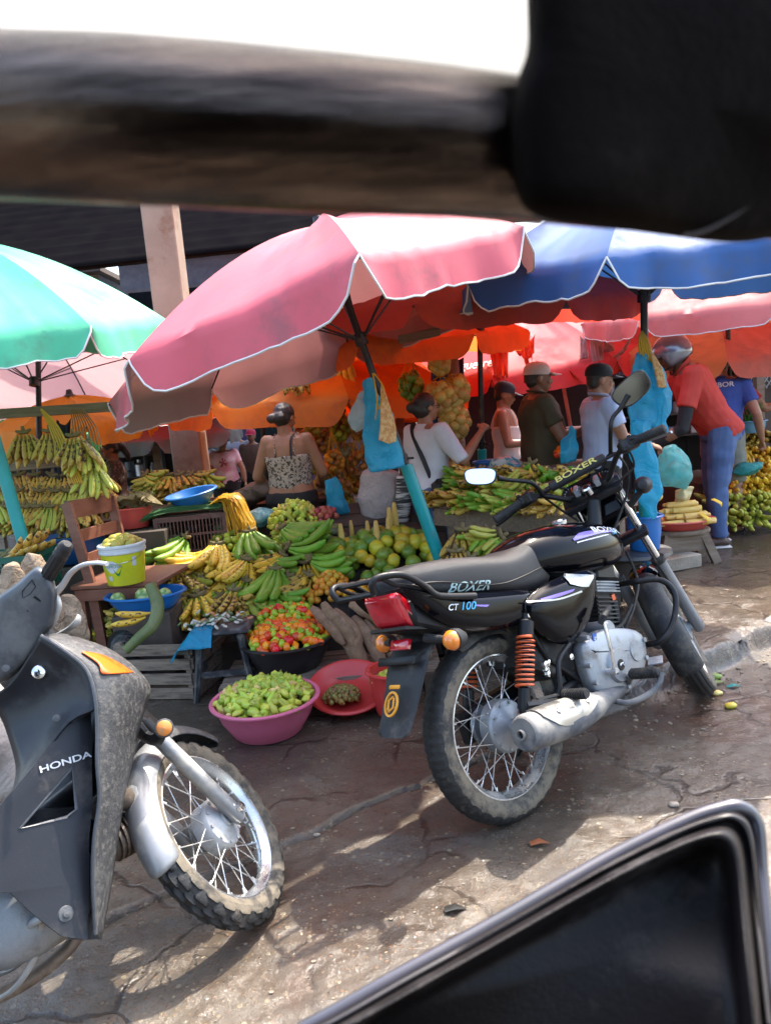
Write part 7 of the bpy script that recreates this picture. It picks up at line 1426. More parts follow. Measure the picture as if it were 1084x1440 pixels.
for i, (u, v, a, kd) in enumerate(((650, 745, 95, 'brown'), (672, 752, 60, 'green'), (690, 748, 130, 'green'), (705, 755, 160, 'pale'), (720, 765, 110, 'green'), (700, 785, 95, 'green'), (730, 770, 100, 'pale'), (745, 790, 105, 'green'), (660, 785, 70, 'brown'), (640, 775, 90, 'brown'), (765, 750, 40, 'yellow'), (775, 760, 60, 'brown'), (680, 800, 85, 'green'), (720, 800, 95, 'pale'), (755, 805, 95, 'brown'), (650, 808, 90, 'green'))):
    p = at(u, v, 3.80 - (v - 745) * .0045); put_hand(orient(p, V((math.cos(rad(a)), -.3, -math.sin(rad(a)))), V((0, -1, .5))), kd, 'plantain bunch in the lower heap between the seat and the wooden table', 'plantain bunches in the lower heap', near=False, nf=9, L_=.20, r=.019, spread=.6, seed=60 + i % 5)
b = MB(); b.box((mid.x + .02, 3.85, .16), (.85, .35, .32)); o = b.build('wooden_box', M_dwood, bevel=.008); tag(o, 'dark wooden box under the lower plantain heap', 'box')
bundle('crumpled printed bag with a blue pattern on the plantain table', [at(690, 668, 4.75), at(705, 655, 4.75), at(722, 662, 4.7), at(735, 680, 4.6)], [.05, .09, .08, .03], mat('patterned_bag', (.45, .42, .38), .4, col2=(.03, .22, .30), scale=24, sharp=.05, wrinkle=.8, bscale=60), seed=6)
c = at(690, 652, 5.0); basin('basin', 'dark blue round basin behind the printed bag', 'basin', (c.x, c.y, c.z - .05), .12, .09, .07, M_bluep)
heap('tom', at(796, 640, 4.75), .07, .06, .05, 26, 'tiny tomato in the small pile between the two men', 'tomato', 'tomatoes between the two men', seed=61, w=(3, 3, 0, 0), layers=1)
b = MB(); b.box(at(800, 672, 4.85), (.5, .4, .20)); o = b.build('wooden_box', M_wood, bevel=.006); tag(o, 'wooden box carrying the small tomato pile', 'box')
bundle('turquoise plastic bag hanging between the two men', [at(800, 597, 4.6), at(800, 612, 4.6), at(798, 628, 4.6), at(800, 650, 4.6)], [.008, .035, .052, .05], M_bagblue, seed=8, fl=.5)
# ---------------------------------------------------------------- corn tray on the stool, bucket, block
p = gr(963, 792, .11); sx_, sy_ = p.x, p.y + .05; zc = at(968, 742, sy_).z; t = thing('wooden_stool', 'wooden stool with splayed legs under the tray of corn', 'stool', (sx_, sy_, .11)); b = MB(); b.lathe([(0, 0), (.19, 0), (.195, .01), (.19, .028), (0, .03)], 28, MX.Translation((sx_, sy_, zc - .03)) @ MX.Diagonal((1, .7, 1, 1))); part(b, 'seat', M_wood, t)
for s in (-1, 1):
    for q_ in (-1, 1): b = MB(); b.beam((sx_ + s * .12, sy_ + q_ * .07, zc - .03), (sx_ + s * .19, sy_ + q_ * .12, gz(sx_, sy_)), .055, .045, up=(0, 1, 0)); part(b, 'leg', M_wood, t)
b = MB(); b.box((sx_, sy_ - .085, zc - .09), (.27, .02, .11)); part(b, 'apron', M_wood, t)
basin('basin', 'shallow red basin of yellow corn on the wooden stool', 'basin', (sx_ + .0, sy_, zc), .225, .16, .065, M_redb, oval=.75)
rr = random.Random(12)
for i in range(46):
    lay = i // 12; a = rr.uniform(-.35, .35) + (PI if i % 2 else 0); p = V((sx_ + rr.uniform(-.12, .12) * (1 - lay * .25) - .09 * math.cos(a), sy_ + rr.uniform(-.12, .12) * (1 - lay * .3), zc + .055 + lay * .038)); inst(COB, 'corn_cob', orient(p, V((0, 0, 1)), V((math.cos(a), math.sin(a) * .6, rr.uniform(-.08, .12)))), 'yellow corn cob stacked in the red basin on the stool', 'corn', 'corn cobs on the stool')
bundle('folded corn husk standing on top of the corn', [V((sx_ + .0, sy_ + .03, zc + .17)), V((sx_ + .03, sy_, zc + .23)), V((sx_ + .08, sy_, zc + .25))], [.04, .06, .02], M_husk, 'corn_husk', 'husk', 2)
for i, (u, v, u2, v2) in enumerate(((985, 722, 994, 736), (1002, 702, 1014, 712), (925, 692, 922, 706))): b = MB(); b.curve([at(u, v, 4.95), at((u + u2) / 2 + 4, (v + v2) / 2, 4.9), at(u2, v2, 4.9)], [.02, .018, .006], 8, 4, flat=.3); o = b.build('corn_silk', mat('yellow_silk', (.75, .48, .03), .5)); tag(o, ['tuft of yellow corn silk hanging from the basin front', 'curled yellow husk tip at the right of the corn', 'yellow husk tip at the left of the corn'][i], 'corn silk')
p = at(893, 845, 3.9); px_, py_ = at(888, 775, 4.05).x, 4.05; zt2 = at(888, 772, 4.05).z; t = thing('round_table', 'dark round topped stand under the blue bucket', 'stand', (px_, py_, gz(px_, py_))); b = MB(); b.lathe([(0, 0), (.20, 0), (.215, .012), (.21, .03), (0, .034)], 32, MX.Translation((px_, py_, zt2 - .034))); part(b, 'tabletop', mat('dark_stone_top', (.06, .062, .065), .4, dirt=(.16, .15, .14), damt=.3), t)
b = MB(); b.lathe([(0, 0), (.17, 0), (.17, .12), (0, .12)], 20, MX.Translation((px_, py_, zt2 - .154))); part(b, 'skirt', M_dwood, t)
for k in range(4): a = .6 + k * PI / 2; b = MB(); b.beam((px_ + .13 * math.cos(a), py_ + .13 * math.sin(a), zt2 - .1), (px_ + .18 * math.cos(a), py_ + .18 * math.sin(a), gz(px_, py_) - .005), .04, .06, up=(0, 1, 0)); part(b, 'leg', M_dwood, t)
c = at(906, 763, 4.02); basin('bucket', 'scratched blue bucket with green stalks beside the teal pole', 'bucket', (c.x, c.y, zt2 + .001), .098, .078, .19, M_bluep); b = MB(); [b.tube([V((c.x - .05, c.y - .02, zt2 + .10)), V((c.x - .07 + .02 * k, c.y + rr.uniform(-.03, .05), zt2 + .21 + .01 * k))], .004, 5) for k in range(7)]; o = b.build('green_stalks', MATS['onion_green']); tag(o, 'green stalks standing in the scratched blue bucket', 'stalks')
c = gr(948, 803, .11); b = MB(); b.box((c.x, c.y + .10, .155), (.36, .22, .09), (0, 0, .3), bev=.006); o = b.build('concrete_block', mat('pale_concrete', (.33, .28, .22), .85, bump=.6, bscale=60, dirt=(.18, .14, .10), damt=.4)); tag(o, 'concrete block on the pavement beside the round stand', 'block')
# ---------------------------------------------------------------- bags and snacks on the poles
bundle('big sky blue bag tied to the leaning pole of the pink umbrella', [at(516, 532, 3.72), at(524, 560, 3.70), at(532, 590, 3.68), at(538, 630, 3.66), at(543, 662, 3.65)], [.012, .045, .075, .098, .09], M_bagblue, seed=11, fl=.35, amp=.014)
bundle('clear crumpled bag hanging above the big sky blue bag', [at(516, 540, 3.78), at(510, 565, 3.78), at(505, 590, 3.78), at(500, 606, 3.78)], [.01, .05, .055, .02], M_clear, seed=12, fl=.6, amp=.02)
m_pn = mat('snack_strip', (.52, .25, .07), .6, col2=(.66, .42, .18), scale=60, sharp=.1, bump=.8, bscale=90)
for k in range(6): b = MB(); x = 537 + k * 3.4; b.curve([at(537, 535, 3.60), at(lerp(537, x, .5), 568, 3.58), at(x, 598, 3.57), at(x + (k - 2.5) * .8, 624 - abs(k - 3) * 1.5, 3.56)], [.003, .007, .010, .009], 8, 8); 
for k in range(6):
    b = MB(); x = 537 + k * 3.2; b.curve([at(536, 538, 3.60), at(lerp(537, x, .5), 568, 3.58), at(x, 598, 3.57), at(x + (k - 2.5) * .8, 624 - abs(k - 3) * 1.5, 3.56)], [.003, .0075, .0105, .009], 8, 8); o = b.build('snack_strip', m_pn); tag(o, 'long thin bag of peanuts hanging on the leaning pole', 'snack', 'peanut strips on the leaning pole')
b = MB(); b.curve([at(524, 525, 3.6), at(530, 560, 3.58), at(528, 590, 3.6)], .004, 5); b.curve([at(526, 525, 3.6), at(540, 548, 3.56), at(533, 575, 3.58)], .004, 5); o = b.build('raffia', MATS['yellow_raffia']); tag(o, 'yellow green string knotted round the leaning pole', 'string')
for i, (pts, rs, lab) in enumerate((([(905, 492), (908, 520), (905, 560), (900, 598)], [.015, .07, .085, .07], 'bright turquoise bag bulging from the blue umbrella pole'), ([(918, 500), (926, 540), (928, 580), (930, 608)], [.015, .05, .05, .035], 'narrow blue bag hanging right of the turquoise one'), ([(900, 590), (905, 640), (912, 690), (918, 728)], [.05, .055, .06, .03], 'long blue plastic sheet trailing down the pole'))): bundle(lab, [at(u, v, 3.82 - .02 * i) for u, v in pts], rs, M_bagblue, seed=20 + i, fl=.5, amp=.018)
b = MB(); [b.curve([at(902, 466, 3.88), at(898 + k * 2.5, 480, 3.84), at(900 + k * 4, 498 + k * 3, 3.80)], .006, 5) for k in range(6)]; o = b.build('raffia', MATS['yellow_raffia']); tag(o, 'yellow ties wrapped round the blue umbrella pole', 'string')
for k in range(3): b = MB(); b.curve([at(914, 492, 3.78), at(922 + k * 3, 520, 3.77), at(927 + k * 3.5, 545, 3.76)], [.004, .011, .009], 8, 6); o = b.build('snack_strip', m_pn); tag(o, 'strip of brown snacks hanging by the grey helmet', 'snack', 'snack strips by the helmet')
bundle('clear turquoise bag full of corn held by the helmeted man', [at(941, 625, 5.0), at(943, 640, 5.0), at(946, 662, 5.0), at(944, 684, 5.0)], [.02, .09, .125, .09], mat('clear_turquoise', (.10, .50, .50), .15, trans=.45, tcol=(.3, .8, .8), col2=(.22, .40, .36), scale=18, sharp=.15, wrinkle=1, bscale=50, alpha=.9), seed=31, fl=.7, amp=.02)
# ---------------------------------------------------------------- hanging citrus and plantains
def cluster(label, u, v, Y, rpx, n, kind, scale=1, top=None, seed=0, group='fruit nets hung from the beams', hh=1.2, cat='net bag'):
    c = at(u, v, Y); R_ = rpx / FPX * Y; rr = random.Random(seed); t = thing('fruit_net', label, cat, c, group=group); me = F[kind]; r0 = .5 * (me[0].vertices[0].co - me[0].vertices[-1].co).length * scale
    for i in range(n):
        k = (i + .5) / n; ph = math.acos(1 - 2 * k); th = i * 2.39996; p = V((math.sin(ph) * math.cos(th) * (R_ - r0), math.sin(ph) * math.sin(th) * (R_ - r0), math.cos(ph) * (R_ - r0) * hh)); inst(rr.choice(me[:1] if kind in ('cit',) and scale < 1.01 and seed < 50 else me), 'fruit', MX.Translation(p) @ Euler((rr.uniform(0, 6), rr.uniform(0, 6), 0)).to_matrix().to_4x4() @ MX.Scale(scale * rr.uniform(.9, 1.08), 4), None, None, None, t)
    b = MB(); tp = V((0, 0, (at(*(top or (u, v - rpx * 2)), Y) - c).z))
    for k in range(8): a = 2 * PI * k / 8; b.curve([tp, V((math.cos(a) * R_ * .5, math.sin(a) * R_ * .5, R_ * hh * .95)), V((math.cos(a + .5) * R_ * 1.01, math.sin(a + .5) * R_ * 1.01, 0)), V((math.cos(a + 1) * R_ * .3, math.sin(a + 1) * R_ * .3, -R_ * hh))], .0022, 4, 4)
    b.build('net', MATS['yellow_raffia'], t, keep=True); return t
m_cy = fm('pale_citrus', (.62, .46, .13), (.50, .38, .09), scale=14, rnd=.8); F['cyt'] = [blob('citrus', .046, (1, 1, .95), .03, m_cy, 8, .1, 1)]
cluster('topmost yellow citrus bunch on the long string', 618, 511, 5.2, 16, 16, 'cyt', .92, (606, 470), 1); cluster('wide middle citrus net under the topmost bunch', 621, 560, 5.2, 27, 34, 'cyt', .92, (608, 530), 2, hh=.9); cluster('citrus net bulging to the right in the middle of the string', 643, 549, 5.2, 19, 16, 'cyt', .92, (620, 530), 3); cluster('lower citrus net hanging right of the white top woman', 639, 593, 5.2, 23, 24, 'cyt', .92, (620, 570), 4); cluster('lowest citrus net at the waist of the white top woman', 641, 655, 5.2, 20, 18, 'cyt', .92, (628, 620), 5, hh=1.4)
cluster('net of green oranges left of the yellow citrus', 578, 543, 5.3, 19, 16, 'cit', .8, (584, 505), 61); 
rr = random.Random(17)
NB = [(440, 590, 'gua'), (455, 622, 'br'), (478, 600, 'lim'), (498, 560, 'br'), (470, 650, 'co'), (492, 640, 'avo'), (505, 600, 'br'), (445, 560, 'br'), (455, 690, 'gua'), (480, 690, 'sm'), (500, 680, 'co'), (470, 572, 'lim'), (425, 545, 'gua'), (398, 552, 'br'), (520, 640, 'avo'), (488, 720, 'lim'), (385, 575, 'gua'), (412, 570, 'br'), (432, 615, 'co'), (462, 545, 'gua'), (484, 548, 'co'), (510, 575, 'gua'), (505, 655, 'br'), (437, 650, 'gua')]
F['br'] = [blob('brown_fruit', .025, (1, 1, 1), .05, m_br, 6)]; F['co'] = [blob('rust_fruit', .025, (1, 1, 1), .05, m_co, 6), F['br'][0]]; F['sm'] = [blob('dark_fruit', .022, (1, 1, 1), .05, m_ol, 6), F['br'][0]]
wd = {'gua': 'yellow', 'br': 'brown', 'lim': 'lime green', 'co': 'rust orange', 'avo': 'dark green', 'sm': 'olive brown'}
for i, (u, v, k) in enumerate(NB): cluster('hanging net of %s fruit behind the two shopping women' % wd[k], u, v, 5.7 + .3 * rr.random(), rr.uniform(13, 19), 20, k, 1.15, (u, v - 45), 70 + i, hh=1.35, group='fruit nets behind the women, ' + wd[k])
for i, (u, v, Y, kd, lab) in enumerate(((485, 505, 5.6, 'pale', 'green plantains hanging high under the orange umbrella'), (488, 512, 5.8, 'pale', 'second green plantain bunch hung beside the high one'), (412, 505, 5.4, 'brown', 'long brown plantain bunch hung on the thin black pole'))): put_hand(orient(at(u, v, Y), V((0.02, 0, -1)), V((0, -1, 0))), kd, lab, 'plantains hung under the orange umbrella', near=False, nf=7, L_=.26, r=.026, spread=.22, seed=90 + i, cv=.4)
bundle('white woven sack standing behind the leaning pole', [at(537, 735, 5.0), at(536, 715, 5.0), at(535, 690, 5.0), at(537, 665, 5.0), at(538, 658, 5.0)], [.11, .145, .15, .12, .04], mat('woven_sack', (.42, .37, .36), .75, bump=.3, bscale=200, wrinkle=.5, col2=(.33, .28, .27)), 'sack', 'sack', 40, .8, .012)
bundle('black and white striped cloth bag beside the woven sack', [at(566, 735, 4.85), at(567, 700, 4.85), at(566, 668, 4.85)], [.045, .055, .04], mat('striped_cloth', (.03, .03, .03), .8, col2=(.50, .48, .45), scale=14, stretch=(.3, .3, 4), sharp=.06), 'cloth_bag', 'bag', 41, .6, .006)
b = MB(); b.box((at(540, 745, 5.0).x, 5.35, .17), (.5, .3, .34)); o = b.build('wooden_box', M_dwood, bevel=.008); tag(o, 'dark box under the woven sack', 'box')
bundle('turquoise bag between the leopard print woman and the nets', [at(466, 672, 5.0), at(472, 700, 5.0), at(478, 725, 5.0)], [.03, .07, .05], M_bagblue, seed=43, fl=.5)
bundle('brown sacking slung left of the leopard print woman', [at(318, 712, 5.4), at(345, 700, 5.4), at(372, 688, 5.3), at(385, 690, 5.2)], [.06, .11, .10, .05], mat('brown_sacking', (.13, .085, .06), .8, wrinkle=.8, bscale=60, bump=.3), 'sacking', 'sack', 44, .7, .02)
# ---------------------------------------------------------------- left stall
def beam(label, a, c, w=.05, m_=None, n_='wooden_beam', cat='beam', h=None): b = MB(); b.beam(a, c, w, h or w); o = b.build(n_, m_ or M_wood, bevel=.004); tag(o, label, cat)
beam('upper wooden rail the plantains hang from', at(-120, 590, 4.6), at(172, 571, 4.6), .06); beam('lower wooden rail of the left stall', at(-120, 668, 4.6), at(112, 648, 4.6), .055)
beam('wooden crosspiece under the pink umbrella tied with string', at(560, 478, 4.7), at(618, 466, 4.7), .05)
LHG = [(35, 608, 'orange'), (72, 606, 'orange'), (118, 625, 'pale'), (130, 655, 'pale'), (105, 612, 'brown')]
for i, (u, v, kd) in enumerate(LHG): put_hand(orient(at(u, v, 4.45 - .03 * i), V((.05, -.1, -1)), V((0, -1, .1))), kd, ['rusty banana bunch hanging at the far left of the rail', 'netted rusty banana bunch hanging second on the rail', 'green yellow banana bunch hanging above the chair', 'lower green banana bunch hanging beside the chair back', 'small brown bunch tied to the end of the rail'][i], 'banana bunches hanging on the left rail', nf=10, L_=.21, r=.020, spread=.5, seed=100 + i, cv=.7)
rr = random.Random(31)
for i in range(26):
    row = i // 9; u = -30 + (i % 9) * 21 + rr.uniform(-6, 6); v = 668 + row * 22; put_hand(orient(at(u, v, 4.9 - row * .12), V((rr.uniform(-.4, .4), -.3, -1)), V((0, -1, .3))), rr.choice(('brown', 'orange', 'pale', 'brown')), 'browning banana bunch stacked on the left stall behind the chair', 'banana bunches stacked on the left stall', near=False, nf=10, L_=.20, r=.019, spread=.5, seed=110 + i % 4)
for i in range(12): u = 205 + (i % 6) * 16; v = 668 + (i // 6) * 20; put_hand(orient(at(u, v, 5.6), V((rr.uniform(-1, 1), -.3, -.5)), V((0, -.6, .8))), rr.choice(('pale', 'brown')), 'pale banana bunch on the boards round the concrete pillar', 'banana bunches round the pillar', near=False, nf=8, L_=.2, r=.02, spread=.6, seed=120 + i % 3)
t = thing('market_table', 'low plank table of the left banana stall', 'table', (-2.3, 5.0, 0)); zz = at(70, 735, 4.9).z; b = MB(); b.box((-2.2, 5.2, zz - .02), (2.4, .9, .03)); part(b, 'tabletop', M_dwood, t)
for x in (-3.3, -1.1): b = MB(); b.box((x, 5.2, zz / 2 - .02), (.06, .8, zz - .04)); part(b, 'leg', M_dwood, t)
t = thing('market_table', 'plank table behind the brown crate, around the pillar', 'table', (-1.0, 5.8, 0)); b = MB(); zz = at(260, 715, 5.6).z; b.box((-1.15, 5.9, zz - .02), (1.5, .8, .03)); part(b, 'tabletop', M_dwood, t); b = MB(); b.box((-1.15, 5.6, zz / 2 - .02), (1.4, .03, zz - .05)); part(b, 'front_board', M_dwood, t)
c = at(92, 780, 4.35); basin('tub', 'oblong dark blue tub under the left stall', 'tub', (c.x, c.y + .1, c.z - .06), .22, .18, .16, pl_('navy_plastic', (.01, .07, .20)), oval=.7)
b = MB(); b.box((c.x, c.y + .1, (c.z - .07) / 2), (.36, .3, c.z - .08)); o = b.build('wooden_box', M_dwood, bevel=.006); tag(o, 'dark box under the oblong blue tub', 'box')
c = at(15, 830, 3.75); crate_plastic('green plastic crate of bananas at the left edge', (c.x - .05, c.y + .1, c.z - .02), .40, .3, .20, .05, M_gnc); b = MB(); b.box((c.x - .05, c.y + .1, (c.z - .03) / 2), (.42, .32, c.z - .04)); o = b.build('wooden_box', M_dwood, bevel=.006); tag(o, 'dark box under the green crate', 'box')
for i in range(3): put_hand(orient(at(10 + i * 12, 782 - i * 4, 3.85), V((.8, -.3, .0)), V((0, -.5, 1))), 'orange', 'rusty banana bunch in the green plastic crate', 'banana bunches in the green crate', near=False, nf=6, L_=.2, r=.018, spread=.3, seed=130)
M_jute = mat('burlap', (.33, .24, .16), .9, col2=(.24, .17, .11), scale=20, bump=.6, bscale=220, wrinkle=.6)
bundle('burlap sack with pointed ends behind the scooter handlebar', [at(-25, 905, 2.8), at(-5, 875, 2.8), at(15, 840, 2.8), at(19, 800, 2.8), at(18, 790, 2.8)], [.10, .12, .08, .035, .012], M_jute, 'sack', 'sack', 50, .8, .012); bundle('second burlap sack leaning behind the grip', [at(55, 905, 2.9), at(52, 870, 2.9), at(50, 830, 2.9), at(47, 800, 2.9), at(46, 779, 2.9)], [.12, .11, .08, .05, .02], M_jute, 'sack', 'sack', 51, .8, .012); bundle('brown paper sack standing right of the brake lever', [at(103, 925, 2.95), at(100, 890, 2.95), at(98, 855, 2.95), at(96, 838, 2.95)], [.06, .07, .055, .02], M_jute, 'sack', 'sack', 52, .7, .010)
bundle('wrinkled brown tarpaulin bundle behind the scooter', [at(-60, 1010, 2.5), at(-20, 1030, 2.5), at(20, 1060, 2.45), at(40, 1120, 2.4), at(10, 1180, 2.35)], [.16, .18, .16, .13, .08], M_tarp, 'tarpaulin', 'tarpaulin', 53, .8, .03)
b = MB(); [b.curve([at(58, 575, 4.4), at(70 + k * 3, 600, 4.4), at(85 + k * 4, 640, 4.35), at(105 + k * 3, 680, 4.3)], .006, 5, 6) for k in range(5)]; o = b.build('net_strings', MATS['yellow_raffia']); tag(o, 'yellow net strings slanting across the hanging bananas', 'net')
b = MB(); [b.curve([at(100 + k * 2, 575, 4.5), at(103 + k * 4, 600, 4.5), at(104 + k * 5, 632, 4.45)], .004, 4, 5) for k in range(9)]; o = b.build('raffia', mat('brown_raffia', (.26, .16, .07), .7)); tag(o, 'brown raffia hank hanging from the end of the rail', 'raffia')
# ---------------------------------------------------------------- right banana seller
rr = random.Random(41)
for i in range(34):
    u = 1024 + (i % 6) * 15 + rr.uniform(-5, 5); row = i // 6; v = 612 + row * 22; lay = ('brown', 'yellow', 'yellow', 'yellow', 'pale', 'pale')[row]; put_hand(orient(at(u, v, 6.4 - row * .10), V((-.7 + rr.uniform(-.5, .5), -.5, -.25)), V((0, -.6, .8))), lay, 'bunch in the big banana heap at the right edge', 'banana bunches at the right edge', near=False, nf=9, L_=.24, r=.022, spread=.5, seed=140 + i % 5)
c = at(1052, 600, 6.2); basin('basin', 'pale blue basin with leafy greens in front of the red top seller', 'basin', (c.x, c.y, c.z - .05), .14, .11, .10, pl_('pale_blue_plastic', (.12, .30, .42))); b = MB(); [b.curve([V((c.x + rr.uniform(-.05, .05), c.y, c.z)), V((c.x + rr.uniform(-.12, .12), c.y + rr.uniform(-.1, .1), c.z + rr.uniform(.08, .22)))], [.02, .004], 5, 3, flat=.3) for k in range(24)]; o = b.build('leafy_greens', mat('leaf_green', (.07, .22, .03), .5, trans=.2)); tag(o, 'leafy greens standing in the pale blue basin', 'greens')
b = MB(); [b.curve([at(1045, 630, 6.0), at(1040 + rr.uniform(-14, 22), 640 + rr.uniform(0, 8), 5.95), at(1040 + rr.uniform(-24, 28), 655 + rr.uniform(0, 12), 5.9)], .009, 4, 4, flat=.4) for k in range(26)]; o = b.build('raffia', MATS['yellow_raffia']); tag(o, 'bright yellow raffia tuft on the right banana heap', 'raffia')
bundle('teal cloth draped on the right banana heap', [at(1030, 662, 5.9), at(1048, 660, 5.85), at(1068, 655, 5.9)], [.04, .09, .05], mat('teal_cloth', (.02, .26, .24), .7, wrinkle=.6, bscale=50), 'cloth', 'cloth', 60, .6, .015)
b = MB(); b.box((at(1070, 720, 6.5).x + .3, 6.9, .28), (1.8, 1.0, .36)); o = b.build('wooden_box', M_dwood, bevel=.01); tag(o, 'dark platform under the right banana heap', 'platform')
# ---------------------------------------------------------------- litter
M_leaf = mat('wilted_leaf', (.10, .22, .03), .5, col2=(.22, .30, .05), trans=.1)
for i, (u, v, r, lab, m_) in enumerate(((1027, 996, .018, 'half eaten mango on the wet road', m_ci), (1008, 978, .016, 'cut fruit piece near the front wheel', m_ye), (947, 1134, .012, 'pale stone by the padded flap', MATS['pale_concrete']), (446, 1177, .008, 'pale pebble beside the long crack', MATS['pale_concrete']), (1005, 955, .02, 'squashed green pod beside the front tyre', M_leaf))): p = gr(u, v, 0); inst(blob('fruit_scrap' if i not in (2, 3) else 'pebble', r, (1.5, 1, .7), .3, m_, 6, 0, i), 'fruit_scrap' if i not in (2, 3) else 'pebble', MX.Translation((p.x, p.y, gz(p.x, p.y, True) + r * .5)), lab, 'litter')
for i, (u, v, lab) in enumerate(((1000, 962, 'wilted green leaf by the front tyre'), (1022, 968, 'teal green wrapper strip on the road'), (625, 1285, 'small dark wet leaf on the road'), (745, 1190, 'rusty dry leaf behind the rear wheel'), (925, 938, 'torn leaf along the broken kerb'))):
    p = gr(u, v, 0); z = gz(p.x, p.y, True); b = MB(); b.panel([(0, -.012), (.03, -.014), (.06, 0), (.03, .012), (0, .01)], lambda x, y, o_: V((p.x + x, p.y + y, z + .006 + .008 * math.sin(x * 60) + o_)), .0012, .0005); o = b.build('leaf', [M_leaf, MATS['teal_cloth'], mat('black_leaf', (.02, .02, .018), .4), mat('rust_leaf', (.25, .08, .03), .5), M_leaf][i]); tag(o, lab, 'leaf')
rr = random.Random(77); b = MB()
for i in range(170):
    x = rr.uniform(.9, 3.0); k, _ = kline(x); y = k - abs(rr.gauss(0, .16)) - .03; s = rr.uniform(.003, .010); m = MB().sphere((0, 0, 0), (s * rr.uniform(.8, 1.7), s, s * .6), 4); R_ = Euler((0, 0, rr.uniform(0, 6))).to_matrix(); b.add([R_ @ p + V((x, y, gz(x, y, True) + s * .2)) for p in m.v], m.f)
for i in range(160):
    x = rr.uniform(-.8, 1.2); y = rr.uniform(1.35, 3.0); s = rr.uniform(.002, .006); m = MB().sphere((0, 0, 0), (s * 1.4, s, s * .6), 3); b.add([p + V((x, y, gz(x, y, True) + s * .3)) for p in m.v], m.f)
o = b.build('gravel', mat('gravel_stone', (.26, .20, .14), .7, col2=(.10, .08, .06), scale=30)); tag(o, kind='stuff')
# ---------------------------------------------------------------- pillar, roof, stalls and buildings behind
b = MB(); b.box((at(258, 600, 7).x, 7.14, 2.6), (.285, .285, 5.2), bev=.02); o = b.build('concrete_pillar', mat('stained_concrete', (.26, .21, .16), .85, col2=(.20, .15, .11), scale=2, bump=.4, bscale=40, dirt=(.16, .09, .055), dscale=3, damt=.4)); tag(o, 'tall square concrete pillar between the green and pink umbrellas', 'pillar')
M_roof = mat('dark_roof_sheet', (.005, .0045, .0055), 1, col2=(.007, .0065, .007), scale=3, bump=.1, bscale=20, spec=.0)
t = thing('market_roof', 'dark corrugated roof of the market hall high behind the umbrellas', 'roof', (-2, 10, 2.5)); b = MB(); n = 60
for i in range(n + 1):
    f = i / n; y, z = lerp(8.8, 15, f), lerp(2.95, 6.6, f); off = .03 * math.sin(i * 2.2)
    for x in (-16, 11): b.v.append(V((x, y, z + off + (.0 if x < 0 else .6))))  # right span is unseen, extended to shade the backdrop
for i in range(n): k = i * 2; b.f.append((k, k + 1, k + 3, k + 2)); b.m.append(0)
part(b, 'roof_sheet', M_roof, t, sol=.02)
for k in range(7): b = MB(); f = (k + .2) / 7; b.beam((-16, lerp(8.7, 14.9, f), lerp(2.85, 6.5, f)), (11, lerp(8.7, 14.9, f), lerp(3.45, 7.1, f)), .04, .05); part(b, 'purlin', mat('grey_purlin', (.018, .017, .018), .9, spec=.05), t)
for x in (-8, 4.5, 9): b = MB(); b.box((x, 9.2, 1.5), (.16, .16, 3.0)); part(b, 'post', M_dwood, t)
# market sheds: dark timber stalls with shelves
def shed(label, x0, x1, y, h, m_=M_dwood, n=10, zlo=0):
    t = thing('market_stall', label, 'stall', ((x0 + x1) / 2, y, 0)); b = MB()
    for k in range(n): w = (x1 - x0) / n; b.box((x0 + (k + .5) * w, y + .01 * (k % 2), (zlo + h) / 2), (w - .006, .03, h - zlo))
    part(b, 'back_wall', m_, t); b = MB(); b.box(((x0 + x1) / 2, y - .25, h + .02), (x1 - x0 + .1, .7, .03)); part(b, 'canopy', M_roof, t)
    for x in (x0 + .05, x1 - .05): b = MB(); b.box((x, y - .5, h / 2), (.08, .08, h)); part(b, 'post', M_wood, t)
    return t
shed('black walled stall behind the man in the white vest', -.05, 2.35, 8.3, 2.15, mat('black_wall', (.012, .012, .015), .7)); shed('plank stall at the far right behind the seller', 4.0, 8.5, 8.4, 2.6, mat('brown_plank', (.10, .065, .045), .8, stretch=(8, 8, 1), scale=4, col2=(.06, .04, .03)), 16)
t = shed('cluttered hardware stall behind the man in the black cap', 2.35, 4.0, 8.9, 2.3, mat('soot_wall', (.03, .026, .026), .8)); rr = random.Random(5)
pc = [mat('pot_%d' % i, c, .4, m) for i, (c, m) in enumerate((((.30, .32, .36), .6), ((.45, .44, .42), .1), ((.05, .07, .12), 0), ((.30, .05, .05), 0), ((.12, .16, .22), 0), ((.5, .5, .55), .8)))]
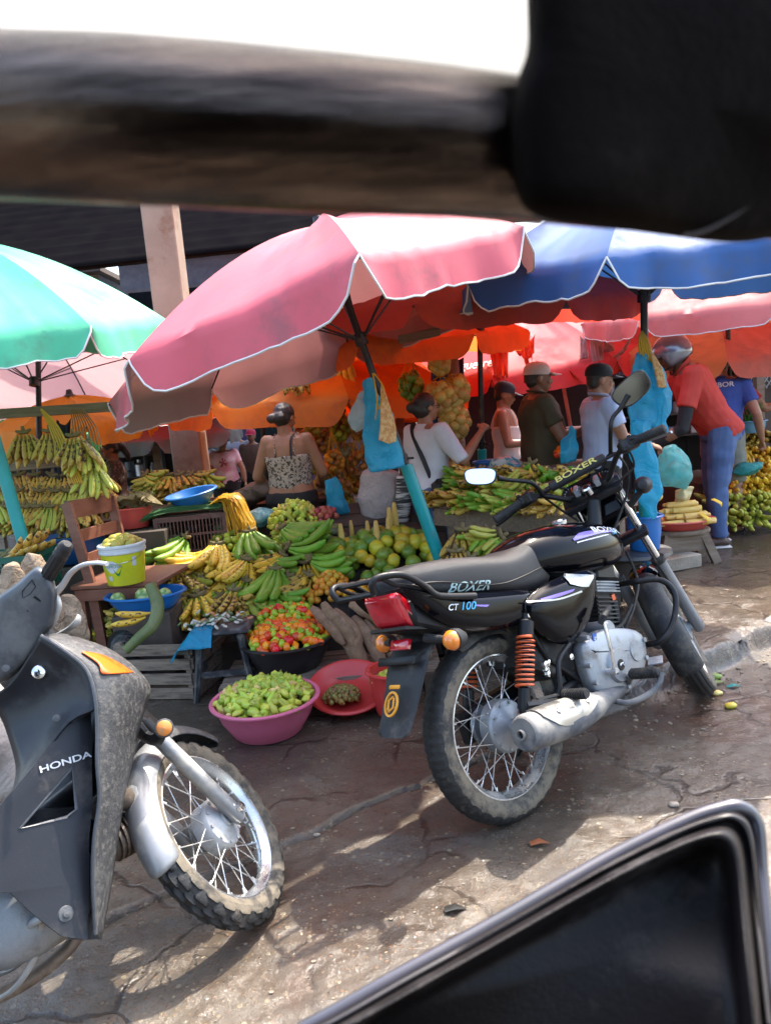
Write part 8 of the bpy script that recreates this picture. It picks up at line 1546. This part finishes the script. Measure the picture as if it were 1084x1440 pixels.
def goods(t, x0, x1, y, zs, n, s=1, lab=None):
    for z in zs: b = MB(); b.box(((x0 + x1) / 2, y, z - .012), (x1 - x0, .3, .02)); part(b, 'shelf', M_dwood, t)
    for i in range(n):
        z = rr.choice(zs); x = rr.uniform(x0 + .08, x1 - .08); k = rr.random(); h = rr.uniform(.07, .20) * s; r = rr.uniform(.03, .07) * s; T = MX.Translation((x, y - .05 + rr.uniform(-.06, .06), z)); b = MB()
        if k < .4: b.lathe([(0, 0), (r, 0), (r * 1.08, h * .3), (r * .9, h), (r * .8, h), (r * .85, .01), (0, .01)], 12, T)
        elif k < .7: b.lathe([(0, 0), (r * .8, 0), (r * .8, h * .7), (r * .35, h * .85), (r * .35, h), (0, h)], 12, T)
        else: b.box(T @ V((0, 0, h * .4)), (r * 2, r * 1.4, h * .8), (0, 0, rr.uniform(-.4, .4)), bev=.006)
        o = b.build(['pot', 'bottle', 'packet'][0 if k < .4 else 1 if k < .7 else 2], rr.choice(pc)); tag(o, 'small dim %s on the shelves %s' % (['pot', 'bottle', 'packet'][0 if k < .4 else 1 if k < .7 else 2], lab), ['pot', 'bottle', 'packet'][0 if k < .4 else 1 if k < .7 else 2], 'goods on the shelves ' + lab)
goods(t, 2.4, 3.95, 8.7, (.75, 1.0, 1.25, 1.5, 1.75, 2.0), 70, 1.1, 'behind the black capped man')
t = shed('cluttered stall left of the concrete pillar', -4.6, -2.55, 9.2, 2.1, mat('soot_wall', (.03, .026, .026), .8)); goods(t, -4.5, -2.6, 8.95, (.55, .8, 1.05, 1.3), 60, 1.1, 'left of the pillar')
for i in range(5): x = -3.6 + i * .17; b = MB(); b.lathe([(0, 0), (.05, 0), (.06, .34), (.052, .36), (0, .36)], 14, MX.Translation((x, 8.3, 1.42))); b.tube([V((x, 8.3, 1.77)), V((x, 8.3, 2.1))], .004, 4); o = b.build('hanging_cup', mat('white_cup', (.50, .50, .52), .5)); tag(o, 'white paper tube hanging in the stall left of the pillar', 'tube', 'white tubes hanging left of the pillar')
# white grid fence and a pale building far behind
t = thing('fence', 'white metal grid fence at the far left', 'fence', (-6, 11, 0)); b = MB()
for k in range(30): b.box((-9 + k * .16, 11, .9), (.02, .02, 1.8))
for z in (.1, .7, 1.3, 1.8): b.box((-6.6, 11, z), (4.8, .025, .03))
part(b, 'grid', mat('white_paint', (.55, .57, .60), .5), t)
def building(label, x0, x1, y, h, col, rows, cols, rc):
    t = thing('building', label, 'building', ((x0 + x1) / 2, y, 0)); b = MB(); b.box(((x0 + x1) / 2, y + 2, h / 2), (x1 - x0, 4, h)); part(b, 'wall', mat('wall_%d' % int(x0 * 10 + 500), col, .8, dirt=tuple(c * .6 for c in col), dscale=1, damt=.3), t); b = MB(); b.box(((x0 + x1) / 2, y + 1.9, h + .06), (x1 - x0 + .4, 4.6, .12)); part(b, 'roof', mat('roof_%d' % int(x0 * 10 + 500), rc, .7), t)
    for i in range(cols):
        for j in range(rows): x = lerp(x0, x1, (i + .5) / cols); z = 1.2 + j * 2.6; b = MB(); b.box((x, y - .03, z), (.95, .06, 1.2)); f_ = part(b, 'window', mat('window_frame', (.40, .40, .42), .6), t); b = MB(); b.box((x, y - .07, z), (.82, .02, 1.06)); part(b, 'pane', mat('dark_pane', (.03, .04, .05), .08), f_)
building('pale blue two storey building seen between the umbrellas', -5.4, .4, 17, 5.4, (.36, .42, .50), 2, 5, (.20, .05, .04)); building('cream building at the far left behind the fence', -16, -6.2, 18, 5.0, (.50, .48, .43), 2, 5, (.15, .12, .10)); building('brown shop building at the far right', 1.5, 14, 15, 4.2, (.14, .10, .08), 1, 6, (.08, .07, .07)); building('purple shop wall behind the red capped person', -2.9, -1.2, 14.5, 2.8, (.10, .07, .22), 1, 1, (.20, .03, .04))
# posts
def post(label, a, c, r, m_, n_='post', cat='post'): b = MB(); b.tube([a, c], r, 12); o = b.build(n_, m_); tag(o, label, cat)
post('stout pale wooden post beside the teal pole and blue tarpaulin', V((at(646, 600, 5.6).x, 5.6, 0)), V((at(646, 600, 5.6).x - .02, 5.6, 1.85)), .045, M_wood); post('dark red timber post hung with plantains behind the leopard print woman', V((at(470, 560, 6.0).x + .06, 6.0, 0)), V((at(462, 530, 6.0).x, 6.0, 2.1)), .045, M_wood2); post('dark red timber post right of the hanging plantains', V((at(560, 560, 6.1).x, 6.1, 0)), V((at(556, 530, 6.1).x, 6.1, 2.2)), .04, M_wood2)
post('thin black pole left of the leopard print woman', V((at(372, 690, 5.8).x, 5.8, 0)), V((at(366, 545, 5.8).x, 5.8, 1.75)), .018, M_steel); post('thin slanting pale stick above the hardware stall', at(780, 478, 7.0), at(802, 600, 7.0), .018, mat('pale_stick', (.40, .22, .16), .7), 'stick', 'stick')
beam('rough beam carrying the citrus strings under the umbrellas', at(560, 474, 5.22), at(650, 464, 5.22), .045); b = MB(); [b.tube([at(u, 472, 5.2), at(u2, v, 5.2)], .003, 4) for u, u2, v in ((613, 617, 500), (617, 621, 640), (585, 580, 530), (622, 640, 640))]; o = b.build('strings', MATS['brown_raffia']); tag(o, 'brown strings holding the yellow citrus nets', 'string')
# sheets, rags and clothes on the lines
def sheet(label, pts, m_, cat='cloth', n_='hanging_cloth', amp=.04, jag=0, seed=0, cols=26, rows=14, group=None, fold=14):
    """pts: four corners, top left, top right, bottom right, bottom left"""
    a, b_, c, d = [V(p) for p in pts]; b = MB(); nm = (b_ - a).cross(d - a).normalized()
    for i in range(rows + 1):
        for j in range(cols + 1):
            f, g = i / rows, j / cols; jj = 1 - jag * (.5 + .5 * noise.noise(V((g * 7, seed, 0)))) * (1 if jag else 0); F_ = f * jj; p = a.lerp(b_, g).lerp(d.lerp(c, g), F_); p += nm * amp * (noise.noise(V((g * fold, f * 1.5, seed))) * (.4 + f) + .3 * noise.noise(V((g * fold * 2.4, f * 4, seed + 3)))); p.z -= .04 * math.sin(PI * g) * (1 - f); b.v.append(p)
    for i in range(rows):
        for j in range(cols): k = i * (cols + 1) + j; b.f.append((k, k + 1, k + cols + 2, k + cols + 1)); b.m.append(0)
    o = b.build(n_, m_, smooth=80, sol=.003); tag(o, label, cat, group)
M_rag = mat('coral_rag', (.72, .13, .08), .75, trans=.45, tcol=(.9, .22, .12), bump=.2, bscale=150); M_pk = mat('pale_pink_cloth', (.62, .42, .40), .8, trans=.35, tcol=(.8, .55, .5)); M_btarp = mat('blue_tarp', (.01, .09, .30), .45, wrinkle=.5, bscale=30, trans=.15)
Yc = 6.2; A4 = lambda q, Y=Yc: [at(u, v, Y) for u, v in q]
for i, (q, m_, lab, jag) in enumerate((([(684, 476), (716, 474), (712, 545), (700, 552)], M_rag, 'torn coral rag hanging left above the white cap', .45), ([(712, 476), (738, 472), (745, 530), (728, 500)], M_rag, 'narrow torn coral rag beside the longer one', .6), ([(735, 474), (752, 470), (750, 505), (742, 522)], M_rag, 'short coral rag end on the line', .5), ([(815, 470), (826, 468), (825, 505), (816, 508)], M_pk, 'thin pale pink strip of washing', .1), ([(828, 468), (846, 468), (850, 530), (834, 532)], M_pk, 'pale pink trousers hanging over the black cap', .15), ([(846, 470), (862, 480), (862, 496), (850, 500)], M_pk, 'pale shirt sleeve on the washing line', .3), ([(800, 520), (835, 536), (832, 545), (806, 532)], M_rag, 'coral sling of cloth on the line', .0), ([(850, 505), (885, 475), (886, 484), (856, 520)], M_pk, 'pink cloth stretched to the beam at the right', .0))): sheet(lab, A4(q), m_, jag=jag, seed=i * 3, group='washing hung under the red umbrellas', cols=14, amp=.05)
sheet('red awning cloth with shadowed folds behind the hanging rags', A4([(690, 478), (905, 462), (905, 520), (690, 545)], 7.6), mat('rust_awning', (.50, .09, .06), .8, trans=.3, tcol=(.6, .12, .07)), 'awning', 'awning', .06, 0, 21)
sheet('deep blue tarpaulin hanging behind the citrus nets', A4([(606, 505), (652, 502), (652, 650), (606, 650)], 5.9), M_btarp, 'tarpaulin', 'tarpaulin', .06, 0, 22)
sheet('orange tarpaulin glowing over the back fruit stall', [V((-1.7, 6.9, 1.95)), V((.55, 6.9, 2.1)), V((.55, 5.6, 1.72)), V((-1.7, 5.6, 1.62))], mat('orange_tarp', (.90, .25, .03), .6, trans=.6, tcol=(1, .36, .04)), 'awning', 'awning', .03, 0, 23); sheet('orange back sheet behind the hanging fruit nets', [V((-1.2, 7.3, 1.95)), V((.6, 7.3, 2.05)), V((.6, 7.3, 1.1)), V((-1.2, 7.3, 1.2))], mat('orange_tarp', (.9, .25, .03)), 'tarpaulin', 'tarpaulin', .05, .15, 24)
sheet('navy cloth hanging from the left rail', A4([(80, 590), (100, 588), (100, 680), (82, 682)], 4.9), mat('navy_cloth', (.012, .014, .03), .8), seed=25, cols=10)
# script lettering on the coral umbrella and number of torn patch
for o in bpy.data.objects:
    if o.get('label', '').startswith('coral red umbrella'):
        cn = [k for k in o.children if k.name.startswith('canopy')][0]; mw = wm(cn); loc = mw.inverted() @ at(672, 512, 6.3); bv = bvh_of(cn); d = (mw.inverted() @ at(672, 512, 6.3) - mw.inverted() @ CP).normalized(); x = (at(700, 509, 6.3) - at(640, 517, 6.3)).normalized()
        stick_text(bv, '$guerrero', .105, frameT(loc, x, V((-.05, 0, 1))), d, 'lettering', M_white, cn, off=.012, shear=.4, wscale=1.0)
# lattice and planks on the right
t = thing('lattice_screen', 'pale wire lattice beside the plank stall', 'lattice', (3.9, 8.2, 0)); b = MB()
for k in range(22):
    x = 3.5 + k * .06; b.tube([V((x, 8.2, 1.2)), V((x + .5, 8.2, 1.9))], .006, 4); b.tube([V((x + .5, 8.21, 1.2)), V((x, 8.21, 1.9))], .006, 4)
part(b, 'lattice', mat('pale_wire', (.40, .38, .34), .6), t)
